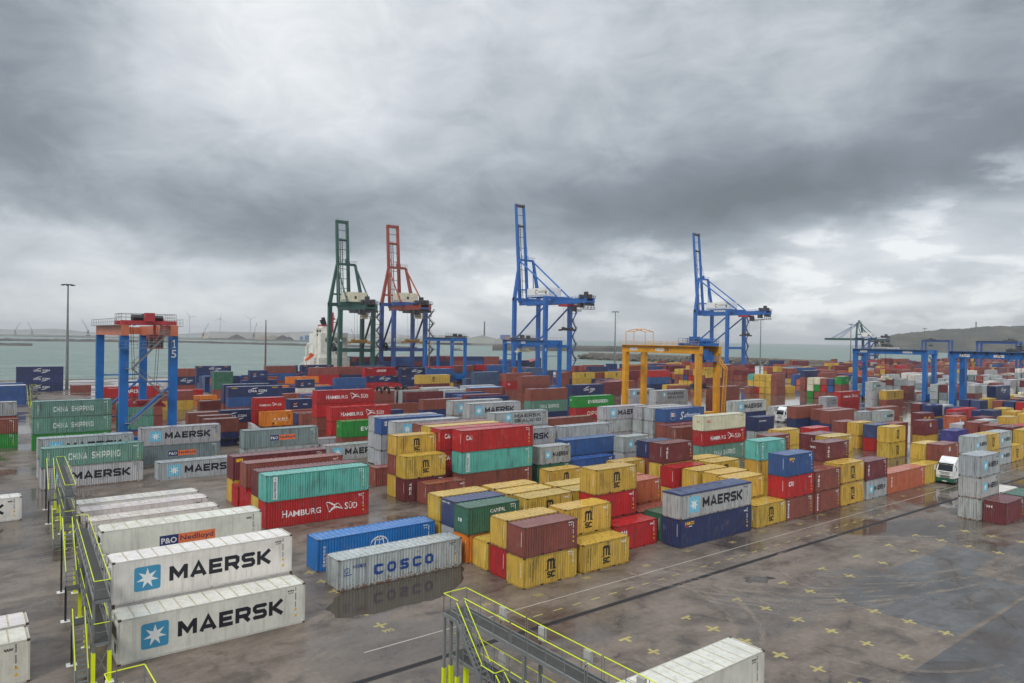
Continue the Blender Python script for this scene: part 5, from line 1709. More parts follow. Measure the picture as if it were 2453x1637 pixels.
461.8 201.9 0.00 1 1 br
461.8 201.9 2.90 1 0 mr
461.8 201.9 5.49 1 0 rd
461.8 204.7 0.00 1 1 rd
461.8 204.7 2.90 1 0 br
461.8 204.7 5.49 1 1 br
461.8 213.0 0.00 1 0 ob
461.8 213.0 2.59 1 0 mr
461.8 213.0 5.18 1 1 ob
461.8 215.8 0.00 1 0 br
461.8 215.8 2.59 1 1 bn
461.8 215.8 5.49 1 1 mr
500.1 207.5 0.00 1 0 y
500.1 207.5 2.59 1 1 bl
500.1 207.5 5.49 1 1 mr
500.1 210.2 0.00 1 0 rd
500.1 210.2 2.59 1 0 br
500.1 210.2 5.18 1 1 mr
500.0 213.0 0.00 1 1 bn
500.0 213.0 2.90 1 0 bl
500.0 213.0 5.49 1 0 br
500.0 215.8 0.00 1 1 nv
500.0 215.8 2.90 1 0 gw
500.0 215.8 5.49 1 1 br
531.9 204.7 0.00 1 0 bn
531.9 204.7 2.59 1 0 ob
531.9 204.7 5.18 1 0 br
531.9 207.5 0.00 1 0 bn
531.9 207.5 2.59 1 0 nv
531.9 207.5 5.18 1 0 br
531.8 213.0 0.00 1 1 bl
531.8 213.0 2.90 1 1 bl
531.8 213.0 5.79 1 0 mr
544.5 204.7 0.00 1 0 br
544.5 204.7 2.59 1 0 bl
544.5 204.7 5.18 1 1 gw
544.5 213.0 0.00 1 0 rd
544.5 213.0 2.59 1 1 br
544.5 213.0 5.49 1 1 ob
557.2 201.9 0.00 1 0 ob
557.2 201.9 2.59 1 0 br
557.2 201.9 5.18 1 1 ob
557.1 204.7 0.00 1 1 bl
557.1 204.7 2.90 1 0 rd
557.2 207.5 0.00 1 1 mr
557.2 207.5 2.90 1 0 ob
557.2 207.5 5.49 1 0 gw
557.2 210.2 0.00 1 1 br
557.2 210.2 2.90 1 1 bl
557.2 210.2 5.79 1 1 y
557.1 213.0 0.00 1 0 y
557.1 213.0 2.59 1 1 y
557.1 213.0 5.49 1 1 br
569.8 201.9 0.00 0 1 br
569.8 201.9 2.90 0 0 br
569.8 201.9 5.49 0 0 br
569.8 207.5 0.00 0 0 bn
569.8 207.5 2.59 0 1 gw
569.8 207.5 5.49 0 1 gw
589.0 201.9 0.00 1 0 ob
589.0 201.9 2.59 1 0 br
589.0 201.9 5.18 1 0 ob
589.0 204.7 0.00 1 0 br
589.0 204.7 2.59 1 1 ob
589.0 204.7 5.49 1 1 y
589.0 207.5 0.00 1 1 y
589.0 207.5 2.90 1 1 br
589.0 207.5 5.79 1 1 br
589.0 213.0 0.00 1 0 bn
589.0 213.0 2.59 1 0 br
589.0 213.0 5.18 1 0 bn
608.1 207.5 0.00 0 0 bn
608.1 207.5 2.59 0 0 rd
608.1 207.5 5.18 0 0 bn
621.2 204.7 0.00 0 1 ob
621.2 204.7 2.90 0 0 br
627.6 201.9 0.00 1 1 bl
627.6 201.9 2.90 1 1 gw
627.6 201.9 5.79 1 0 mr
627.7 207.5 0.00 1 0 br
627.7 207.5 2.59 1 0 br
627.7 207.5 5.18 1 1 br
627.6 210.2 0.00 1 1 nv
627.6 210.2 2.90 1 1 br
627.6 210.2 5.79 1 0 ob
646.8 210.2 0.00 0 0 bn
646.8 210.2 2.59 0 1 rd
646.8 210.2 5.49 0 1 gw
659.8 201.9 0.00 1 1 bl
659.8 201.9 2.90 1 0 bn
659.8 201.9 5.49 1 1 ob
659.8 210.2 0.00 1 0 br
659.8 210.2 2.59 1 0 br
659.8 210.2 5.18 1 1 mr
685.0 204.7 0.00 0 0 ob
685.0 204.7 2.59 0 1 bn
685.0 204.7 5.49 0 0 br
685.1 213.0 0.00 0 0 bn
685.1 213.0 2.59 0 0 gw
685.1 213.0 5.18 0 0 gw
710.7 215.8 0.00 0 0 nv
710.7 215.8 2.59 0 1 bl
710.7 215.8 5.49 0 1 mr
300.0 224.1 0.00 1 0 mr
300.0 224.1 2.59 1 0 y
300.0 224.1 8.08 1 0 br
300.0 232.4 0.00 1 1 y
300.0 232.4 2.90 1 1 br
300.0 232.4 5.79 1 1 ob
300.0 232.4 8.69 1 0 ob
300.0 235.2 0.00 1 1 br
300.0 235.2 2.90 1 1 mr
300.0 235.2 5.79 1 0 y
300.0 238.0 0.00 1 0 br
300.0 238.0 2.59 1 1 br
300.0 238.0 5.49 1 0 mr
300.0 238.0 8.08 1 0 br
338.0 224.1 0.00 1 1 ob
337.9 229.7 0.00 1 1 br
337.9 229.7 2.90 1 0 mr
338.0 232.4 0.00 1 1 br
338.0 232.4 2.90 1 1 mr
337.9 235.2 0.00 1 0 br
337.9 235.2 2.59 1 0 br
337.9 235.2 5.18 1 0 br
337.9 238.0 0.00 1 1 br
337.9 238.0 2.90 1 0 br
375.8 224.1 0.00 1 0 y
375.8 224.1 2.59 1 0 ob
375.8 224.1 5.18 1 1 br
375.8 226.9 0.00 1 0 ob
375.8 226.9 2.59 1 0 ob
375.8 226.9 5.18 1 1 br
375.9 229.7 0.00 1 0 nv
375.9 229.7 2.59 1 0 mr
375.9 229.7 5.18 1 0 br
375.9 232.4 0.00 1 1 br
375.9 232.4 2.90 1 0 ob
375.9 232.4 5.49 1 1 ob
375.9 235.2 0.00 1 0 br
375.9 235.2 2.59 1 0 mr
375.9 235.2 5.18 1 1 nv
375.9 235.2 8.08 1 0 nv
375.8 238.0 0.00 1 0 nv
375.8 238.0 2.59 1 1 br
375.8 238.0 5.49 1 0 nv
388.5 226.9 0.00 1 0 br
388.5 226.9 2.59 1 0 br
388.5 226.9 5.18 1 0 br
388.5 226.9 7.77 1 0 mr
388.5 229.7 0.00 1 0 ob
388.5 229.7 2.59 1 0 br
388.5 229.7 5.18 1 0 br
388.5 229.7 7.77 1 1 br
451.6 229.7 0.00 1 0 nv
451.6 229.7 2.59 1 1 nv
451.6 229.7 5.49 1 0 mr
451.7 232.4 0.00 1 1 y
451.7 232.4 2.90 1 0 br
451.7 232.4 5.49 1 1 mr
451.8 235.2 0.00 1 0 br
451.8 235.2 2.59 1 1 br
451.8 235.2 5.49 1 0 y
451.7 238.0 0.00 1 1 br
451.7 238.0 2.90 1 0 nv
502.3 226.9 0.00 1 0 y
502.3 226.9 2.59 1 0 mr
514.9 224.1 0.00 1 1 ob
514.9 224.1 2.90 1 0 br
514.9 224.1 5.49 1 1 nv
514.9 224.1 8.38 1 1 br
514.9 226.9 0.00 1 1 mr
514.9 226.9 2.90 1 0 br
514.9 226.9 5.49 1 0 y
514.9 226.9 8.08 1 0 br
514.9 229.7 0.00 1 1 ob
514.9 229.7 2.90 1 0 br
514.9 229.7 5.49 1 0 nv
514.9 229.7 8.08 1 1 mr
515.0 232.4 0.00 1 1 br
515.0 232.4 2.90 1 0 br
515.0 232.4 5.49 1 1 br
515.0 232.4 8.38 1 0 mr
514.9 235.2 0.00 1 1 br
514.9 235.2 2.90 1 1 nv
514.9 235.2 5.79 1 1 ob
514.9 235.2 8.69 1 0 br
514.9 238.0 0.00 1 0 mr
514.9 238.0 2.59 1 0 y
514.9 238.0 5.18 1 0 br
514.9 238.0 7.77 1 0 br
578.1 224.1 0.00 1 1 br
578.1 224.1 2.90 1 0 ob
578.1 224.1 5.49 1 0 br
578.1 235.2 0.00 1 0 ob
578.1 235.2 2.59 1 0 nv
578.1 235.2 5.18 1 1 br
578.2 238.0 0.00 1 0 y
578.2 238.0 2.59 1 0 br
578.2 238.0 5.18 1 0 nv
590.7 224.1 0.00 1 1 mr
590.7 224.1 2.90 1 0 nv
590.7 224.1 5.49 1 1 nv
590.7 224.1 8.38 1 0 br
590.7 226.9 0.00 1 0 br
590.7 226.9 2.59 1 1 br
590.7 226.9 5.49 1 0 nv
590.8 229.7 0.00 1 0 br
590.8 229.7 2.59 1 0 br
590.8 229.7 5.18 1 1 br
590.7 232.4 0.00 1 0 y
590.7 232.4 2.59 1 0 br
590.7 232.4 5.18 1 0 mr
603.4 232.4 0.00 1 0 br
603.4 232.4 2.59 1 1 nv
603.4 232.4 5.49 1 1 y
603.5 238.0 0.00 1 0 br
603.5 238.0 2.59 1 0 br
603.5 238.0 5.18 1 0 br
603.5 238.0 7.77 1 0 br
616.0 224.1 0.00 1 1 br
616.0 224.1 2.90 1 1 mr
616.0 224.1 5.79 1 0 br
616.0 224.1 8.38 1 0 br
616.1 226.9 0.00 1 1 mr
616.1 226.9 2.90 1 1 br
616.1 226.9 5.79 1 1 br
616.1 226.9 8.69 1 0 nv
616.1 232.4 0.00 1 0 mr
616.1 232.4 2.59 1 0 mr
616.1 232.4 5.18 1 1 nv
616.1 232.4 8.08 1 1 br
616.0 235.2 0.00 1 0 y
616.0 235.2 2.59 1 0 br
616.0 235.2 5.18 1 0 nv
616.0 235.2 7.77 1 1 mr
628.7 226.9 0.00 1 0 br
628.7 226.9 2.59 1 1 nv
628.7 226.9 5.49 1 0 br
628.7 226.9 8.08 1 1 mr
666.6 224.1 0.00 1 0 br
666.6 224.1 2.59 1 1 mr
666.6 224.1 5.49 1 0 br
666.6 224.1 8.08 1 0 br
666.6 226.9 0.00 1 0 mr
666.6 226.9 2.59 1 0 br
666.6 226.9 5.18 1 0 nv
666.6 226.9 7.77 1 0 ob
666.6 229.7 0.00 1 0 ob
666.6 229.7 2.59 1 1 y
666.6 229.7 5.49 1 0 br
666.6 229.7 8.08 1 0 nv
666.6 232.4 0.00 1 0 y
666.6 232.4 2.59 1 0 br
666.6 232.4 5.18 1 0 nv
666.6 232.4 7.77 1 0 y
666.6 235.2 0.00 1 0 mr
666.6 235.2 2.59 1 0 br
666.6 235.2 5.18 1 0 mr
666.6 235.2 7.77 1 0 nv
691.9 224.1 0.00 1 0 br
691.9 224.1 2.59 1 1 nv
691.9 224.1 5.49 1 0 mr
691.8 226.9 0.00 1 1 ob
691.8 226.9 2.90 1 1 mr
691.8 226.9 5.79 1 0 br
691.9 229.7 0.00 1 0 br
691.9 229.7 2.59 1 0 ob
691.9 229.7 5.18 1 0 mr
691.9 229.7 7.77 1 0 br
793.0 235.2 0.00 1 0 br
793.0 235.2 2.59 1 1 br
793.0 235.2 5.49 1 0 br
793.0 235.2 8.08 1 1 ob
280.0 246.3 0.00 1 0 br
280.0 246.3 2.59 1 0 bn
280.0 246.3 5.18 1 0 bn
280.0 249.1 0.00 1 1 rd
280.0 249.1 2.90 1 0 rd
280.0 251.9 0.00 1 1 ob
280.0 251.9 2.90 1 0 ob
280.0 260.2 0.00 1 1 gw
280.0 260.2 2.90 1 0 br
280.0 260.2 5.49 1 0 br
292.6 246.3 0.00 0 1 nv
292.6 246.3 2.90 0 0 nv
292.6 249.1 0.00 0 1 bn
292.6 249.1 2.90 0 0 mr
292.6 249.1 5.49 0 0 br
292.6 257.4 0.00 0 0 bn
292.6 257.4 2.59 0 0 br
292.6 257.4 5.18 0 0 bn
299.2 246.3 0.00 1 0 br
299.2 246.3 2.59 1 1 br
299.2 246.3 5.49 1 0 mr
299.1 249.1 0.00 1 0 br
299.1 249.1 2.59 1 0 br
299.1 249.1 5.18 1 1 nv
299.2 260.2 0.00 1 0 mr
299.2 260.2 2.59 1 1 nv
299.2 260.2 5.49 1 1 bn
311.8 260.2 0.00 1 0 br
311.8 260.2 2.59 1 0 bn
311.8 260.2 5.18 1 1 rd
343.6 246.3 0.00 0 0 mr
343.6 246.3 2.59 0 0 br
343.6 246.3 5.18 0 0 br
350.1 249.1 0.00 1 0 mr
350.1 249.1 2.59 1 0 br
350.1 249.1 5.18 1 0 mr
350.1 251.9 0.00 1 0 br
350.1 251.9 2.59 1 0 nv
350.1 251.9 5.18 1 0 y
350.1 254.6 0.00 1 0 rd
350.1 254.6 2.59 1 0 br
350.1 254.6 5.18 1 0 gw
362.8 246.3 0.00 0 0 nv
362.8 246.3 2.59 0 0 br
362.7 249.1 0.00 0 0 mr
362.7 249.1 2.59 0 0 br
362.7 249.1 5.18 0 0 br
362.7 251.9 0.00 0 1 gw
362.7 251.9 2.90 0 1 br
362.7 251.9 5.79 0 0 bn
369.3 246.3 0.00 0 0 mr
369.3 246.3 2.59 0 1 rd
369.3 246.3 5.49 0 0 mr
458.9 246.3 0.00 1 0 nv
458.9 246.3 2.59 1 0 y
458.9 246.3 5.18 1 0 y
484.2 246.3 0.00 1 1 ob
484.2 246.3 2.90 1 0 mr
484.2 246.3 5.49 1 1 y
484.1 249.1 0.00 1 1 nv
484.1 249.1 2.90 1 0 br
484.1 249.1 5.49 1 1 bl
484.2 251.9 0.00 1 0 ob
484.2 251.9 2.59 1 0 bl
484.2 251.9 5.18 1 0 br
484.1 257.4 0.00 1 0 br
484.1 257.4 2.59 1 0 y
484.1 257.4 5.18 1 0 br
484.1 260.2 0.00 1 0 nv
484.1 260.2 2.59 1 0 bl
484.1 260.2 5.18 1 0 rd
528.6 249.1 0.00 0 0 br
528.6 249.1 2.59 0 0 rd
528.6 249.1 5.18 0 0 gw
528.6 251.9 0.00 0 0 bn
528.6 251.9 2.59 0 0 nv
528.6 251.9 5.18 0 0 mr
535.1 249.1 0.00 1 0 rd
535.1 249.1 2.59 1 1 mr
535.1 249.1 5.49 1 1 rd
535.1 260.2 0.00 1 0 ob
535.1 260.2 2.59 1 0 y
535.1 260.2 5.18 1 0 rd
554.2 260.2 0.00 0 0 br
554.2 260.2 2.59 0 1 y
554.2 260.2 5.49 0 0 rd
592.9 249.1 0.00 1 0 br
592.9 249.1 2.59 1 0 br
592.9 249.1 5.18 1 0 mr
592.9 251.9 0.00 1 1 gw
592.9 251.9 2.90 1 0 gw
592.9 251.9 5.49 1 1 bl
294.5 268.5 0.00 0 0 nv
294.5 268.5 2.59 0 0 y
294.5 268.5 5.18 0 0 br
294.5 276.8 0.00 0 0 y
294.5 276.8 2.59 0 0 br
294.5 276.8 5.18 0 0 nv
294.4 279.6 0.00 0 0 y
294.4 279.6 2.59 0 0 br
300.9 268.5 0.00 0 0 br
300.9 268.5 2.59 0 0 y
314.0 274.1 0.00 0 0 br
314.0 274.1 2.59 0 0 y
314.0 274.1 5.18 0 1 rd
320.5 268.5 0.00 1 1 y
320.5 268.5 2.90 1 0 br
320.5 268.5 5.49 1 0 y
320.4 276.8 0.00 1 0 y
320.4 276.8 2.59 1 0 nv
320.4 276.8 5.18 1 0 bl
320.5 282.4 0.00 1 0 y
320.5 282.4 2.59 1 0 br
320.5 282.4 5.18 1 0 br
339.6 279.6 0.00 1 0 y
339.6 279.6 2.59 1 0 y
339.6 279.6 5.18 1 1 y
371.4 274.1 0.00 1 1 y
371.4 274.1 2.90 1 1 nv
371.4 274.1 5.79 1 0 nv
540.7 271.3 0.00 1 1 y
540.7 271.3 2.90 1 0 y
540.7 271.3 5.49 1 0 br
559.8 268.5 0.00 1 1 bn
559.8 268.5 2.90 1 0 nv
559.8 268.5 5.49 1 0 rd
559.8 274.1 0.00 1 0 gw
559.8 274.1 2.59 1 1 mr
559.8 274.1 5.49 1 1 bl
559.8 276.8 0.00 1 1 br
559.8 276.8 2.90 1 1 bn
559.8 276.8 5.79 1 0 br
572.4 271.3 0.00 0 1 br
572.4 271.3 2.90 0 1 nv
572.4 271.3 5.79 0 0 bn
630.3 268.5 0.00 0 1 nv
630.3 268.5 2.90 0 0 gw
630.3 268.5 5.49 0 0 mr
230.0 246.3 0.00 1 1 br
230.0 246.3 2.90 1 0 mr
230.0 257.4 0.00 1 1 br
230.0 257.4 2.90 1 0 br
230.1 260.2 0.00 1 0 br
242.6 246.3 0.00 1 0 br
242.6 246.3 2.59 1 0 br
242.6 249.1 0.00 1 0 br
242.6 249.1 2.59 1 1 y
242.7 251.9 0.00 1 1 br
242.7 251.9 2.90 1 1 nv
242.7 251.9 5.79 1 1 br
242.6 254.6 0.00 1 0 br
242.6 254.6 2.59 1 1 br
242.6 254.6 5.49 1 0 br
242.6 257.4 0.00 1 0 y
242.6 257.4 2.59 1 1 nv
242.7 260.2 0.00 1 0 nv
242.7 260.2 2.59 1 0 br
242.7 260.2 5.18 1 1 br
255.3 249.1 0.00 0 0 y
255.3 249.1 2.59 0 1 br
261.8 246.3 0.00 1 1 mr
261.8 246.3 2.90 1 1 mr
235.0 224.1 0.00 1 0 br
235.0 226.9 0.00 1 0 ob
235.0 229.7 0.00 1 0 br
235.0 232.4 0.00 1 0 nv
235.0 235.2 0.00 1 0 br
235.0 238.0 0.00 1 1 nv
266.8 226.9 0.00 1 0 nv
266.8 229.7 0.00 1 0 br
266.8 229.7 2.59 1 0 br
266.8 235.2 0.00 1 0 ob
266.8 238.0 0.00 1 0 br
279.4 226.9 0.00 1 1 y
279.4 226.9 2.90 1 0 ob
279.4 229.7 0.00 1 0 br
279.4 229.7 2.59 1 1 br
640.0 254.6 0.00 1 0 br
640.0 254.6 2.59 1 0 gw
640.0 254.6 5.18 1 0 gw
640.0 257.4 0.00 1 1 br
640.0 257.4 2.90 1 0 bl
640.0 257.4 5.49 1 1 y
640.0 260.2 0.00 1 0 br
640.0 260.2 2.59 1 1 y
640.0 260.2 5.49 1 0 br
760.6 246.3 0.00 0 0 nv
760.6 246.3 2.59 0 0 br
760.6 246.3 5.18 0 0 mr
773.7 246.3 0.00 0 0 ob
773.7 246.3 2.59 0 0 br
773.7 246.3 5.18 0 1 br
773.7 249.1 0.00 0 1 br
773.7 249.1 2.90 0 1 br
773.7 249.1 5.79 0 1 rd
812.0 246.3 0.00 1 1 nv
812.0 246.3 2.90 1 0 br
812.0 246.3 5.49 1 0 gw
812.0 251.9 0.00 1 0 br
812.0 251.9 2.59 1 0 br
812.0 251.9 5.18 1 1 bl
812.0 254.6 0.00 1 0 br
812.0 254.6 2.59 1 1 mr
812.0 254.6 5.49 1 0 mr
812.0 257.4 0.00 1 1 bl
812.0 257.4 2.90 1 0 mr
812.0 257.4 5.49 1 0 bl
850.2 257.4 0.00 1 1 y
850.2 257.4 2.90 1 0 bl
850.2 257.4 5.49 1 1 br
850.3 260.2 0.00 1 1 bl
850.3 260.2 2.90 1 0 gw
850.3 260.2 5.49 1 0 rd
713.9 299.0 0.00 0 0 y
713.9 299.0 2.59 0 1 ob
720.4 301.8 0.00 1 0 rd
720.4 301.8 2.59 1 0 y
739.7 304.6 0.00 1 0 ob
739.7 304.6 2.59 1 0 gw
349.2 296.3 0.00 0 1 y
349.2 296.3 2.90 0 0 bn
349.2 296.3 5.49 0 1 br
349.2 299.0 0.00 0 0 br
349.2 299.0 2.59 0 0 br
349.2 299.0 5.18 0 0 y
566.3 299.0 0.00 0 0 ob
566.3 299.0 2.59 0 1 br
566.3 299.0 5.49 0 1 br
610.8 290.7 0.00 1 0 br
610.8 290.7 2.59 1 0 br
610.8 290.7 5.18 1 0 br
610.8 296.3 0.00 1 0 nv
610.8 296.3 2.59 1 1 y
610.8 296.3 5.49 1 1 nv
623.4 296.3 0.00 0 0 br
623.4 296.3 2.59 0 1 br
623.4 296.3 5.49 0 0 br
629.9 293.5 0.00 0 1 bn
629.9 293.5 2.90 0 1 mr
629.9 293.5 5.79 0 0 gw
636.5 299.0 0.00 0 1 nv
636.5 299.0 2.90 0 0 mr
636.5 299.0 5.49 0 0 nv
150.0 246.3 0.00 1 0 y
150.0 246.3 2.59 1 1 nv
150.0 260.2 0.00 1 1 br
150.0 260.2 2.90 1 0 br
150.0 260.2 5.49 1 0 br
187.9 246.3 0.00 1 0 mr
187.9 249.1 0.00 1 0 nv
187.9 249.1 2.59 1 0 br
187.9 260.2 0.00 1 0 mr
187.9 260.2 2.59 1 0 ng
200.6 246.3 0.00 1 0 y
200.6 246.3 2.59 1 1 bl
200.6 249.1 0.00 1 0 nv
200.6 249.1 2.59 1 0 br
200.6 249.1 5.18 1 0 ng
200.6 254.6 0.00 1 0 nv
200.6 254.6 2.59 1 0 nv
200.6 254.6 5.18 1 0 br
200.6 257.4 0.00 1 0 nv
200.6 257.4 2.59 1 0 bl
200.6 257.4 5.18 1 1 ng
200.6 260.2 0.00 1 0 nv
200.6 260.2 2.59 1 1 ng
225.9 249.1 0.00 1 1 bl
225.8 254.6 0.00 1 0 bl
110.1 268.5 0.00 1 1 rd
110.0 271.3 0.00 1 0 rd
110.0 271.3 2.59 1 0 rd
110.0 271.3 5.18 1 1 nv
110.0 274.1 0.00 1 0 nv
110.0 274.1 2.59 1 0 ng
110.0 276.8 0.00 1 1 br
110.0 276.8 2.90 1 1 nv
110.0 282.4 0.00 1 0 nv
110.0 282.4 2.59 1 0 br
122.7 268.5 0.00 1 0 bl
122.7 268.5 2.59 1 0 nv
122.6 271.3 0.00 1 0 bl
122.6 271.3 2.59 1 0 nv
122.7 274.1 0.00 1 1 bl
122.7 274.1 2.90 1 1 br
122.7 274.1 5.79 1 0 br
135.2 276.8 0.00 1 1 br
135.2 276.8 2.90 1 1 bl
135.2 276.8 5.79 1 0 ng
185.9 271.3 0.00 1 1 nv
185.9 279.6 0.00 1 1 br
198.5 268.5 0.00 1 0 rd
198.5 268.5 2.59 1 1 nv
198.5 271.3 0.00 1 1 br
198.5 271.3 2.90 1 0 nv
198.4 274.1 0.00 1 1 nv
198.4 274.1 2.90 1 0 br
198.5 282.4 0.00 1 1 nv
198.5 282.4 2.90 1 0 nv
198.5 282.4 5.49 1 0 rd
223.8 268.5 0.00 1 0 ng
223.8 268.5 2.59 1 1 ng
105.0 296.3 0.00 1 0 rd
105.0 296.3 2.59 1 0 nv
104.9 299.0 0.00 1 0 mr
104.9 299.0 2.59 1 1 nv
104.9 299.0 5.49 1 0 nv
117.6 299.0 0.00 1 1 mr
117.6 299.0 2.90 1 0 mr
155.6 290.7 0.00 1 0 nv
155.6 290.7 2.59 1 0 br
72.6 274.1 0.00 1 0 bl
72.7 276.8 0.00 1 0 nv
72.7 276.8 2.59 1 1 bl
72.6 279.6 0.00 1 0 nv
72.6 279.6 2.59 1 0 nv
72.7 282.4 0.00 1 0 nv
85.3 268.5 0.00 1 0 nv
85.3 268.5 2.59 1 0 br
85.3 271.3 0.00 1 1 nv
85.3 271.3 2.90 1 1 nv
85.2 276.8 0.00 1 0 nv
85.2 276.8 2.59 1 0 bl
85.3 257.4 0.00 1 0 or
85.2 260.2 0.00 1 1 nv
97.9 246.3 0.00 1 0 bl
98.0 249.1 0.00 1 1 or
97.9 251.9 0.00 1 0 nv
97.9 254.6 0.00 1 0 nv
97.9 257.4 0.00 1 0 br
97.9 260.2 0.00 1 1 bl
85.0 204.7 0.00 1 1 rd
85.0 207.5 0.00 1 0 nv
85.0 210.2 0.00 1 0 mr
84.9 213.0 0.00 1 1 bl
85.0 215.8 0.00 1 1 br
4.7 249.1 0.00 1 0 nv
4.7 249.1 2.59 1 1 w
4.7 254.6 0.00 1 0 br
4.7 254.6 2.59 1 0 bl
4.6 257.4 0.00 1 1 w
4.6 257.4 2.90 1 0 bl
52.6 246.3 0.00 1 1 rd
52.7 249.1 0.00 1 0 br
64.0 163.1 0.00 1 0 nv
63.9 165.8 0.00 1 0 br
64.0 168.6 0.00 1 1 br
76.7 157.5 0.00 1 1 nv
109.9 157.5 0.00 1 0 gw
110.0 160.3 0.00 1 1 br
110.0 160.3 2.90 1 0 mr
110.0 163.1 0.00 1 0 bl
110.0 163.1 2.59 1 0 bl
110.0 165.8 0.00 1 0 gw
110.0 165.8 2.59 1 0 nv
109.9 168.6 0.00 1 0 nv
109.9 168.6 2.59 1 1 nv
90.0 185.3 0.00 1 0 gw
90.0 185.3 2.59 1 1 gw
90.0 188.0 0.00 1 1 br
90.0 188.0 2.90 1 0 br
102.6 179.7 0.00 1 0 nv
102.6 182.5 0.00 1 0 gw
102.6 193.6 0.00 1 0 nv
102.6 193.6 2.59 1 1 br
115.3 182.5 0.00 1 0 gw
115.3 182.5 2.59 1 0 gw
115.3 190.8 0.00 1 0 br
115.3 190.8 2.59 1 0 gw
115.2 193.6 0.00 1 0 br
115.2 193.6 2.59 1 0 gw
127.9 182.5 0.00 1 1 mr
127.9 182.5 2.90 1 0 mr
127.9 185.3 0.00 1 1 nv
127.9 185.3 2.90 1 0 gw
127.9 188.0 0.00 1 1 mr
127.9 188.0 2.90 1 1 gw
232.4 193.6 0.00 1 1 y
178.0 369.8 4.05 1 0 nv
178.0 372.4 4.05 1 0 nv
178.0 372.4 6.64 1 0 rd
178.0 374.9 4.05 1 0 mr
178.0 374.9 6.64 1 0 nv
178.0 377.4 4.05 1 0 mr
178.0 377.4 6.64 1 0 mr
178.0 380.0 4.05 1 0 nv
178.0 380.0 6.64 1 0 bl
178.0 382.6 4.05 1 0 rd
178.0 382.6 6.64 1 0 br
178.0 385.1 4.05 1 0 nv
178.0 385.1 6.64 1 0 nv
178.0 387.7 4.05 1 0 mr
190.6 369.8 4.05 1 0 bl
190.6 372.4 4.05 1 0 nv
190.6 372.4 6.64 1 0 mr
190.6 380.0 4.05 1 0 br
190.6 380.0 6.64 1 0 br
190.6 382.6 4.05 1 0 nv
190.6 382.6 6.64 1 0 mr
203.2 369.8 4.05 1 0 bl
203.2 369.8 6.64 1 0 bl
203.2 374.9 4.05 1 0 nv
203.2 374.9 6.64 1 0 rd
203.2 380.0 4.05 1 0 rd
203.2 380.0 6.64 1 0 rd
215.8 369.8 4.05 1 0 mr
215.8 369.8 6.64 1 0 nv
215.8 377.4 4.05 1 0 nv
215.8 377.4 6.64 1 0 mr
215.8 380.0 4.05 1 0 mr
215.8 380.0 6.64 1 0 br
228.4 369.8 4.05 1 0 nv
228.4 369.8 6.64 1 0 mr
228.4 380.0 4.05 1 0 br
228.4 380.0 6.64 1 0 mr
241.0 369.8 4.05 1 0 br
241.0 372.4 4.05 1 0 mr
241.0 372.4 6.64 1 0 mr
241.0 374.9 4.05 1 0 bl
241.0 374.9 6.64 1 0 nv
241.0 387.7 4.05 1 0 bl
241.0 387.7 6.64 1 0 rd
253.6 369.8 4.05 1 0 bl
253.6 369.8 6.64 1 0 nv
253.6 374.9 4.05 1 0 mr
253.6 374.9 6.64 1 0 nv
266.2 369.8 4.05 1 0 br
266.2 369.8 6.64 1 0 br
266.2 372.4 4.05 1 0 rd
266.2 372.4 6.64 1 0 br
266.2 374.9 4.05 1 0 br
266.2 374.9 6.64 1 0 nv
278.8 369.8 4.05 1 0 bl
278.8 372.4 4.05 1 0 nv
291.4 369.8 4.05 1 0 nv
291.4 387.7 4.05 1 0 nv"""
mm = MB()
for ln in MASS.strip().splitlines():
    f = ln.split(); x, y, z = map(float, f[:3]); L = (6.058, 12.192, 13.716)[int(f[3])]; h = (2.591, 2.896)[int(f[4])]; rng = random.Random(int(x * 7 + y * 13 + z))
    c = tone(f[5], rng, 0)
    jx, jy = rng.uniform(-.05, .05), rng.uniform(-.04, .04)
    mm.box(x + .02 + jx, y + .03 + jy, z + .12, x + L - .02 + jx, y + W_ - .03 + jy, z + h - .02, 0, c)
    for px in (x, x + L - .12):
        for py in (y, y + W_ - .12): mm.box(px + jx, py + jy, z + .005, px + .12 + jx, py + .12 + jy, z + h - .004, 0, c)
    mm.box(x + .12 + jx, y + jy, z + h - .10, x + L - .12 + jx, y + .028 + jy, z + h - .014, 0, tuple(k * .92 for k in c))
    mm.box(x + .12 + jx, y + jy, z + .02, x + L - .12 + jx, y + .028 + jy, z + .115, 0, tuple(k * .9 for k in c))
if mm.fs:
    me = mm.mesh('stacked_containers', MASSM)
    ca = me.color_attributes.new('tint', 'FLOAT_COLOR', 'CORNER')
    buf = []
    for p, c in zip(me.polygons, mm.cs): buf += list(c[:3] + (1.0,)) * p.loop_total
    ca.data.foreach_set('color', buf)
    tag(put('stacked_containers', me), 'mass of small far off containers stacked across the back of the yard', 'containers', None, 'stuff')
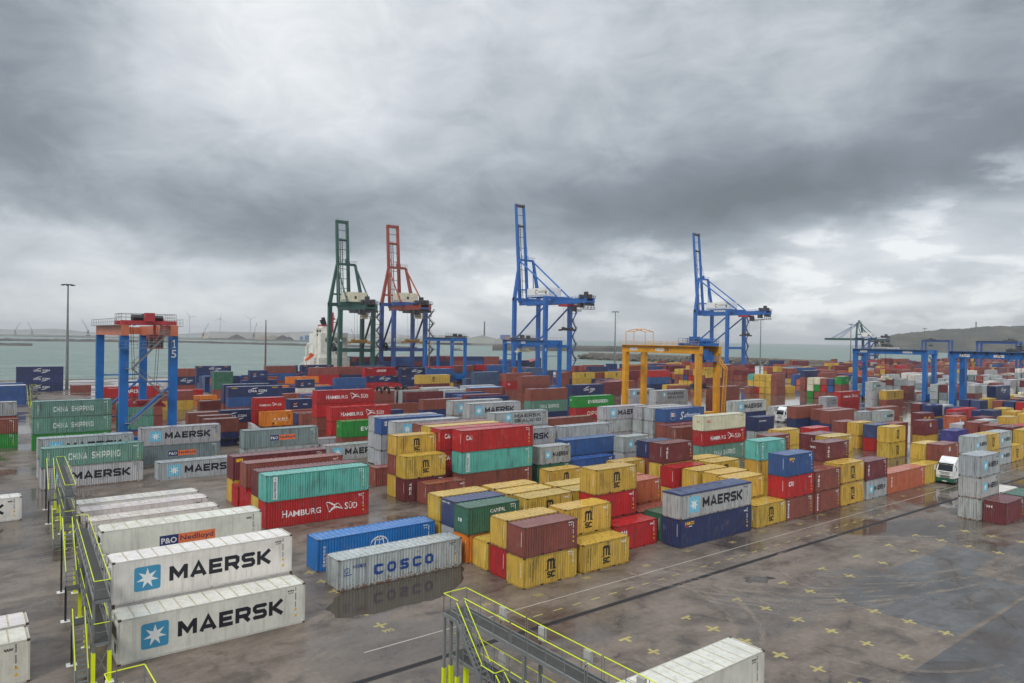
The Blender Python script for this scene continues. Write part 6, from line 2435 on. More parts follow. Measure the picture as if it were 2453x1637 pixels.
# ---------------------------------------------------------------- ground, quay, sea
def ground_mat(name, wet=0.0, grey=0.0, dark=1.0, c1=(120, 107, 95), c2=(113, 106, 99)):
    m, t, p = newmat(name)
    g = t.new('ShaderNodeNewGeometry'); pos = g.outputs['Position']
    big = t.noise(pos, 0.035, 5, 0.6, 0.4); mid = t.noise(t.v('MULTIPLY', pos, (0.20, 0.34, 1)), 1.0, 6, 0.62, 0.3)
    fine = t.noise(pos, 2.2, 6, 0.7); strk = t.noise(t.v('MULTIPLY', pos, (0.05, 0.9, 1)), 1.0, 5, 0.6, 0.2)
    c = t.mix(t.ss(big.outputs['Fac'], 0.38, 0.62, max(0, grey - .35), min(1, grey + .45)), lin(c1) + (1,), lin(c2) + (1,))
    c = t.mix(t.ss(mid.outputs['Fac'], 0.36, 0.68, 0, 0.8), c, lin((76, 65, 56)) + (1,))
    c = t.mix(t.ss(strk.outputs['Fac'], 0.50, 0.76, 0, 0.34), c, lin((138, 126, 114)) + (1,))
    vor = t.new('ShaderNodeTexVoronoi', feature='DISTANCE_TO_EDGE'); vor.inputs['Scale'].default_value = 0.085
    t.link(t.v('ADD', pos, t.v('SCALE', fine.outputs['Color'], sc=1.2)), vor.inputs['Vector'])
    crk = t.m('MULTIPLY', t.ss(vor.outputs['Distance'], 0.0, 0.010, 1, 0), t.ss(mid.outputs['Fac'], 0.5, 0.6, 0, 1))
    c = t.mix(t.m('MULTIPLY', crk, .8), c, lin((38, 34, 32)) + (1,))
    br = t.new('ShaderNodeTexBrick'); br.inputs['Scale'].default_value = 1.0; br.inputs['Brick Width'].default_value = 6.68; br.inputs['Row Height'].default_value = 5.3; br.inputs['Mortar Size'].default_value = 0.022; br.inputs['Mortar Smooth'].default_value = .3; br.offset = 0.0
    for kk in ('Color1', 'Color2'): br.inputs[kk].default_value = (0, 0, 0, 1)
    br.inputs['Mortar'].default_value = (1, 1, 1, 1)
    t.link(t.v('ADD', pos, t.v('SCALE', mid.outputs['Color'], sc=.12)), br.inputs['Vector'])
    c = t.mix(t.m('MULTIPLY', br.outputs['Fac'], t.ss(big.outputs['Fac'], .35, .6, .15, .6)), c, lin((52, 46, 42)) + (1,))
    stn = t.noise(pos, .33, 7, .68, .6)
    c = t.mix(t.ss(stn.outputs['Fac'], .53, .66, 0, .62), c, lin((58, 51, 46)) + (1,))
    c = t.mix(t.ss(stn.outputs['Fac'], .44, .34, 0, .30), c, lin((140, 128, 115)) + (1,))
    wn_ = t.noise(t.v('MULTIPLY', pos, (0.055, 0.075, 1)), 1.0, 5, 0.58, 0.5)
    sx_ = t.new('ShaderNodeSeparateXYZ'); t.link(pos, sx_.inputs[0])
    far_ = t.m('MULTIPLY', t.ss(sx_.outputs[0], 66.0, 104.0), 0.13)      # standing water along the far lanes
    left_ = t.m('MULTIPLY', t.m('MULTIPLY', t.ss(sx_.outputs[0], 8.0, 1.0), t.ss(sx_.outputs[1], 60.0, 85.0)), 0.12)
    back_ = t.m('MULTIPLY', t.ss(sx_.outputs[1], 110.0, 150.0), 0.06)
    wv = t.m('ADD', t.m('ADD', wn_.outputs['Fac'], far_), t.m('ADD', left_, back_))
    wt = t.ss(wv, 0.49 - wet, 0.62 - wet, 0, 1)
    c = t.mix(t.m('MULTIPLY', wt, .55), c, lin((60, 51, 43)) + (1,))
    f = t.ss(fine.outputs['Fac'], 0.3, 0.7, 0.86 * dark, 1.14 * dark)
    t.link(t.v('SCALE', c, sc=f), p.inputs['Base Color'])
    r = t.m('ADD', t.ss(wt, 0, 1, 0.40, 0.055), t.m('MULTIPLY', mid.outputs['Fac'], 0.05))
    t.link(r, p.inputs['Roughness'])
    b = t.new('ShaderNodeBump'); b.inputs['Distance'].default_value = 0.01
    t.link(t.m('MULTIPLY', t.ss(wt, 0, 1, 0.35, 0.02), 1.0), b.inputs['Strength']); t.link(fine.outputs['Fac'], b.inputs['Height'])
    t.link(b.outputs[0], p.inputs['Normal'])
    return m
GR = ground_mat('wet_concrete_yard')
m = MB(); m.box(-400, -60, -.5, 1300, 365, 0)
tag(m.build('ground', GR), kind='structure')
m = MB(); m.box(-400, 365.01, -7, 1300, 366.2, .25)
tag(m.build('quay_edge', RUBBISH), 'concrete quay edge coping along the water', None, None, 'structure')
ASPH = ground_mat('dark_asphalt', -.05, .9, .78, (94, 94, 95), (88, 89, 91))
ASPH2 = ground_mat('grey_asphalt', -.01, .95, .92, (104, 105, 105), (96, 98, 99))
def sheet(name, polys, z, mat, parent=None):
    b = MB()
    for k, p in enumerate(polys): b.face([(u, v, z) for u, v in p])
    return b.build(name, mat, parent)
tag(sheet('asphalt_surface', [[(20, -50), (49, -50), (49, 20.3), (20, 20.1)], [(49, -50), (140, -50), (140, 21.4), (49, 20.3)]], .004, ASPH), kind='structure')
tag(sheet('asphalt_patch', [[(57.6, 20.8), (74.6, 20.9), (74.4, 25.8), (83, 26.6), (83.2, 31.1), (75.9, 30.8), (67.8, 31.0), (57.7, 30.6)]], .004, ASPH2), kind='structure')
tag(sheet('drain_cover', [[(44.85, 21.25), (45.55, 21.2), (45.6, 21.9), (44.9, 21.95)]], .008, plain('cast_iron', (62, 56, 58), .5)), kind='structure')
MARKY = painted('worn_yellow_marking', (168, 154, 92), 0.4, 0.98, (112, 100, 84), (2, 2, 2))
MARKW = painted('worn_white_marking', (168, 160, 148), 0.4, 0.7, (120, 108, 95), (2, 2, 2))
def ribbon(pts, wd):
    q = []
    n = len(pts)
    def nrm(i):
        a = Vector(pts[max(0, i - 1)]); b = Vector(pts[min(n - 1, i + 1)]); d = (b - a).normalized(); return Vector((-d.y, d.x)) * wd / 2
    for i in range(n - 1):
        a, b = Vector(pts[i]), Vector(pts[i + 1]); na, nb = nrm(i), nrm(i + 1)
        q.append([tuple(a - na), tuple(b - nb), tuple(b + nb), tuple(a + na)])
    return q
def ry(x): return 43.35 + (.3 if x > 70 else 0) * min(1, (x - 70) / 20 if x > 70 else 0)
tag(sheet('lane_line', ribbon([(21.8, 43.4), (200, 43.6), (420, 43.6)], .12), .004, MARKW), 'worn white line painted along the container row', None, None, 'structure')
# double crane rail in its dark groove
b = MB(); b.box(-60, 39.62, -.3, 420, 40.0, .004)
for y in (39.56, 40.0): b.box(-60, y, .002, 420, y + .06, .012, 1)
for y in (39.72, 39.86): b.box(-60, y, .004, 420, y + .05, .02, 1)
tag(b.build('drain_channel', [plain('rail_groove', (22, 22, 24), .5), painted('rusty_rail', (46, 40, 42), .5, .3)]), 'long dark slotted channel set in the yard surface', None, None, 'structure')
ym = MB()
rng = random.Random(5)
def cross(x, y, a=.62, t=.24, tee=False):
    z = .0045
    j = rng.uniform(-.05, .05); a *= rng.uniform(.82, 1.0); t *= rng.uniform(.8, 1.0)
    ym.face([(x - a, y - t / 2 + j, z), (x + a, y - t / 2, z), (x + a, y + t / 2, z), (x - a, y + t / 2 + j, z)])
    ym.face([(x - t / 2, y - a, z), (x + t / 2, y - a, z), (x + t / 2, y - t / 2 - .001, z), (x - t / 2, y - t / 2 - .001, z)])
    if not tee: ym.face([(x - t / 2, y + t / 2 + .001, z), (x + t / 2, y + t / 2 + .001, z), (x + t / 2 + j, y + a, z), (x - t / 2 + j, y + a, z)])
for i in range(16):
    for k, y in enumerate((34.7, 32.1, 29.4, 26.7, 24.1, 21.5)):
        x = 37.6 + 6.67 * i
        if x > 96.5 and y > 26: continue
        if 59 < x < 81 and y < 31: continue
        if x > 81 and y < 26: continue
        cross(x + rng.uniform(-.1, .1), y + .02 * i, .6, .26, k == 0)
for k in range(6): cross(25.2 - .1 * k + .1, 61 - 2.83 * k, .6, .26)
for k in range(6): cross(44.6, 47 + 2.8 * k, .5, .2)
for i in range(30): ym.face([(34.9 + i * 2.03 + dx, 41.5 + dy, .0045) for dx, dy in ((0, 0), (.95, 0), (.95, .14), (0, .14))])
for i, x in enumerate((24.4, 29.5, 33, 37.8, 44, 51, 58, 64.5, 71, 77.5, 84, 90.5, 97, 104, 111)):
    y = 44.6 if i % 2 else 45.4
    for q in fnt(('066', '073', '08', '085', '090')[i % 5], 0, 0, .85, .6, 0, .015): ym.face([(x + .85 - u, y + .6 - v, .0045) for u, v in q])
tag(ym.build('bay_markings', MARKY), 'worn yellow crosses, dashes and numbers painted on the wet yard', None, None, 'structure')
tr = []
TRK = []
for cx_, cy_, r_, a0_, a1_ in ((60, 37.6, 11.4, 165, 258), (63, 41.2, 14.6, 172, 262), (66.5, 44.5, 18, 180, 262), (70, 48.4, 23, 190, 264), (76, 53, 29, 198, 266), (83, 58, 34, 205, 268), (38, 40, 13.5, -62, 2), (36, 43, 17, -60, -8), (60, 33, 8, 150, 230), (96, 56, 27, 205, 262), (57, 28, 13, 195, 262), (68, 30, 10, 95, 170)):
    TRK += [((cx_, cy_), r_, a0_, a1_, .2), ((cx_, cy_), r_ - 1.95, a0_ + 4, a1_ - 3, .19)]
for c, r, a0, a1, wd in TRK:
    n = 30
    wd *= 1.9
    tr += ribbon([(c[0] + r * math.cos(rad(a0 + (a1 - a0) * k / n)), c[1] + r * math.sin(rad(a0 + (a1 - a0) * k / n))) for k in range(n + 1)], wd)
tm, tt, tp_ = newmat('tyre_track')
g_ = tt.new('ShaderNodeNewGeometry'); tn = tt.noise(g_.outputs['Position'], 0.35, 5, .65)
tt.link(rgb(158, 144, 132) and tt.mix(0.0, rgb(160, 146, 132), rgb(160, 146, 132)), tp_.inputs['Base Color'])
tp_.inputs['Roughness'].default_value = .4
tt.link(tt.ss(tn.outputs['Fac'], .36, .66, 0.03, .40), tp_.inputs['Alpha'])
b = MB()
for k, q in enumerate(tr): b.face([(u, v, .006 + .001 * ((k // 30) % 26)) for u, v in q])
tag(b.build('tyre_tracks', tm), 'pale curved tyre tracks crossing the wet yard', None, None, 'structure')
pm, pt, pp = newmat('puddle_water')
pp.inputs['Base Color'].default_value = rgb(66, 57, 47); pp.inputs['Roughness'].default_value = .10; pp.inputs['Specular IOR Level'].default_value = .5
pn = pt.new('ShaderNodeNewGeometry'); pz = pt.noise(pn.outputs['Position'], 3.0, 3, .5); pb = pt.new('ShaderNodeBump'); pb.inputs['Strength'].default_value = .03; pb.inputs['Distance'].default_value = .02
pt.link(pz.outputs['Fac'], pb.inputs['Height']); pt.link(pb.outputs[0], pp.inputs['Normal'])
def puddle(pts, z=.0065, seed=1):
    rg = random.Random(seed); out = []
    n = len(pts)
    for i in range(n):
        a, b_ = Vector(pts[i]), Vector(pts[(i + 1) % n])
        for k in range(5):
            q = a.lerp(b_, k / 5); out.append((q.x + rg.uniform(-.2, .2), q.y + rg.uniform(-.2, .2)))
    c = (sum(p[0] for p in out) / len(out), sum(p[1] for p in out) / len(out))
    return [out]
pud = puddle([(22.9, 51.9), (22.9, 49.8), (25.9, 49.0), (27.8, 49.3), (31, 48.9), (34.9, 51), (37.4, 54.7), (30, 55.6), (25.3, 54.9)])
pud += puddle([(55.0, 36.7), (56.4, 35.6), (58.4, 35.9), (57.6, 37.0), (56, 37.4)], seed=2)
tag(sheet('puddles', pud, .0065, pm), 'shallow rain puddles lying on the yard', None, None, 'structure')

sm, stt, sp_ = newmat('sea_water')
sg = stt.new('ShaderNodeNewGeometry'); sps = sg.outputs['Position']
s1 = stt.noise(stt.v('MULTIPLY', sps, (.012, .03, 1)), 1.0, 5, .6, .3); s2 = stt.noise(stt.v('MULTIPLY', sps, (.10, .22, 1)), 1.0, 6, .62); s3 = stt.noise(stt.v('MULTIPLY', sps, (.05, .12, 1)), 1.0, 7, .72)
sc_ = stt.mix(stt.ss(s1.outputs['Fac'], .35, .65), rgb(108, 126, 117), rgb(132, 148, 140))
sc_ = stt.mix(stt.ss(s2.outputs['Fac'], .40, .66, 0, .8), sc_, rgb(74, 96, 87))
cap_ = stt.m('MULTIPLY', stt.ss(s3.outputs['Fac'], .635, .67), stt.ss(s1.outputs['Fac'], .40, .6, .25, 1))
stt.link(stt.mix(cap_, sc_, rgb(216, 226, 222)), sp_.inputs['Base Color'])
sp_.inputs['Roughness'].default_value = .42; sp_.inputs['Specular IOR Level'].default_value = .35
sb = stt.new('ShaderNodeBump'); sb.inputs['Strength'].default_value = .9; sb.inputs['Distance'].default_value = 1.6
stt.link(s2.outputs['Fac'], sb.inputs['Height']); stt.link(sb.outputs[0], sp_.inputs['Normal'])
m = MB(); m.face([(-14000, -600, -5), (17000, -600, -5), (17000, 17000, -5), (-14000, 17000, -5)])
tag(m.build('sea', sm), kind='structure')

# ---------------------------------------------------------------- railings, stairs
def rail(mb, pts, hgt=1.1, step=1.5, r=.022, m_top=1, m_post=0, mid=True):
    """guard rail along a polyline of floor points"""
    P = [Vector(p) for p in pts]; up = Vector((0, 0, hgt))
    for a, b in zip(P[:-1], P[1:]):
        mb.tube(a + up, b + up, r * 1.25, 6, m_top)
        if mid: mb.tube(a + up * .5, b + up * .5, r * .8, 5, m_post)
        n = max(1, round((b - a).length / step))
        for k in range(n + 1): q = a.lerp(b, k / n); mb.tube(q, q + up, r, 5, m_post)
def stair(mb, p, q, wd, side, m_str=0, tread=.26):
    """stringers and treads from p (top) to q (bottom); side = unit vector across"""
    p, q, s_ = Vector(p), Vector(q), Vector(side)
    mb.beam(p, q, .06, .22, m_str); mb.beam(p + s_ * wd, q + s_ * wd, .06, .22, m_str)
    n = max(3, int(abs(p.z - q.z) / .2)); d = (q - p); d.z = 0; d.normalize()
    for k in range(1, n):
        c = p.lerp(q, k / n)
        mb.hexa([c - d * tread / 2 - Vector((0, 0, .03)), c + d * tread / 2 - Vector((0, 0, .03)), c + d * tread / 2 + s_ * wd - Vector((0, 0, .03)), c - d * tread / 2 + s_ * wd - Vector((0, 0, .03))],
                [c - d * tread / 2, c + d * tread / 2, c + d * tread / 2 + s_ * wd, c - d * tread / 2 + s_ * wd], m_str)
RL = [STEEL, HIVIS]
def access_rack(x0, x1, y0, y1, label, loc, rz, stairs_side=-1, decks=(5.1, 2.55), lanes=()):
    """two level steel walkway for plugging in reefers; local axes: long axis is y"""
    t = thing('access_platform', loc, label, 'access platform', 'reefer access platforms', rz)
    for z in decks:
        b = MB(); b.box(x0 + .05, y0, z - .05, x1 - .05, y1, z); b.build('walkway', GRATE, t)
        b = MB()
        for x in (x0, x1): b.box(x - .04, y0, z - .19, x + .04, y1, z + .02)
        for y in (y0, y1): b.box(x0 + .05, y - .05, z - .24, x1 - .05, y + .05, z - .06)
        n = int((y1 - y0) / 2.2)
        for k in range(1, n): y = y0 + (y1 - y0) * k / n; b.box(x0 + .05, y - .04, z - .2, x1 - .05, y + .04, z - .06)
        b.build('deck_frame', STEEL, t)
        b = MB()
        gap = 1.0
        segs = max(2, round((y1 - y0) / 5.5))
        for x, s0 in ((x1, y0), (x0, y0)):
            for k in range(segs):
                a, e = y0 + (y1 - y0) * k / segs + .08, y0 + (y1 - y0) * (k + 1) / segs - .08
                if x == x0 and k == segs - 1: e -= 1.3
                rail(b, [(x, a, z), (x, e, z)])
        rail(b, [(x0, y1, z), (x1, y1, z)]); rail(b, [(x0, y0, z), (x1, y0, z)])
        b.build('railing', RL, t)
    n = max(2, round((y1 - y0) / 6.5))
    for k in range(n + 1):
        y = y0 + .1 + (y1 - y0 - .2) * k / n
        for x in (x0, x1):
            b = MB(); b.box(x - .07, y - .09, 1.9, x + .07, y + .09, decks[0] - .24, 0); b.box(x - .11, y - .13, .03, x + .11, y + .13, 1.9, 1); b.box(x - .25, y - .25, .004, x + .25, y + .25, .03, 2)
            b.build('leg', [STEEL, HIVIS, WHITE], t)
        if k % 2 == 0:
            b = MB(); b.beam((x0, y, .3), (x1, y, 2.2), .05); b.beam((x1, y, .3), (x0, y, 2.2), .05); b.build('brace', STEEL, t)
    for k in range(1, n * 2):
        y = y0 + (y1 - y0) * k / (n * 2)
        for z in decks:
            b = MB(); b.box(x1 + .04, y - .22, z + .25, x1 + .24, y + .22, z + .95, 0); b.box(x1 + .24, y - .12, z + .35, x1 + .27, y + .12, z + .55, 1)
            b.path([(x1 + .15, y + .1, z + .25), (x1 + .2, y + .3, z - .1), (x1 + .3, y + .25, z - .4)], .02, 5, 2)
            b.build('socket_box', [plain('grey_plastic', (176, 174, 168), .4), plain('red_plug', (150, 40, 40), .4), BLACK], t)
    return t
sw = .8
def flight(t, xs, ytop, ybot, ztop, zbot, sw=.66):
    b = MB(); stair(b, (xs, ytop, ztop), (xs, ybot, zbot), sw, (1, 0, 0)); b.build('stair', STEEL, t)
    b = MB()
    for x in (xs, xs + sw):
        for k in range(5): q = Vector((x, ytop + (ybot - ytop) * k / 4, ztop + (zbot - ztop) * k / 4)); b.tube(q, q + Vector((0, 0, 1.05)), .022, 5, 0)
        b.tube((x, ytop, ztop + 1.05), (x, ybot, zbot + 1.05), .03, 6, 1); b.tube((x, ytop, ztop + .55), (x, ybot, zbot + .55), .018, 5, 0)
    b.build('handrail', RL, t)
# the platform in front, bottom of the photo
t = access_rack(23.15, 24.25, 1, 35.1, 'long grey walkway with yellow handrails, on posts in front of the lone white reefer', (0, 0, 0), 0)
flight(t, 22.5, 33.5, 31.0, 5.1, 2.55, .56)
flight(t, 22.38, 29.6, 26.6, 2.55, .05, .56)
b = MB(); b.box(22.65, 33.55, 5.05, 23.09, 35.1, 5.1); b.box(22.35, 29.65, 2.5, 23.09, 31.0, 2.55); b.build('landing', GRATE, t)
b = MB(); b.box(22.6, 33.5, 4.9, 22.66, 35.1, 5.11); b.box(22.66, 33.5, 4.9, 23.09, 33.55, 5.04); b.box(22.66, 35.05, 4.9, 23.09, 35.1, 5.04); b.box(22.3, 29.6, 2.36, 22.35, 31, 2.56); b.build('deck_frame', STEEL, t)
b = MB()
for x, y in ((22.68, 34.98), (22.68, 33.62), (22.4, 29.7)): b.box(x - .07, y - .07, 1.9, x + .07, y + .07, 4.9 if y > 33 else 2.36, 0); b.box(x - .1, y - .1, 0, x + .1, y + .1, 1.9, 1)
b.build('post', RL, t)
b = MB(); rail(b, [(22.66, 33.6, 5.1), (22.66, 35.08, 5.1), (23.1, 35.08, 5.1)], 1.1, .75); rail(b, [(22.36, 30.9, 2.55), (22.36, 29.7, 2.55), (23.0, 29.7, 2.55)], 1.1, .7); b.build('railing', RL, t)
t3 = copy_tree(t); t3.location = (-17.3, .2, 0); tag(t3, 'walkway with yellow handrails mostly cut off at the bottom left corner')
# left platform, two lengths in line beside the white reefers
t = access_rack(-.85, 0, 0, 18.4, 'tall walkway with yellow handrails beside the stack of white reefers', (7.65, 48.7, 0), rad(-3.7))
flight(t, -1.75, 18.3, 12.0, 5.1, 2.55); flight(t, -1.75, 3.6, .0, 2.55, .05)
b = MB(); b.box(-1.75, 11.0, 2.5, -.86, 12.0, 2.55); b.box(-1.75, 3.6, 2.5, -.86, 4.8, 2.55); b.box(-1.75, 18.3, 5.05, -.86, 19.2, 5.1); b.build('landing', GRATE, t)
b = MB()
for x, y in ((-1.75, 12), (-1.75, 19), (-1.75, 3.8)): b.box(x - .07, y - .07, .03, x + .07, y + .07, 2.5 if y < 18 else 5.05, 0); b.box(x - .3, y - .3, .004, x + .3, y + .3, .03, 1)
b.build('post', [BLACK, WHITE], t)
t = access_rack(-.9, 0, 0, 19, 'farther walkway with yellow handrails near the green and grey reefers', (9.63, 81, 0), rad(-3.2))
flight(t, -1.8, 18.6, 12.4, 5.1, 2.55); flight(t, -1.8, 3.6, .0, 2.55, .05)
b = MB(); b.box(-1.8, 11.4, 2.5, -.91, 12.4, 2.55); b.box(-1.8, 18.6, 5.05, -.91, 19.4, 5.1); b.box(-1.8, 3.6, 2.5, -.91, 4.8, 2.55); b.build('landing', GRATE, t)
b = MB()
for x, y in ((-1.8, 11.6), (-1.8, 19.2)): b.box(x - .08, y - .08, .03, x + .08, y + .08, 2.5 if y < 18 else 5.05, 0); b.box(x - .3, y - .3, .004, x + .3, y + .3, .03, 1)
b.build('post', [BLACK, WHITE], t)
# two short ones far off
for (x, y, lb) in ((18.4, 232, 'small stair tower with yellow handrails before the stacked navy containers'), (42.5, 243, 'small stair tower with yellow handrails left of the blue gantry crane legs')):
    t = access_rack(-1.2, 0, 0, 6, lb, (x, y, 0), 0)
    flight(t, -2.1, 5.4, 2.4, 5.1, 2.55); flight(t, -2.1, 2.2, -1.2, 2.55, .05)
    b = MB(); b.box(-2.1, 1.6, 2.5, -1.21, 2.4, 2.55); b.box(-2.1, 5.4, 5.05, -1.21, 6, 5.1); b.build('landing', GRATE, t)

# ---------------------------------------------------------------- high mast lamps
def mast(x, y, h, label, head=True):
    t = thing('light_mast', (x, y, 0), label, 'light mast', 'tall light masts')
    b = MB(); b.tube((0, 0, 0), (0, 0, h * .45), .55, 12, 0, .42); b.tube((0, 0, h * .45), (0, 0, h), .42, 12, 0, .22); b.build('pole', STEEL if head else painted('rust_brown_steel', (112, 84, 74), .5, .4), t)
    if head:
        b = MB(); b.torus((0, 0, h), (0, 0, 1), 1.3, .12, 24, 6)
        for k in range(4): a = math.pi * k / 4; b.beam((-1.3 * math.cos(a), -1.3 * math.sin(a), h), (1.3 * math.cos(a), 1.3 * math.sin(a), h), .1)
        b.build('ring', BLACK, t)
        for k in range(8):
            a = math.pi * k / 4; c = Vector((math.cos(a) * 1.75, math.sin(a) * 1.75, h - .1))
            b = MB(); b.beam(c - Vector((math.cos(a), math.sin(a), -.2)) * .3, c + Vector((math.cos(a), math.sin(a), -.35)) * .45, .75, .3); b.build('floodlight', BLACK, t)
    return t
for x, y, h, lb in ((32.8, 303, 38, 'tall grey light mast behind the stacked navy containers at far left'), (312.3, 300, 38, 'tall grey light mast left of the yellow gantry crane'), (475.9, 308, 38, 'tall grey light mast beside the right blue ship crane stairs'),
                    (615.3, 310, 38, 'light mast standing before the far green and blue ship crane'), (787.7, 320, 38, 'light mast in front of the headland cliff')): mast(x, y, h, lb)
mast(118.1, 342.6, 28, 'bare rust brown pole standing before the water', False)
mast(196.5, 322, 30, 'plain grey pole beside the stairs of the red and blue crane', False)

# ---------------------------------------------------------------- rubber tyred gantry cranes (span along y, wheels along x)
RB = painted('crane_blue', (26, 98, 168), .4, .15, (70, 60, 60)); RBD = painted('crane_deep_blue', (44, 84, 150), .42, .2); RYEL = painted('crane_amber', (214, 150, 34), .4, .3); RRED = painted('crane_red', (168, 52, 58), .45, .2); RORG = painted('crane_orange_rust', (186, 104, 72), .5, .5)
RDRK = painted('trolley_dark', (66, 62, 66), .55, .3); CREAM = painted('cream_panel', (212, 204, 178), .45, .12); STSG = painted('crane_green', (44, 82, 74), .45, .2); STSR = painted('boom_red', (146, 66, 52), .45, .25); STSB = painted('sts_blue', (36, 98, 172), .42, .15); STSD = painted('sts_dull_blue', (62, 88, 148), .45, .2)
def sign(parent, name, ps, origin, ux, uz, mat, off=.012):
    n = Vector(ux).cross(Vector(uz)); b = MB()
    for i, p in enumerate(ps): b.face([tuple(Vector(origin) + Vector(ux) * u + Vector(uz) * v + n * (off + .0006 * (i % 5))) for u, v in p])
    return b.build(name, mat, parent)
def rtg(x, y1, label, wb=7.3, g=23.5, zt=19.8, bh=1.6, leg=1.15, fr=RB, gr=None, tro=RDRK, trol_y=.5, num=None, ladder=True, spread=None, cab=None, brace=True, plates=False, detail=True, open_front=False):
    gr = gr or fr
    t = thing('yard_gantry_crane', (x, y1, 0), label, 'gantry crane', 'rubber tyred gantry cranes')
    zb = zt - bh
    for lx in (0, wb):
        for ly in (0, g):
            b = MB(); b.beam((lx, ly, 1.9), (lx, ly, zb), leg, leg * .8, 0, leg * 1.1, leg * .85, (0, 1, 0)); b.build('leg', fr, t)
    for lx in (0, wb):
        b = MB(); b.box(lx - .55, -.9, zb + .003, lx + .55, g + .9, zt)
        b.build('girder', gr, t)
        b = MB(); yy = [-.9, g + .9]; s_ = -1 if lx == 0 else 1
        b.box(lx + s_ * .56 if s_ > 0 else lx - 1.36, -.9, zt - .12, lx + 1.36 if s_ > 0 else lx - .56, g + .9, zt - .06)
        rail(b, [(lx + s_ * 1.3, -.9, zt - .06), (lx + s_ * 1.3, g + .9, zt - .06)], 1.1, 2.0, .03, 0, 0); b.build('walkway', STEEL if fr is not RYEL else RYEL, t)
    for ly in (0, g):
        b = MB(); b.box(-1.6, ly - .5, 1.1, wb + 1.6, ly + .5, 1.9); b.build('sill_beam', fr, t)
        if ly or not open_front:
            b = MB(); b.box(.56, ly - .4, zb + .2, wb - .56, ly + .4, zt - .2); b.build('end_tie', gr, t)
        for wx in (-1.1, .9, wb - .9, wb + 1.1):
            b = MB(); b.tube((wx, ly - .3, .75), (wx, ly + .3, .75), .75, 20); b.tube((wx, ly - .33, .75), (wx, ly + .33, .75), .34, 12, 1); b.build('wheel', [RUBBER, RYEL], t)
        b = MB()
        if brace:
            b.tube((0, ly, zt * .58), (wb, ly, zt * .58), .14, 8); b.tube((0, ly, 5.0), (wb, ly, 5.0), .14, 8)
            b.tube((0, ly, 5.4), (wb * .5, ly, 9.0), .2, 8); b.tube((wb * .5, ly, 9.0), (wb, ly, zt * .56), .2, 8)
        else:
            b.tube((0, ly, zt * .72), (wb, ly, zt * .72), .12, 8)
        b.build('brace', fr, t)
        if ly == 0:
            b = MB(); b.box(1.4, ly - 1.0, 1.95, wb - 1.4, ly + .9, 4.0); b.build('engine_house', fr, t)
    ty = g * trol_y
    t0 = MB(); t0.box(-.5, ty - 3.0, zt + .05, wb + .5, ty - 2.4, zt + .75); t0.box(-.5, ty + 2.4, zt + .05, wb + .5, ty + 3.0, zt + .75); t0.box(.4, ty - 2.35, zt + .3, 1.0, ty + 2.35, zt + .75); t0.box(wb - 1.0, ty - 2.35, zt + .3, wb - .4, ty + 2.35, zt + .75)
    tr_ = t0.build('trolley', tro, t)
    b = MB(); b.tube((1.3, ty - 1.2, zt + 1.25), (3.0, ty - 1.2, zt + 1.25), .48, 14); b.tube((wb - 3.0, ty - 1.2, zt + 1.2), (wb - 1.3, ty - 1.2, zt + 1.2), .45, 14); b.box(3.3, ty + .3, zt + .8, 4.5, ty + 1.5, zt + 1.9); b.build('winch', BLACK, tr_)
    b = MB(); rail(b, [(-.4, ty - 3, zt + .76), (wb + .4, ty - 3, zt + .76), (wb + .4, ty + 3, zt + .76), (-.4, ty + 3, zt + .76), (-.4, ty - 3, zt + .76)], 1.1, 1.6, .035, 0, 0); b.build('railing', STEEL, tr_)
    if cab is not None:
        cx, cm = cab
        b = MB(); b.box(cx, ty - 1.5, zb - 2.2, cx + 2.2, ty + .9, zb + .2); c_ = b.build('cab', cm, t)
        b = MB(); b.box(cx + .15, ty - 1.53, zb - 1.9, cx + .95, ty - 1.503, zb - .5); b.box(cx + 1.25, ty - 1.53, zb - 1.9, cx + 2.05, ty - 1.503, zb - .5); b.box(cx - .03, ty - 1.2, zb - 1.9, cx - .003, ty + .5, zb - .6); b.build('window', GLASS, c_)
        b = MB(); b.beam((cx + 1.1, ty, zb + .2), (cx + 1.1, ty, zt + .3), .4); b.build('cab_hanger', tro, c_)
    sz, sm_ = spread if spread else (zb - 4, RDRK)
    b = MB()
    for sx in (1.6, wb - 1.6):
        for sy in (-1.0, 1.0): b.tube((sx, ty + sy, zt), (wb / 2 + (sx - wb / 2) * .7, ty + sy * .8, sz + .7), .035, 4)
    cb_ = b.build('hoist_rope', BLACK, t)
    b = MB(); b.box(wb / 2 - 3, ty - .35, sz, wb / 2 + 3, ty + .35, sz + .55); b.box(wb / 2 - 3.05, ty - 1.2, sz - .15, wb / 2 - 2.7, ty + 1.2, sz + .35); b.box(wb / 2 + 2.7, ty - 1.2, sz - .15, wb / 2 + 3.05, ty + 1.2, sz + .35)
    b.box(wb / 2 - 1.3, ty - .7, sz + .56, wb / 2 + 1.3, ty + .7, sz + 1.1); b.tube((wb / 2 - 2.2, ty - .36, sz + .8), (wb / 2 - 2.2, ty + .36, sz + .8), .45, 12); b.tube((wb / 2 + 2.2, ty - .36, sz + .8), (wb / 2 + 2.2, ty + .36, sz + .8), .45, 12)
    b.build('spreader', sm_, t)
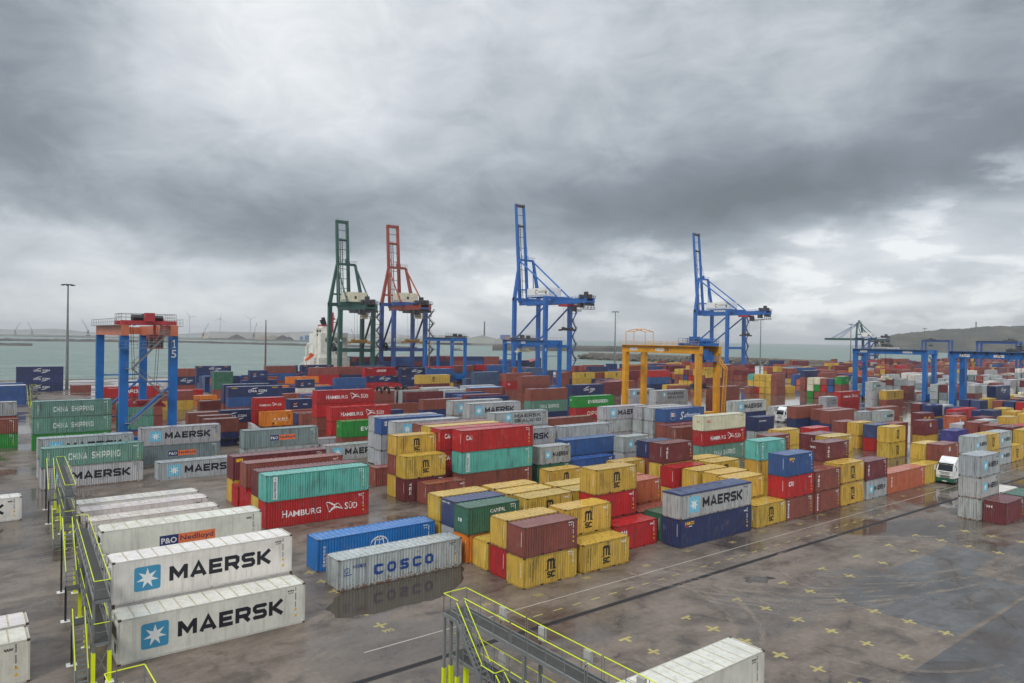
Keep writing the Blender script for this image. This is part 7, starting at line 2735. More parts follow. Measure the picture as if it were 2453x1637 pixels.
    if ladder:
        b = MB(); zl = [2, 6.4, 10.8, 15.2, zb]
        xa, xb = 1.0, wb - 1.6
        for k in range(4):
            p, q = ((xa, zl[k]), (xb, zl[k + 1])) if k % 2 else ((xb, zl[k]), (xa, zl[k + 1]))
            stair(b, (q[0], -1.1, q[1]), (p[0], -1.1, p[1]), .75, (0, -1, 0))
            for sy in (-1.1, -1.85): b.tube((q[0], sy, q[1] + 1), (p[0], sy, p[1] + 1), .03, 5)
            b.box(q[0] - .9, -1.9, q[1] - .06, q[0] + .5, -.6, q[1])
            rail(b, [(q[0] - .9, -1.9, q[1]), (q[0] + .5, -1.9, q[1])], 1.05, .7, .025, 0, 0)
        b.build('stair', STEEL, t)
    else:
        b = MB()
        for sx in (-.18, .18): b.tube((-.75, -.3 + sx, 2), (-.75, -.3 + sx, zb), .03, 5)
        for k in range(int(zb / .5)): b.tube((-.75, -.48, 2 + k * .5), (-.75, -.12, 2 + k * .5), .02, 4)
        b.build('ladder', STEEL, t)
    if num:
        s_, lx, z_, w_, h2, mt, stack = num
        if stack:
            for k, ch in enumerate(s_): sign(t, 'number', [[(u * w_ + .1, v * h2) for u, v in q_] for q_ in stroke([(.12, .74), (.36, .93), (.36, 0)], .15) + rect(.1, 0, .62, .1)] if ch == '1' else fnt(ch, 0, 0, w_ * .8, h2, 0, .012), (lx - w_ / 2 + .1, -leg * .41, z_ - k * (h2 + .35)), (1, 0, 0), (0, 0, 1), mt, .06)
        else:
            sign(t, 'number', fnt(s_, 0, 0, w_, h2, 0, .02), (-.552, lx, z_), (0, -1, 0), (0, 0, 1), mt)
    if plates:
        for py, wd in ((g * .92, 2.6), (g * plates, 2.6)):
            sign(t, 'name_plate', rect(0, 0, wd, .75), (-.55, py, zb + .45), (0, -1, 0), (0, 0, 1), WHITE)
            sign(t, 'plate_lettering', fnt('noatum', .95, .22, 1.45, .3, 0, .01), (-.55, py, zb + .45), (0, -1, 0), (0, 0, 1), plain('grey_ink', (120, 116, 116), .4), .02)
            sign(t, 'round_emblem', arc(.5, .38, .26, .26, .1, 30, 330, 12), (-.55, py, zb + .45), (0, -1, 0), (0, 0, 1), plain('crimson_ink', (150, 40, 56), .4), .02)
    return t
r15 = rtg(22.0, 130.6, 'blue gantry crane numbered 15 with orange girders and a red cab', 7.4, 24.0, 22.3, 1.75, 1.22, RB, RORG, RRED, .12, ('15', 7.4, 18.6, 1.0, 1.35, WHITE, True), True, (8.6, RRED), (4.0, RRED), True, False, True, True)
r26 = rtg(141.0, 107.9, 'amber yellow gantry crane numbered 26 above grey and cream containers', 7.2, 23.5, 19.9, 1.9, 1.35, RYEL, RYEL, RB, .12, ('26', 23.5 * .42, 18.4, 1.3, .95, plain('ink_blue', (50, 44, 90), .4), False), False, (9.5, RDRK), (2.4, RB), False, .55, True, True)
b = MB()
for x_ in (1.6, 5.6): b.beam((x_, .6, 22.35), (x_ + .9, 2.9, 23.3), .3); b.beam((x_, 5.6, 22.35), (x_ + .6, 3.4, 23.3), .3)
b.box(.5, -.8, 22.36, 6.9, -.3, 22.9); b.box(.5, 5.9, 22.36, 6.9, 6.4, 22.8); b.box(2.9, -1.2, 22.92, 4.3, .2, 24.3); b.build('trolley_bracing', RRED, r15)
b = MB()
for k in range(3): rail(b, [(3.4 + k * .001, -1.2, 18.6 + k * .9), (6.9, -1.2, 18.6 + k * .9)], .9, .7, .03, 0, 0)
b.box(-.9, -1.9, 18.5, 7.0, -.75, 18.56); rail(b, [(-.9, -1.85, 18.56), (5.0, -1.85, 18.56)], 1.1, .9, .03, 0, 0); rail(b, [(-.9, -.8, 18.56), (-.9, -1.85, 18.56)], 1.1, .9, .03, 0, 0); b.build('cab_platform', STEEL, r15)
b = MB()
for p, q in (((0, 1.0, 18.0), (.0, -2.2, 14.5)), ((0, -2.2, 14.5), (0, -1.5, 3.0)), ((1.2, 1.0, 18.0), (1.2, -2.2, 14.5)), ((1.2, -2.2, 14.5), (1.2, -1.5, 3.0))): b.beam((7.2 + p[0], p[1], p[2]), (7.2 + q[0], q[1], q[2]), .18)
for k in range(16): z = 3 + k * .75; b.beam((7.2, -1.5 - .05 * k, z), (8.4, -1.5 - .05 * k, z), .08); b.beam((7.2, -1.5 - .05 * k, z), (8.4, -1.55 - .05 * k, z + .75), .07)
for k in range(5): z = 14.5 + k * .75; y = -2.2 + .7 * k; b.beam((7.2, y, z), (8.4, y, z), .08); b.beam((7.2, y, z), (8.4, y + .7, z + .75), .07)
b.build('access_ladder', RYEL, r26)
b = MB(); pts = [(-.2, 23.4, 19.9), (-.2, 23.4, 23.4), (3.6, 23.4, 24.1), (7.4, 23.4, 23.4), (7.4, 23.4, 19.9)]; b.path(pts, .1, 6); b.path([(x_, 20.6, z_) for x_, _, z_ in pts], .1, 6)
for x_, _, z_ in pts[1:4]: b.tube((x_, 23.4, z_), (x_, 20.6, z_), .08, 6)
b.build('service_frame', RYEL, r26)
b = MB(); b.box(1.4, -.4, 16.6, 3.4, 3.2, 19.2); b.box(4.0, .2, 16.6, 5.8, 3.0, 18.6); b.box(.8, -1.0, 16.1, 6.4, 4.0, 16.3); b.box(.9, -1.2, 20.0, 6.2, 4.8, 20.5); b.tube((1.6, 1, 21.1), (5.6, 1, 21.1), .6, 12); b.box(1.4, 2, 20.51, 3.2, 4, 22.2); rail(b, [(.9, -1.2, 20.5), (6.2, -1.2, 20.5), (6.2, 4.8, 20.5), (.9, 4.8, 20.5), (.9, -1.2, 20.5)], 1.2, .9, .05, 0, 0); rail(b, [(.8, -1.0, 16.3), (6.4, -1.0, 16.3), (6.4, 4, 16.3), (.8, 4, 16.3), (.8, -1.0, 16.3)], 1.1, 1.0, .05, 0, 0); b.build('machinery_platform', RB, r26)
r4 = rtg(266.4, 107.9, 'blue gantry crane numbered 4 with a spreader hanging above grey containers', 7.4, 24.4, 19.3, 1.75, 1.5, RB, RB, plain('pale_grey', (188, 186, 180), .5), .62, ('4', 23.5 * .2, 17.8, .65, 1.0, WHITE, False), False, (8.2, CREAM), None, False, .30)
b = MB()
for k in range(3): b.path([(.4 + .3 * k, -.9, 17), (1.2 + .3 * k, -2.2, 14.8), (.6 + .2 * k, -2.6, 10), (-.2 + .2 * k, -1.8, 4)], .07, 5)
b.build('cable_chain', RDRK, r4)
rR = rtg(234.5, 63.6, 'blue gantry crane cut by the right edge with sagging festoon cables', 7.6, 23.6, 19.4, 2.1, 1.75, RB, RB, RDRK, .3, ('407', 23.5 * .86, 17.9, 1.3, .6, plain('faded_white', (180, 190, 205), .4), False), False, (7, CREAM), None, False, .55)
b = MB(); n = 8
for k in range(n):
    y0_, y1_ = 24 - k * 3.1, 24 - (k + 1) * 3.1
    b.path([(-.75, y0_ + (y1_ - y0_) * j / 8, 18.9 - 2.0 * (1 - (j / 4 - 1) ** 2)) for j in range(9)], .055, 5)
    b.box(-.95, y0_ - .2, 18.7, -.56, y0_ + .2, 19.2)
b.build('festoon_cable', BLACK, rR)
r7 = rtg(181.6, 277.5, 'small blue gantry crane numbered 7 between two ship cranes', 7.3, 23.5, 21.0, 1.7, 1.2, RB, RB, RDRK, .1, ('7', 0, 17.2, .6, 1.1, WHITE, True), False, (15, CREAM), None, False)
r8 = rtg(168.5, 196.7, 'blue gantry crane numbered 8 under the middle ship crane', 7.3, 23.5, 20.6, 1.8, 1.2, RB, RB, RDRK, .72, ('8', 0, 16.6, .6, 1.1, WHITE, True), False, (16, CREAM), None, False, .55)
rtg(757, 285.5, 'distant blue gantry crane before the headland', 8, 24, 26, 2.0, 1.6, RBD, RBD, RDRK, .75, None, False, None, None, False, False)
rtg(575, 174.5, 'distant blue gantry crane near the right edge', 8, 24, 24.5, 1.9, 1.5, RBD, RBD, RDRK, .2, None, False, None, None, False, False)

# ---------------------------------------------------------------- ship to shore cranes on the quay
def sts(x, w, yl, yw, zg, hg, zap, ztip, label, fr, boom, gird, big=True, house=CREAM, number='6', boom_up=True, inset=None):
    t = thing('ship_crane', (x, yl, 0), label, 'ship crane', 'ship to shore cranes')
    g = yw - yl; L_ = 2.2 if big else 1.9; zt = zg + hg
    inset = inset if inset is not None else w * .22
    for lx in (0, w):
        b = MB(); b.beam((lx, 0, 1.8), (lx, 0, zt if big else zg - .01), L_, L_, 0, L_ * 1.05, L_ * 1.05, (0, 1, 0)); b.build('leg', fr, t)
        b = MB(); b.beam((lx, g, 1.8), (lx, g, zt), L_, L_, 0, L_, L_, (0, 1, 0)); b.build('leg', fr, t)
        b = MB(); sgn = inset if lx == 0 else -inset
        b.beam((lx, g, zt), (lx + sgn, g + 1, zap), L_ * .9, L_ * .8, 0, L_ * .6, L_ * .6, (0, 1, 0)); b.build('tower_leg', boom if not big else fr, t)
        b = MB()
        b.tube((lx, .3, zg - 1), (lx, g, zg * .46 if big else zg * .38), .55, 10)
        b.build('brace', fr, t)
        b = MB()
        if big: b.tube((lx + sgn, g + 1, zap - .5), (lx * .5 + w * .25, -4, zt), .5, 10); b.tube((lx + sgn, g + 1, zap - 2), (lx + sgn * .9, g + .5, zt + 1), .3, 8)
        else: b.tube((lx + sgn, g + 1, zap - .5), (lx * .7 + w * .15, -2, zt), .42, 8); b.tube((lx + sgn, g + 1, zap - .5), (lx * .7 + w * .15, g - 5, zt), .35, 8)
        b.build('backstay', boom if not big else fr, t)
    for ly in (0, g):
        b = MB(); b.box(-2.5, ly - 1, .9, w + 2.5, ly + 1, 1.8); b.build('sill_beam', fr, t)
        zp = zg * .40
        b = MB(); b.box(L_ / 2, ly - .8, zp - 1.2, w - L_ / 2, ly + .8, zp + .6); b.build('portal_beam', fr, t)
        for lx in (0, w):
            b = MB(); b.box(lx - 2.4, ly - .6, .05, lx + 2.4, ly + .6, .88); b.build('bogie', BLACK, t)
        b = MB(); b.box(-L_ / 2, ly - 1.0, zt - 1.8, w + L_ / 2, ly + 1.0, zt); b.build('cross_girder', fr, t)
    cx = w / 2; s_ = w * .16
    back = -28 if big else -16
    for sx in (-1, 1):
        b = MB(); b.box(cx + sx * s_ - .7, back, zg, cx + sx * s_ + .7, g + 3, zt - 1.81 if False else zg + hg * .62); b.build('girder', gird, t)
    b = MB()
    for k in range(8): y = back + (g + 3 - back) * k / 7; b.box(cx - s_ + .7, y - .3, zg + .3, cx + s_ - .7, y + .3, zg + 1.2)
    rail(b, [(cx - s_ - 1.6, back, zg + hg * .62), (cx - s_ - 1.6, g, zg + hg * .62)], 1.2, 2.5, .06, 0, 0); rail(b, [(cx + s_ + 1.6, back, zg + hg * .62), (cx + s_ + 1.6, g, zg + hg * .62)], 1.2, 2.5, .06, 0, 0)
    b.build('girder_walkway', fr, t)
    b = MB(); b.beam((inset, g + 1, zap), (w - inset, g + 1, zap), 1.3); rail(b, [(inset - .5, g, zap + .7), (w - inset + .5, g, zap + .7)], 1.2, 1.5, .07, 0, 0); b.box(cx - .4, g + .4, zap + .7, cx + .4, g + 1.6, zap + 3); b.build('tower_head', boom if not big else fr, t)
    b = MB(); zm = zt + (zap - zt) * .22; f_ = .22; b.beam((inset * f_, g + .2, zm), (w - inset * f_, g + .2, zm), .9)
    b.build('tower_tie', boom if not big else fr, t)
    hb = (g - 6.5, g - 27.5) if big else (g - 4, g - 14); z0 = zt + .3
    b = MB(); b.box(cx - 5, min(hb), z0, cx + 5, max(hb), z0 + (5.4 if big else 5)); hs_ = b.build('machinery_house', house, t)
    b = MB(); b.box(cx - 5.5, min(hb) - .5, z0 - .28, cx + 5.5, max(hb) + .5, z0 - .01); rail(b, [(cx - 5.4, min(hb), z0), (cx - 5.4, max(hb), z0)], 1.1, 2, .06, 0, 0); b.build('house_platform', fr, t)
    b = MB(); b.box(cx - 5.03, min(hb) + 2.2, z0 + 1.5, cx - 5.003, min(hb) + 3.4, z0 + 3.0); b.box(cx - 2, min(hb) - .03, z0 + 1.5, cx - .8, min(hb) - .003, z0 + 3.0); b.build('house_window', BLACK, hs_)
    if big:
        sign(hs_, 'round_emblem', arc(0, 0, 1.4, 1.4, .5, 30, 330, 14), (cx - 5, max(hb) - 9, z0 + 2.9), (0, -1, 0), (0, 0, 1), plain('crimson_ink', (150, 40, 56), .4))
        sign(hs_, 'lettering', fnt('noatum', 2, -.6, 8, 1.7, 0, .01), (cx - 5, max(hb) - 9, z0 + 2.9), (0, -1, 0), (0, 0, 1), plain('grey_ink', (120, 116, 116), .4))
    # boom
    lean = .085
    hy = g + 3.2
    if boom_up:
        b0 = Vector((0, hy, zg + hg * .4)); bt = Vector((0, hy + (ztip - zg) * lean, ztip))
        bo = MB()
        for sx in (-1, 1): bo.beam(b0 + Vector((cx + sx * s_, 0, 0)), bt + Vector((cx + sx * s_, 0, 0)), 1.5, 1.7, 0, 1.3, 1.4, (0, 1, 0))
        bm_ = bo.build('boom', boom, t)
        c2 = MB()
        for k in range(1, 9):
            q = b0.lerp(bt, k / 9); c2.tube(q + Vector((cx - s_, 0, 0)), q + Vector((cx + s_, 0, 0)), .16 if k != 7 else .7, 8)
        q = b0.lerp(bt, .985); c2.box(cx - s_ - .4, q.y - .8, q.z - .9, cx + s_ + .4, q.y + .8, q.z + .7)
        for k in range(5): c2.tube((cx - s_ + s_ * k / 2, q.y - .9, q.z + .7), (cx - s_ + s_ * k / 2, q.y - .9, q.z + 1.6), .08, 5)
        c2.build('boom_tie', RDRK if big else boom, bm_)
        c3 = MB(); q0, q1 = b0.lerp(bt, .02), b0.lerp(bt, .8)
        for dx in (-.9, .4): c3.beam(q0 + Vector((cx + dx, 1, 0)), q1 + Vector((cx + dx, 1, 0)), .3)
        for k in range(30): q = q0.lerp(q1, k / 29); c3.tube(q + Vector((cx - .9, 1, 0)), q + Vector((cx + .4, 1, 0)), .08, 4)
        c3.build('boom_ladder', RDRK, bm_)
        c4 = MB()
        for sx in (-1, 1): c4.tube((cx + sx * s_ * .8, g + 1.5, zap + .3), tuple(b0.lerp(bt, .62) + Vector((cx + sx * s_, -.9, 0))), .14, 5)
        c4.build('forestay', boom if not big else fr, t)
    else:
        bo = MB()
        for sx in (-1, 1): bo.box(cx + sx * s_ - .7, hy, zg, cx + sx * s_ + .7, hy + ztip, zg + 2.2)
        for k in range(9): bo.box(cx - s_ + .7, hy + ztip * k / 8 - .35, zg + .3, cx + s_ - .7, hy + ztip * k / 8 + .35, zg + 1.4)
        bo.build('boom', boom, t)
        c4 = MB()
        for sx in (-1, 1):
            for f in (.55, .78): c4.tube((cx + sx * s_ * .7, g + 1.5, zap), (cx + sx * s_, hy + ztip * f, zg + 2.2), .22, 6)
        c4.build('forestay', fr, t)
    # trolley with cab over the back reach, ropes, spreader
    ty = -9 if big else -3
    b = MB(); b.box(cx - s_ - 1, ty - 4, zg - 1.6, cx + s_ + 1, ty + 4, zg - .3); tr_ = b.build('trolley', RRED if big else RDRK, t)
    b = MB(); b.box(cx - 1.5, ty - 6.4, zg - 4.6, cx + 1.5, ty - 4.1, zg - 1.4); rail(b, [(cx - 3, ty - 9, zg - 4.6), (cx + 3, ty - 9, zg - 4.6), (cx + 3, ty - 5, zg - 4.6)], 1.2, 1.4, .07, 0, 0); b.box(cx - 3, ty - 9, zg - 4.75, cx + 3, ty - 6.5, zg - 4.62); b.build('cab', RDRK if big else CREAM, tr_)
    zs = zg * (.62 if big else .50)
    b = MB()
    for sx in (-2.2, 2.2):
        for sy in (-1.6, 1.6): b.tube((cx + sx, ty + sy, zg - 1.6), (cx + sx * .8, ty + sy, zs + 1.5), .07, 4)
    b.build('hoist_rope', STEEL, tr_)
    b = MB(); b.box(cx - 6, ty - .6, zs, cx + 6, ty + .6, zs + .8); b.box(cx - 6.1, ty - 1.4, zs - .3, cx - 5.4, ty + 1.4, zs + .7); b.box(cx + 5.4, ty - 1.4, zs - .3, cx + 6.1, ty + 1.4, zs + .7); b.box(cx - 2.6, ty - 1, zs + .81, cx + 2.6, ty + 1, zs + 1.8)
    for sx in (-3.6, 3.6): b.tube((cx + sx, ty - .7, zs + 1.4), (cx + sx, ty + .7, zs + 1.4), .8, 10)
    b.build('spreader', painted('spreader_ochre', (150, 112, 54), .5, .5) if not big else RDRK, tr_)
    # electrical gear at the back end
    b = MB(); b.box(cx - 4.5, back + .2, zg + 2.7, cx + 4.5, back + 5, zg + 3.1); b.box(cx - 2.2, back + 1, zg + 3.11, cx - .4, back + 3, zg + 6.6); b.box(cx + 1, back + 1.2, zg + 3.11, cx + 3, back + 3.4, zg + 5.2); rail(b, [(cx - 4.5, back + 5, zg + 3.1), (cx - 4.5, back + .2, zg + 3.1), (cx + 4.5, back + .2, zg + 3.1), (cx + 4.5, back + 5, zg + 3.1)], 1.3, 1.6, .07, 0, 0)
    b.box(cx - 3.5, back + 5.1, zg + 2.7, cx + 3.5, back + 9, zg + 3.0); b.box(cx - 4.2, back + .6, zg - 1.6, cx + 4.2, back + 1.1, zg - .1); b.box(cx - 4.2, back + 4, zg - 2.6, cx - 1, back + 6.5, zg - .1); b.tube((cx - 2.4, back + 6, zg + 4.2), (cx + 2.4, back + 6, zg + 4.2), 1.0, 12)
    for k in range(4): b.beam((cx - 4.2 + 2.8 * k, back + .8, zg - 3.4), (cx - 2.8 + 2.8 * k if k < 3 else cx + 4.2, back + .8, zg - .2), .22)
    b.box(cx - 4.4, back + .3, zg - 3.7, cx + 4.4, back + 3.2, zg - 3.5); rail(b, [(cx - 4.4, back + 3.2, zg - 3.5), (cx - 4.4, back + .3, zg - 3.5), (cx + 4.4, back + .3, zg - 3.5)], 1.2, 1.2, .07, 0, 0)
    for k in range(6): b.tube((cx - 4 + k * 1.5, back + 4.4, zg + 3.1), (cx - 4 + k * 1.5, back + 4.4, zg + 5), .12, 5)
    b.build('rear_platform', RDRK, t)
    # zigzag stair on the landside right leg
    b = MB(); n = 8 if big else 9; zs0 = 3
    for k in range(n):
        za, zb_ = zs0 + (zg - zs0) * k / n, zs0 + (zg - zs0) * (k + 1) / n
        xa_, xb_ = (w + 1.5, w + 4.6) if k % 2 == 0 else (w + 4.6, w + 1.5)
        b.beam((xa_, -.9, za), (xb_, -.9, zb_), .9, .34); b.box(xb_ - .8, -1.6, zb_ - .1, xb_ + .8, .6, zb_); b.tube((xa_, -1.35, za + 1.1), (xb_, -1.35, zb_ + 1.1), .07, 5)
        rail(b, [(xb_ - .8, -1.5, zb_), (xb_ + .8, -1.5, zb_), (xb_ + .8, .5, zb_)], 1.1, .8, .05, 0, 0); b.box(w + .95, -.2, zb_ - .3, xb_, .2, zb_ - .11)
    b.build('stair', RDRK if not big else STSD, t)
    if number: sign(t, 'number', fnt(number, 0, 0, 1.0, 1.5, 0, .02), (-.5, -L_ / 2, zg * .52), (1, 0, 0), (0, 0, 1), WHITE, .05)
    if not big:
        b = MB(); b.torus((w * .04 - .5, g - 4.5, zg * .38 + 1.8), (1, 0, 0), 1.9, .55, 20, 8); b.tube((w * .04 - 1.0, g - 4.5, zg * .38 + 1.8), (w * .04, g - 4.5, zg * .38 + 1.8), .8, 12); b.build('cable_reel', BLACK, t)
    return t
sts(158, 18.8, 347, 360, 34.6, 4.0, 59.6, 84, 'dark green ship crane with its boom raised behind the white ship', STSG, STSG, STSG, False, CREAM, '6')
sts(188.6, 19.8, 346, 360, 35.6, 4.2, 60, 84.8, 'ship crane with rust red raised boom and dull blue legs', STSD, STSR, STSR, False, CREAM, '7')
sts(283, 20, 330, 360.5, 42.4, 4.6, 71.7, 109, 'tallest blue ship crane at the centre with raised boom and white machinery house', STSB, STSB, STSB, True, WHITE, None)
sts(465.5, 21.5, 330, 360, 41.6, 4.4, 71, 108.7, 'blue ship crane right of centre standing behind the amber gantry crane', STSB, STSB, STSB, True, WHITE, None)
sts(730, 14, 349, 362, 24.6, 2.6, 42.5, 33, 'distant ship crane with blue legs and its dark green boom lowered over the water', STSD, STSG, STSG, False, WHITE, None, False)

# ---------------------------------------------------------------- moored ship
HULL = painted('ship_hull', (44, 52, 72), .45, .3); SHW = painted('ship_white', (222, 220, 210), .4, .12, (170, 140, 100)); LIFE = painted('lifeboat_orange', (226, 96, 52), .4, .1)
sh = thing('container_ship', (152, 367.5, -5), 'moored container ship with white deckhouse and orange lifeboat behind the green crane', 'ship')
b = MB(); n = 24; st_ = []
for k in range(n + 1):
    x = 170 * k / n; f = min(1, (.55 + .45 * min(1, x / 14))) * (1 if x < 130 else max(.04, 1 - ((x - 130) / 40) ** 2)); sheer = 9 + (0 if x < 130 else 4 * ((x - 130) / 40) ** 2)
    st_.append([(x, 12 - 12 * f, sheer), (x, 12 - 10.5 * f * (.8 if x > 130 else 1), -1.5), (x, 12 + 10.5 * f * (.8 if x > 130 else 1), -1.5), (x, 12 + 12 * f, sheer)])
for a, c in zip(st_[:-1], st_[1:]):
    for i in range(4): b.face([a[i], c[i], c[(i + 1) % 4], a[(i + 1) % 4]], 1 if i == 3 else 0)
b.face(st_[0]); b.face(st_[-1][::-1]); b.build('hull', [HULL, RRED], sh)
b = MB(); b.box(4, 1.5, 9, 22, 22.5, 14); b.box(6, 4, 14, 12, 20, 27.2); b.box(12, 2.5, 14, 21, 21.5, 25); b.box(11, 0, 25, 20, 24, 27.6); b.box(5, 8, 14, 8.5, 12, 30.2); dh = b.build('deckhouse', SHW, sh)
b = MB()
for z in (16, 19, 22): 
    for y in (5, 8, 14, 17): b.box(20.9, y, z, 21.05, y + .7, z + .9)
    for x in (14, 17): b.box(x, 2.44, z, x + .7, 2.49, z + .9)
b.box(20, 1, 26, 20.06, 23, 27.2)
for x in (5.4, 6.8):
    for z in (27.0, 29.0): b.box(x, 7.92, z - 1.2, x + .9, 7.98, z)
b.box(8.7, 3.95, 22.5, 9.4, 3.98, 24.5); b.build('window', BLACK, dh)
b = MB(); b.box(8.6, 8, 27.25, 13.5, 14, 31.2); b.box(8.5, 7.9, 31.22, 13.6, 14.1, 32.0, 1); b.beam((9.6, 10, 32), (8.6, 10, 34.6), 1.3, 1.3, 2); b.beam((11.4, 11, 32), (10.0, 11, 36.0), 1.5, 1.5, 2); b.build('funnel', [SHW, RRED, BLACK], sh)
b = MB(); b.tube((16, 11, 27.6), (16, 11, 39), .45, 8); b.beam((16, 7, 35), (16, 15, 35), .3); b.beam((16, 8.5, 37), (16, 13.5, 37), .25); b.beam((16, 11, 33.5), (19, 11, 33.5), .3); b.box(15.5, 9.6, 35.2, 16.5, 10.2, 36.2); b.build('mast', RRED, sh)
b = MB(); b.beam((2.2, 5, 15.6), (-2.0, 5, 12.4), 1.7, 1.7, 0, 1.2, 1.2); b.beam((1.2, 5, 16.4), (0, 5, 15.4), 1.0, .7); b.build('lifeboat', LIFE, sh)
b = MB(); b.beam((5, 3.6, 16.4), (-5, 3.6, 10), .35); b.beam((5, 6.4, 16.4), (-5, 6.4, 10), .35); b.beam((4, 5, 9), (4, 5, 15), .5); b.tube((0, 9, 9), (0, 9, 20), .5, 8); b.beam((0, 9, 20), (3.5, 9, 22), .6); b.torus((.8, 8, 20.5), (0, 1, 0), .9, .3, 14, 6); b.build('davit', SHW, sh)
rng = random.Random(3)

# ---------------------------------------------------------------- trucks
def truck(x, y, rz, label, cabc=(228, 228, 226), low=(40, 92, 70), load=False):
    t = thing('truck', (x, y, 0), label, 'truck', 'yard trucks', rz)
    cm = painted('truck_white', cabc, .3, .05); lm = painted('truck_lower_%d' % low[1], low, .4, .1)
    # cab faces local -x; profile in x,z
    pr = [(0.12, .95), (.0, 1.35), (.05, 1.95), (.42, 2.95), (.75, 3.18), (2.15, 3.2), (2.2, .95)]
    b = MB(); n = len(pr); yw_ = 1.23
    for i in range(n):
        a, c = pr[i], pr[(i + 1) % n]; ia = .10 if a[1] > 2 else 0; ic = .10 if c[1] > 2 else 0
        b.face([(a[0], -yw_ + ia, a[1]), (c[0], -yw_ + ic, c[1]), (c[0], yw_ - ic, c[1]), (a[0], yw_ - ia, a[1])])
    for s_ in (-1, 1):
        pts = [(p[0], s_ * (yw_ - (.10 if p[1] > 2 else 0)), p[1]) for p in pr]
        b.face(pts if s_ < 0 else pts[::-1])
    cab = b.build('cab', cm, t)
    b = MB(); o = -.012
    b.face([(.06 + o, -1.05, 2.0), (.06 + o, 1.05, 2.0), (.40 + o, .98, 2.88), (.40 + o, -.98, 2.88)]); b.build('windscreen', GLASS, cab)
    for s_ in (-1, 1):
        b = MB(); k = s_ * (yw_ + .004); k2 = s_ * (yw_ - .085); pts = [(.42, k - s_ * .02, 2.02), (1.25, k - s_ * .02, 2.02), (1.25, k2, 2.78), (.62, k2, 2.78)]
        b.face(pts if s_ < 0 else pts[::-1]); b.build('side_window', GLASS, cab)
        b = MB(); b.box(-.12, s_ * 1.42 - .09, 2.0, .12, s_ * 1.42 + .09, 2.75); b.beam((.2, s_ * 1.2, 2.7), (0, s_ * 1.4, 2.7), .06); b.build('mirror', cm, cab)
        b = MB(); b.box(-.03, s_ * .88 - .22, .72, .1, s_ * .88 + .22, .94); b.build('headlight', plain('lamp_lens', (220, 222, 220), .12), t)
    b = MB(); b.hexa([(.8, -1.1, 3.21), (2.1, -1.1, 3.21), (2.1, 1.1, 3.21), (.8, 1.1, 3.21)], [(1.75, -1.15, 3.95), (2.15, -1.15, 3.98), (2.15, 1.15, 3.98), (1.75, 1.15, 3.95)]); b.build('roof_spoiler', cm, cab)
    b = MB(); b.box(.2, -1.1, 2.98, .3, 1.1, 3.16); b.box(-.03, -.8, 1.75, .0, .8, 1.82); b.box(-.03, -.7, 1.28, -.005, .7, 1.34); b.box(-.03, -.7, 1.12, -.005, .7, 1.18); b.build('grille', BLACK, cab)
    b = MB(); b.box(-.1, -1.24, .35, .5, 1.24, .93); b.box(-.11, -.3, .42, -.102, .3, .54, 1); b.box(1.5, -1.23, .55, 2.25, 1.23, .93); bp = b.build('bumper', [lm, WHITE], t)
    sign(cab, 'lettering', [q for i_ in range(8) for q in rect(i_ * .15, 0, i_ * .15 + .1, .13)], (-.0, .58, 1.5), (0, -1, 0), (0, 0, 1), BLACK, .03)
    b = MB(); b.box(2.25, -.45, .72, 6.0, .45, 1.0); b.box(2.5, -1.2, .5, 3.9, -.5, 1.1, 1); b.box(2.5, .5, .5, 3.9, 1.2, 1.1, 1); b.build('chassis', [lm, STEEL], t)
    b = MB(); b.box(2.6, -.5, 1.02, 3.2, .5, 1.9); b.beam((4.2, 0, 1.05), (5.6, 0, 1.25), .9, .15); b.build('fifth_wheel', RRED, t)
    for wx, dual in ((1.05, 0), (4.6, 1)):
        for s_ in (-1, 1):
            b = MB(); yo = s_ * 1.05; hw = .16 if not dual else .3
            b.tube((wx, yo - hw, .52), (wx, yo + hw, .52), .52, 24); wh = b.build('wheel', RUBBER, t)
            b = MB(); b.tube((wx, yo + s_ * (hw - .02), .52), (wx, yo + s_ * (hw + .012), .52), .3, 16); b.tube((wx, yo + s_ * hw, .52), (wx, yo + s_ * (hw + .06), .52), .12, 10); b.build('rim', STEEL, wh)
    if load:
        b = MB(); b.box(3.4, -1.2, 1.2, 15.6, 1.2, 1.4); 
        for wx in (11.6, 12.9, 14.2):
            for s_ in (-1, 1): b.tube((wx, s_ * 1.05 - .2, .5), (wx, s_ * 1.05 + .2, .5), .5, 20, 1)
        b.build('trailer', [BLACK, RUBBER], t)
    return t
truck(118.9, 45.1, rad(0), 'white truck with green bumper driving beside the orange brown container')
truck(172.8, 104.6 + 1.2, rad(0), 'white truck with dark bumper beside the raised brown container', low=(196, 196, 194), load=True)
truck(47.5, 139.8, rad(180), 'white truck cab partly hidden behind the grey star container', low=(190, 190, 186), load=True)
truck(60.2, 124.2, rad(185), 'white truck cab seen behind the container with the blue and orange panel', low=(191, 190, 186), load=True)
truck(150.5, 206, rad(180), 'white truck cab right of the far stack of three', low=(192, 190, 186), load=True)
truck(172.5, 205.5, rad(180), 'distant white truck cab left of the yellow ended stack', low=(193, 190, 186), load=True)

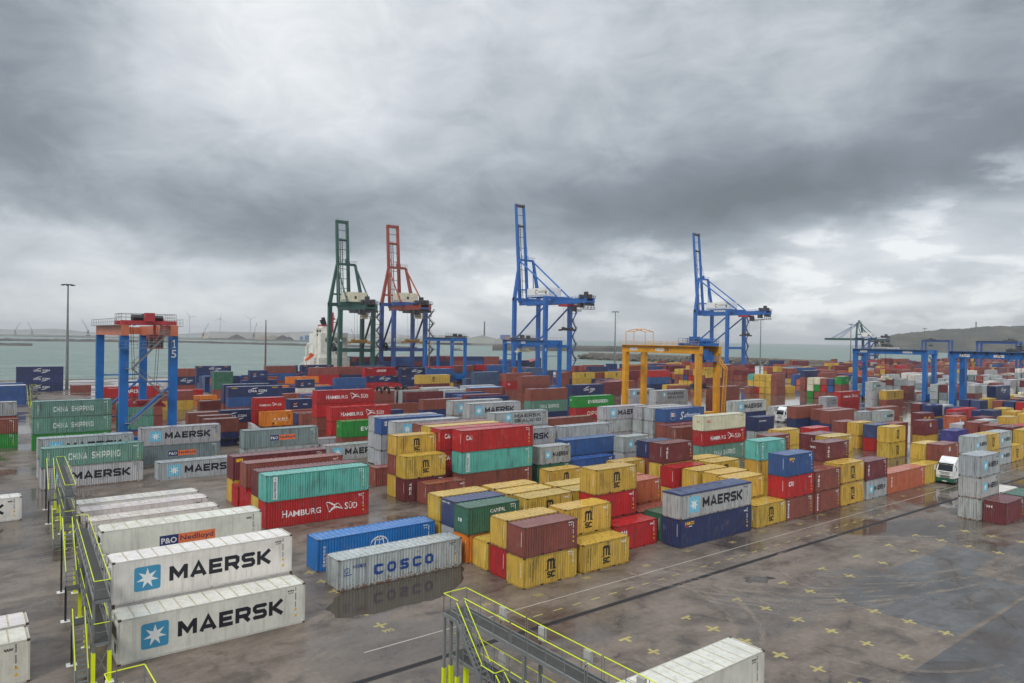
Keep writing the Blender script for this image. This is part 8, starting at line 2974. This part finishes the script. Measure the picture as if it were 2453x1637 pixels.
# ---------------------------------------------------------------- giant tyres in open crates
TY = MB(); TY.torus((0, 0, 0), (1, .15, 0), 1.05, .42, 28, 10, 0, .9); TYM = TY.mesh('giant_tyre', RUBBER, True)
def tyres(spots, label, s_=1.0):
    for k, (x, y, z) in enumerate(spots):
        o = put('giant_tyre', TYM, None, None, (x, y, z)); o.scale = (s_, s_, s_); tag(o, label, 'tyre', 'giant tyres resting in open topped containers')
for _k, (_x, _y, _z) in enumerate(((94.6, 181.5, 5.75), (96.9, 181.4, 5.75), (103.6, 187.2, 5.15), (106.2, 187.3, 5.15))): tyres([(_x, _y, _z)], ('leftmost giant tyre on the open brown containers', 'second giant tyre from the left on the open brown containers', 'third giant tyre from the left on the open brown containers', 'rightmost giant tyre on the open brown containers')[_k])

# ---------------------------------------------------------------- jetty, headland, far shore
m = MB()
def wall_line(mb, pts, w0, z0, z1, m=0, rough=0):
    for (a, b) in zip(pts[:-1], pts[1:]):
        a, b = Vector((*a, 0)), Vector((*b, 0)); d = (b - a).normalized(); n = Vector((-d.y, d.x, 0)) * w0 / 2
        mb.hexa([tuple(a - n + Vector((0, 0, z0))), tuple(b - n + Vector((0, 0, z0))), tuple(b + n + Vector((0, 0, z0))), tuple(a + n + Vector((0, 0, z0)))], [tuple(a - n + Vector((0, 0, z1))), tuple(b - n + Vector((0, 0, z1))), tuple(b + n + Vector((0, 0, z1))), tuple(a + n + Vector((0, 0, z1)))], m)
ROCK = plain('breakwater_rock', (104, 98, 90), .9, 0, .35, .25); CONC = plain('breakwater_concrete', (132, 126, 116), .85, 0, .2, .1)
wall_line(m, [(690, 367), (684, 520), (672, 690)], 9, -6, 4.2)
jt = m.build('breakwater_wall', CONC); tag(jt, 'grey concrete sea wall of the jetty beyond the far containers', 'sea wall')
m = MB(); rng = random.Random(9)
for k in range(1500):
    f = rng.random(); y = 368 + 322 * f; x = 690 - (18 * f) - 5 - abs(rng.gauss(0, 5)); r = rng.uniform(.9, 2.2); z = -5 + max(0, 7.0 - (684 - 18 * f - x) * .55) + rng.uniform(-.3, .6)
    q = Matrix.Rotation(rng.random() * 3, 3, 'Z') @ Matrix.Rotation(rng.random(), 3, 'X'); c = [q @ Vector(p) * r + Vector((x, y, z)) for p in ((-.6, -.5, -.5), (.6, -.5, -.5), (.6, .5, -.5), (-.6, .5, -.5), (-.4, -.4, .5), (.5, -.3, .4), (.4, .4, .5), (-.5, .3, .45))]
    m.hexa(c[:4], c[4:])
for k in range(500):
    y = 690 + rng.uniform(-12, 16); x = 672 + rng.gauss(0, 7); r = rng.uniform(.9, 2.2); z = -5 + max(0, 6 - abs(y - 690) * .4) + rng.uniform(-.3, .5)
    q = Matrix.Rotation(rng.random() * 3, 3, 'Z'); c = [q @ Vector(p) * r + Vector((x, y, z)) for p in ((-.6, -.5, -.5), (.6, -.5, -.5), (.6, .5, -.5), (-.6, .5, -.5), (-.4, -.4, .5), (.5, -.3, .4), (.4, .4, .5), (-.5, .3, .45))]
    m.hexa(c[:4], c[4:])
tag(m.build('riprap', ROCK), 'loose grey boulders piled against the foot of the jetty wall', 'rocks', None, 'stuff')
def at(u, v, d):
    """world point seen at photo pixel (u, v) of the 2453 px wide frame, d metres ahead"""
    p = Vector((0, 0, 21.07)) + (F + R * ((u - 1226.5) / 1717.8) + U * ((818.5 - v) / 1717.8)) * d
    return p
def hor(u, d):
    p = at(u, 818, d); return p.x, p.y
# long breakwaters and shores across the water: built as low solid bars of land
def bar(name, u0, u1, d0, d1, z1, mat, label, cat, n=40, wob=.25, wd=30, kind=None, seed=1):
    rg = random.Random(seed); b = MB(); prev = None
    for k in range(n + 1):
        f = k / n; x, y = hor(u0 + (u1 - u0) * f, d0 + (d1 - d0) * f); zt = -5 + (z1 + 5) * (1 + rg.uniform(-wob, wob)); ring = []
        q = Vector((x, y, 0)); dr = q.normalized()
        for off, z in ((0, -6), (2, zt * .7 - 1.5), (wd * .3, zt), (wd, zt), (wd + 4, -6)): ring.append(tuple(q + dr * off + Vector((0, 0, z))))
        if prev:
            for i in range(4): b.face([prev[i], ring[i], ring[i + 1], prev[i + 1]])
        else: b.face(ring)
        prev = ring
    b.face(prev[::-1])
    o = b.build(name, mat)
    if kind: tag(o, label, None, None, kind)
    else: tag(o, label, cat)
    return o
FARR = plain('far_rock', (86, 82, 78), .9, 0, .3, .02); FARL = plain('far_land', (108, 106, 100), .9, 0, .3, .004)
bar('breakwater', -160, 330, 1700, 1900, 1.6, FARR, 'long dark rock breakwater across the water at far left', 'breakwater', 60, .18, 14, None, 1)
bar('breakwater', 330, 1000, 2050, 1500, 0.4, FARR, 'thin low dark mole crossing the middle of the bay', 'breakwater', 60, .1, 10, None, 2)
bar('breakwater', -160, 78, 1250, 1230, -.6, FARR, 'short thin dark mole at the left edge of the water', 'breakwater', 20, .08, 8, None, 3)
bar('breakwater', 1180, 1700, 1500, 1650, 7.5, FARR, 'long grey outer breakwater behind the central cranes', 'breakwater', 60, .04, 20, None, 4)
bar('breakwater', 1420, 1560, 930, 905, 1.8, FARR, 'dark rock pier head left of the amber crane', 'breakwater', 16, .2, 14, None, 5)
bar('far_shore', -160, 1260, 3300, 2500, 3.2, FARL, 'low far shore of the opposite docks', None, 80, .12, 500, 'structure', 6)
# far hills behind the opposite docks, very faint
b = MB(); rg = random.Random(4); prev = None
for k in range(60):
    u = -300 + 1700 * k / 59; d = 8500; x, y = hor(u, d); h = 40 + 55 * (math.sin(k * .21) * .5 + .5) + 22 * math.sin(k * .9 + 1) + rg.uniform(-6, 6)
    if u > 1000: h *= max(.05, 1 - (u - 1000) / 400)
    h *= .55
    ring = [(x, y, -6), (x * 1.02, y * 1.02, max(2, h)), (x * 1.1, y * 1.1, -6)]
    if prev:
        for i in range(2): b.face([prev[i], ring[i], ring[i + 1], prev[i + 1]])
    prev = ring
tag(b.build('far_hills', FARL), kind='structure')
# docks on the far shore: sheds, stock piles, dome, cranes, wind turbines
def shed(u0, u1, d, h, col, label, gable=False, doors=(), nm='warehouse'):
    t = thing(nm, (*hor((u0 + u1) / 2, d), 3.0), label, 'warehouse', 'warehouses on the far shore')
    c = Vector((*hor((u0 + u1) / 2, d), 0)); a = Vector((*hor(u0, d), 0)) - c; e = Vector((*hor(u1, d), 0)) - c; dr = c.normalized() * min(60, (e - a).length * .6)
    mat = plain('shed_%d_%d_%d' % col, col, .7, 0, .08, .02)
    b = MB()
    if not gable: b.hexa([a, e, e + dr, a + dr], [p + Vector((0, 0, h)) for p in (a, e, e + dr, a + dr)]); b.build('wall', mat, t)
    else:
        b.hexa([a, e, e + dr, a + dr], [p + Vector((0, 0, h * .6)) for p in (a, e, e + dr, a + dr)]); b.build('wall', mat, t)
        mid = (a + e) / 2 + Vector((0, 0, h)); A, E = a + Vector((0, 0, h * .6)), e + Vector((0, 0, h * .6)); b = MB()
        b.face([A, E, mid]); b.face([A, mid, mid + dr, A + dr]); b.face([mid, E, E + dr, mid + dr]); b.build('roof', plain('shed_roof', (150, 150, 146), .6, 0, .08, .02), t)
    for (f0, f1, hh, dc) in doors:
        b = MB(); o = -c.normalized() * .6
        p, q = a.lerp(e, f0) + o, a.lerp(e, f1) + o; b.face([p, q, q + Vector((0, 0, hh)), p + Vector((0, 0, hh))]); b.build('door', plain('shed_door_%d' % dc[2], dc, .6), t)
    return t
shed(500, 700, 2950, 27, (160, 158, 154), 'very long pale grey warehouse at left across the water')
shed(694, 758, 2700, 24, (172, 172, 168), 'pale warehouse with two blue doors left of the ship deckhouse', False, ((.38, .5, 13, (70, 104, 140)), (.56, .80, 17, (74, 108, 146))))
shed(825, 872, 2600, 17, (166, 160, 138), 'pale warehouse between the green crane legs', True)
shed(1120, 1190, 2350, 27, (160, 160, 152), 'gabled grey warehouse with a wide roof right of the small gantry crane', True)
shed(1185, 1206, 2300, 18, (150, 150, 146), 'smaller gabled grey shed beside the wide gabled warehouse', True)
shed(960, 1120, 2500, 13, (150, 148, 140), 'low pale flat warehouse behind the red and blue crane')
shed(1198, 1222, 2500, 30, (86, 100, 150), 'blue and rust coloured hall at the end of the docks', False, ((.5, 1, 24, (150, 96, 84)),))
shed(1040, 1125, 2560, 24, (176, 172, 160), 'pale long hall behind the small gantry crane')
DOME = plain('dome_grey', (158, 156, 148), .6, 0, .06, .02)
b = MB(); rp = 20
for i in range(8):
    for k in range(rp):
        t0, t1 = math.pi / 2 * i / 8, math.pi / 2 * (i + 1) / 8; a0, a1 = 2 * math.pi * k / rp, 2 * math.pi * (k + 1) / rp
        b.face([(44 * math.cos(t) * math.cos(a), 44 * math.cos(t) * math.sin(a), 36 * math.sin(t)) for t, a in ((t0, a0), (t0, a1), (t1, a1), (t1, a0))])
tag(put('storage_dome', b.mesh('storage_dome', DOME, True), None, None, (*hor(936, 2600), 2)), 'large round grey storage dome behind the red and blue crane', 'dome')
t = thing('chimney', (*hor(1160, 2900), 0), 'tall thin dark chimney above the gabled warehouse', 'chimney'); b = MB(); b.tube((0, 0, 0), (0, 0, 88), 3.4, 12, 0, 2.4); b.build('stack', BLACK, t); b = MB(); b.torus((0, 0, 84), (0, 0, 1), 3.0, .5, 12, 6); b.build('ring', STEEL, t)
for u, d, w_, h, c, lb in ((567, 2600, 34, 17, (66, 62, 62), 'dark coal heap at left on the far shore'), (632, 2620, 46, 15, (120, 112, 100), 'tan gravel heap behind the bare pole'), (655, 2600, 44, 16, (112, 106, 96), 'wide grey brown heap on the far shore'), (677, 2500, 30, 17, (64, 60, 62), 'dark heap left of the pale warehouse'), (693, 2480, 18, 12, (60, 58, 60), 'small dark heap beside the larger dark heap'), (495, 2650, 16, 15, (150, 144, 130), 'pale sand heap under the tilted harbour crane')):
    b = MB(); n = 16; rg = random.Random(int(u))
    rim = [(w_ * math.cos(2 * math.pi * k / n), w_ * .8 * math.sin(2 * math.pi * k / n), 0) for k in range(n)]; md = [(p[0] * .45 + rg.uniform(-3, 3), p[1] * .45, h * .62) for p in rim]
    for k in range(n): j = (k + 1) % n; b.face([rim[k], rim[j], md[j], md[k]]); b.face([md[k], md[j], (0, 0, h)])
    tag(put('stock_pile', b.mesh('stock_pile', plain('pile_%d_%d' % (c[0], c[1]), c, .9), True), None, None, (*hor(u, d), 3.4)), lb, 'heap', 'stock piles on the far shore')
def harbour_crane(u, d, k, ang, col, label):
    p = hor(u, d); t = thing('harbour_crane', (*p, 3), label, 'harbour crane', 'harbour cranes on the far shore', math.atan2(p[1], p[0]) - math.pi / 2)
    c1 = plain('harbour_crane_%d' % col[0], col, .5)
    b = MB(); b.box(-6 * k, -5, 0, 6 * k, 5, 4 * k); b.beam((-6 * k, 0, 3 * k), (0, 0, 10 * k), 2); b.beam((6 * k, 0, 3 * k), (0, 0, 10 * k), 2); b.build('undercarriage', c1, t)
    b = MB(); b.box(-2.4 * k, -3, 9 * k, 2.4 * k, 3, 22 * k); b.box(-5 * k, -3, 12 * k, -2.4 * k, 3, 16 * k); b.build('tower', c1, t)
    b = MB(); e = (math.sin(ang) * 48 * k, 0, 16 * k + math.cos(ang) * 48 * k); b.beam((0, 0, 16 * k), e, 2.6 * k, 2.2, 0, 1.2 * k, 1.2); b.build('jib', plain('pale_jib', (150, 150, 150), .5), t)
    b = MB(); b.tube((0, 0, 22 * k), e, .35, 4); b.tube(e, (e[0], 0, e[2] - 14 * k), .3, 4); b.build('rope', BLACK, t)
harbour_crane(36, 3300, .95, .42, (110, 112, 116), 'pale harbour crane leaning right at far left'); harbour_crane(77, 3300, .95, -.34, (112, 112, 116), 'pale harbour crane leaning left at far left')
harbour_crane(211, 2900, 1.15, -.42, (70, 76, 92), 'dark harbour crane left of the crane numbered 15'); harbour_crane(487, 2700, .95, .38, (120, 60, 58), 'red based harbour crane leaning right near the wind turbines')
harbour_crane(608, 2650, 1.0, .2, (84, 82, 84), 'upright harbour crane left of the bare pole'); harbour_crane(849, 2500, .7, -.35, (104, 106, 112), 'harbour crane seen between the green crane legs')
def turbine(u, v, d, a0, label):
    p = hor(u, d); hz = (810 - v) * d / 1717.8 + 18
    t = thing('wind_turbine', (*p, 3), label, 'wind turbine', 'wind turbines across the water', math.atan2(p[1], p[0]) - math.pi / 2)
    m_ = plain('turbine_white', (176, 180, 184), .5)
    b = MB(); b.tube((0, 0, 0), (0, 0, hz), 2.2, 10, 0, 1.3); b.build('tower', m_, t)
    b = MB(); b.box(-1.8, -3.5, hz - 1.6, 1.8, 5, hz + 1.8); b.build('nacelle', m_, t)
    for k in range(3):
        a = a0 + 2 * math.pi * k / 3; b = MB(); b.beam((0, -4.2, hz), (34 * math.sin(a), -4.2, hz + 34 * math.cos(a)), 2.6, .6, 0, .7, .3, (0, 1, 0)); b.build('blade', m_, t)
turbine(454, 770, 3400, -.6, 'wind turbine farthest left of the three across the water'); turbine(527, 773, 3400, .15, 'middle wind turbine above the long grey warehouse'); turbine(599, 774, 3400, -1.0, 'wind turbine farthest right, beside the upright harbour crane')
# headland
HILLM, ht_, hp_ = newmat('headland_scrub')
hg = ht_.new('ShaderNodeNewGeometry'); h1 = ht_.noise(hg.outputs['Position'], .018, 7, .65); h2 = ht_.noise(hg.outputs['Position'], .006, 4, .6)
hc = ht_.mix(ht_.ss(h1.outputs['Fac'], .4, .65), rgb(48, 52, 40), rgb(84, 80, 66)); hc = ht_.mix(ht_.ss(h2.outputs['Fac'], .45, .6, 0, .6), hc, rgb(58, 55, 50))
ht_.link(hc, hp_.inputs['Base Color']); hp_.inputs['Roughness'].default_value = .95
PROF = [(2060, 836), (2110, 826), (2129, 806), (2150, 802.5), (2180, 799), (2215, 796), (2255, 792), (2300, 790.5), (2340, 787), (2400, 785.5), (2453, 784), (2560, 782), (2750, 779), (3000, 775)]
from mathutils import noise as mn
b = MB(); rows = []
NU, NV = 170, 14
for i in range(NU + 1):
    u = 2060 + (3000 - 2060) * i / NU
    for (ua, va), (ub, vb) in zip(PROF[:-1], PROF[1:]):
        if ua <= u <= ub: v = va + (vb - va) * (u - ua) / (ub - ua)
    v += .8 * math.sin(u * .31) * math.sin(u * .13 + 1) + .6 * mn.noise(Vector((u * .22, 3, 0))) if u > 2120 else 0
    d0 = 2450; col = []
    top = at(u, v, d0 + 420).z
    for j in range(NV + 1):
        f = j / NV; dd = d0 + 620 * f; x, y = hor(u, dd); prf = min(1, (f / .42)) ** .55 if f < .68 else 1 - (f - .68) * .8
        z = -6 + (top + 6) * max(0, prf) + (mn.fractal(Vector((x * .012, y * .012, 0)), 1.0, 2.0, 5) * 5 * min(1, f * 4) if f > 0 else 0)
        col.append((x, y, z))
    rows.append(col)
for i in range(NU):
    for j in range(NV): b.face([rows[i][j], rows[i + 1][j], rows[i + 1][j + 1], rows[i][j + 1]])
tag(put('headland', b.mesh('headland', HILLM, True)), kind='structure')
p = at(2338, 788, 2870); t = thing('lattice_mast', (p.x, p.y, p.z - 6), 'lattice radio mast on top of the headland', 'radio mast')
b = MB()
for sx, sy in ((-2.5, -2.5), (2.5, -2.5), (2.5, 2.5), (-2.5, 2.5)): b.tube((sx, sy, 0), (sx * .4, sy * .4, 34), .5, 5)
for k in range(7): z = 4 + k * 4.6; s_ = 2.5 * (1 - .6 * z / 34); b.beam((-s_, -s_, z), (s_, s_, z + 3), .4); b.beam((s_, -s_, z), (-s_, s_, z + 3), .4)
b.build('lattice', BLACK, t); b = MB(); b.box(-3, -3, 26, 3, 3, 29); b.build('antenna', STEEL, t)
# ---------------------------------------------------------------- air
hz_ = bpy.data.materials.new('haze'); hz_.use_nodes = True; ht = hz_.node_tree; ht.nodes.clear()
ho = ht.nodes.new('ShaderNodeOutputMaterial'); hv = ht.nodes.new('ShaderNodeVolumePrincipled')
hv.inputs['Color'].default_value = (.93, .95, .97, 1); hv.inputs['Density'].default_value = .00009; hv.inputs['Anisotropy'].default_value = .2
ht.links.new(hv.outputs[0], ho.inputs['Volume'])
b = MB(); b.box(-14500, -700, -8.5, 17500, 17500, 150)
tag(b.build('haze', hz_), kind='stuff')
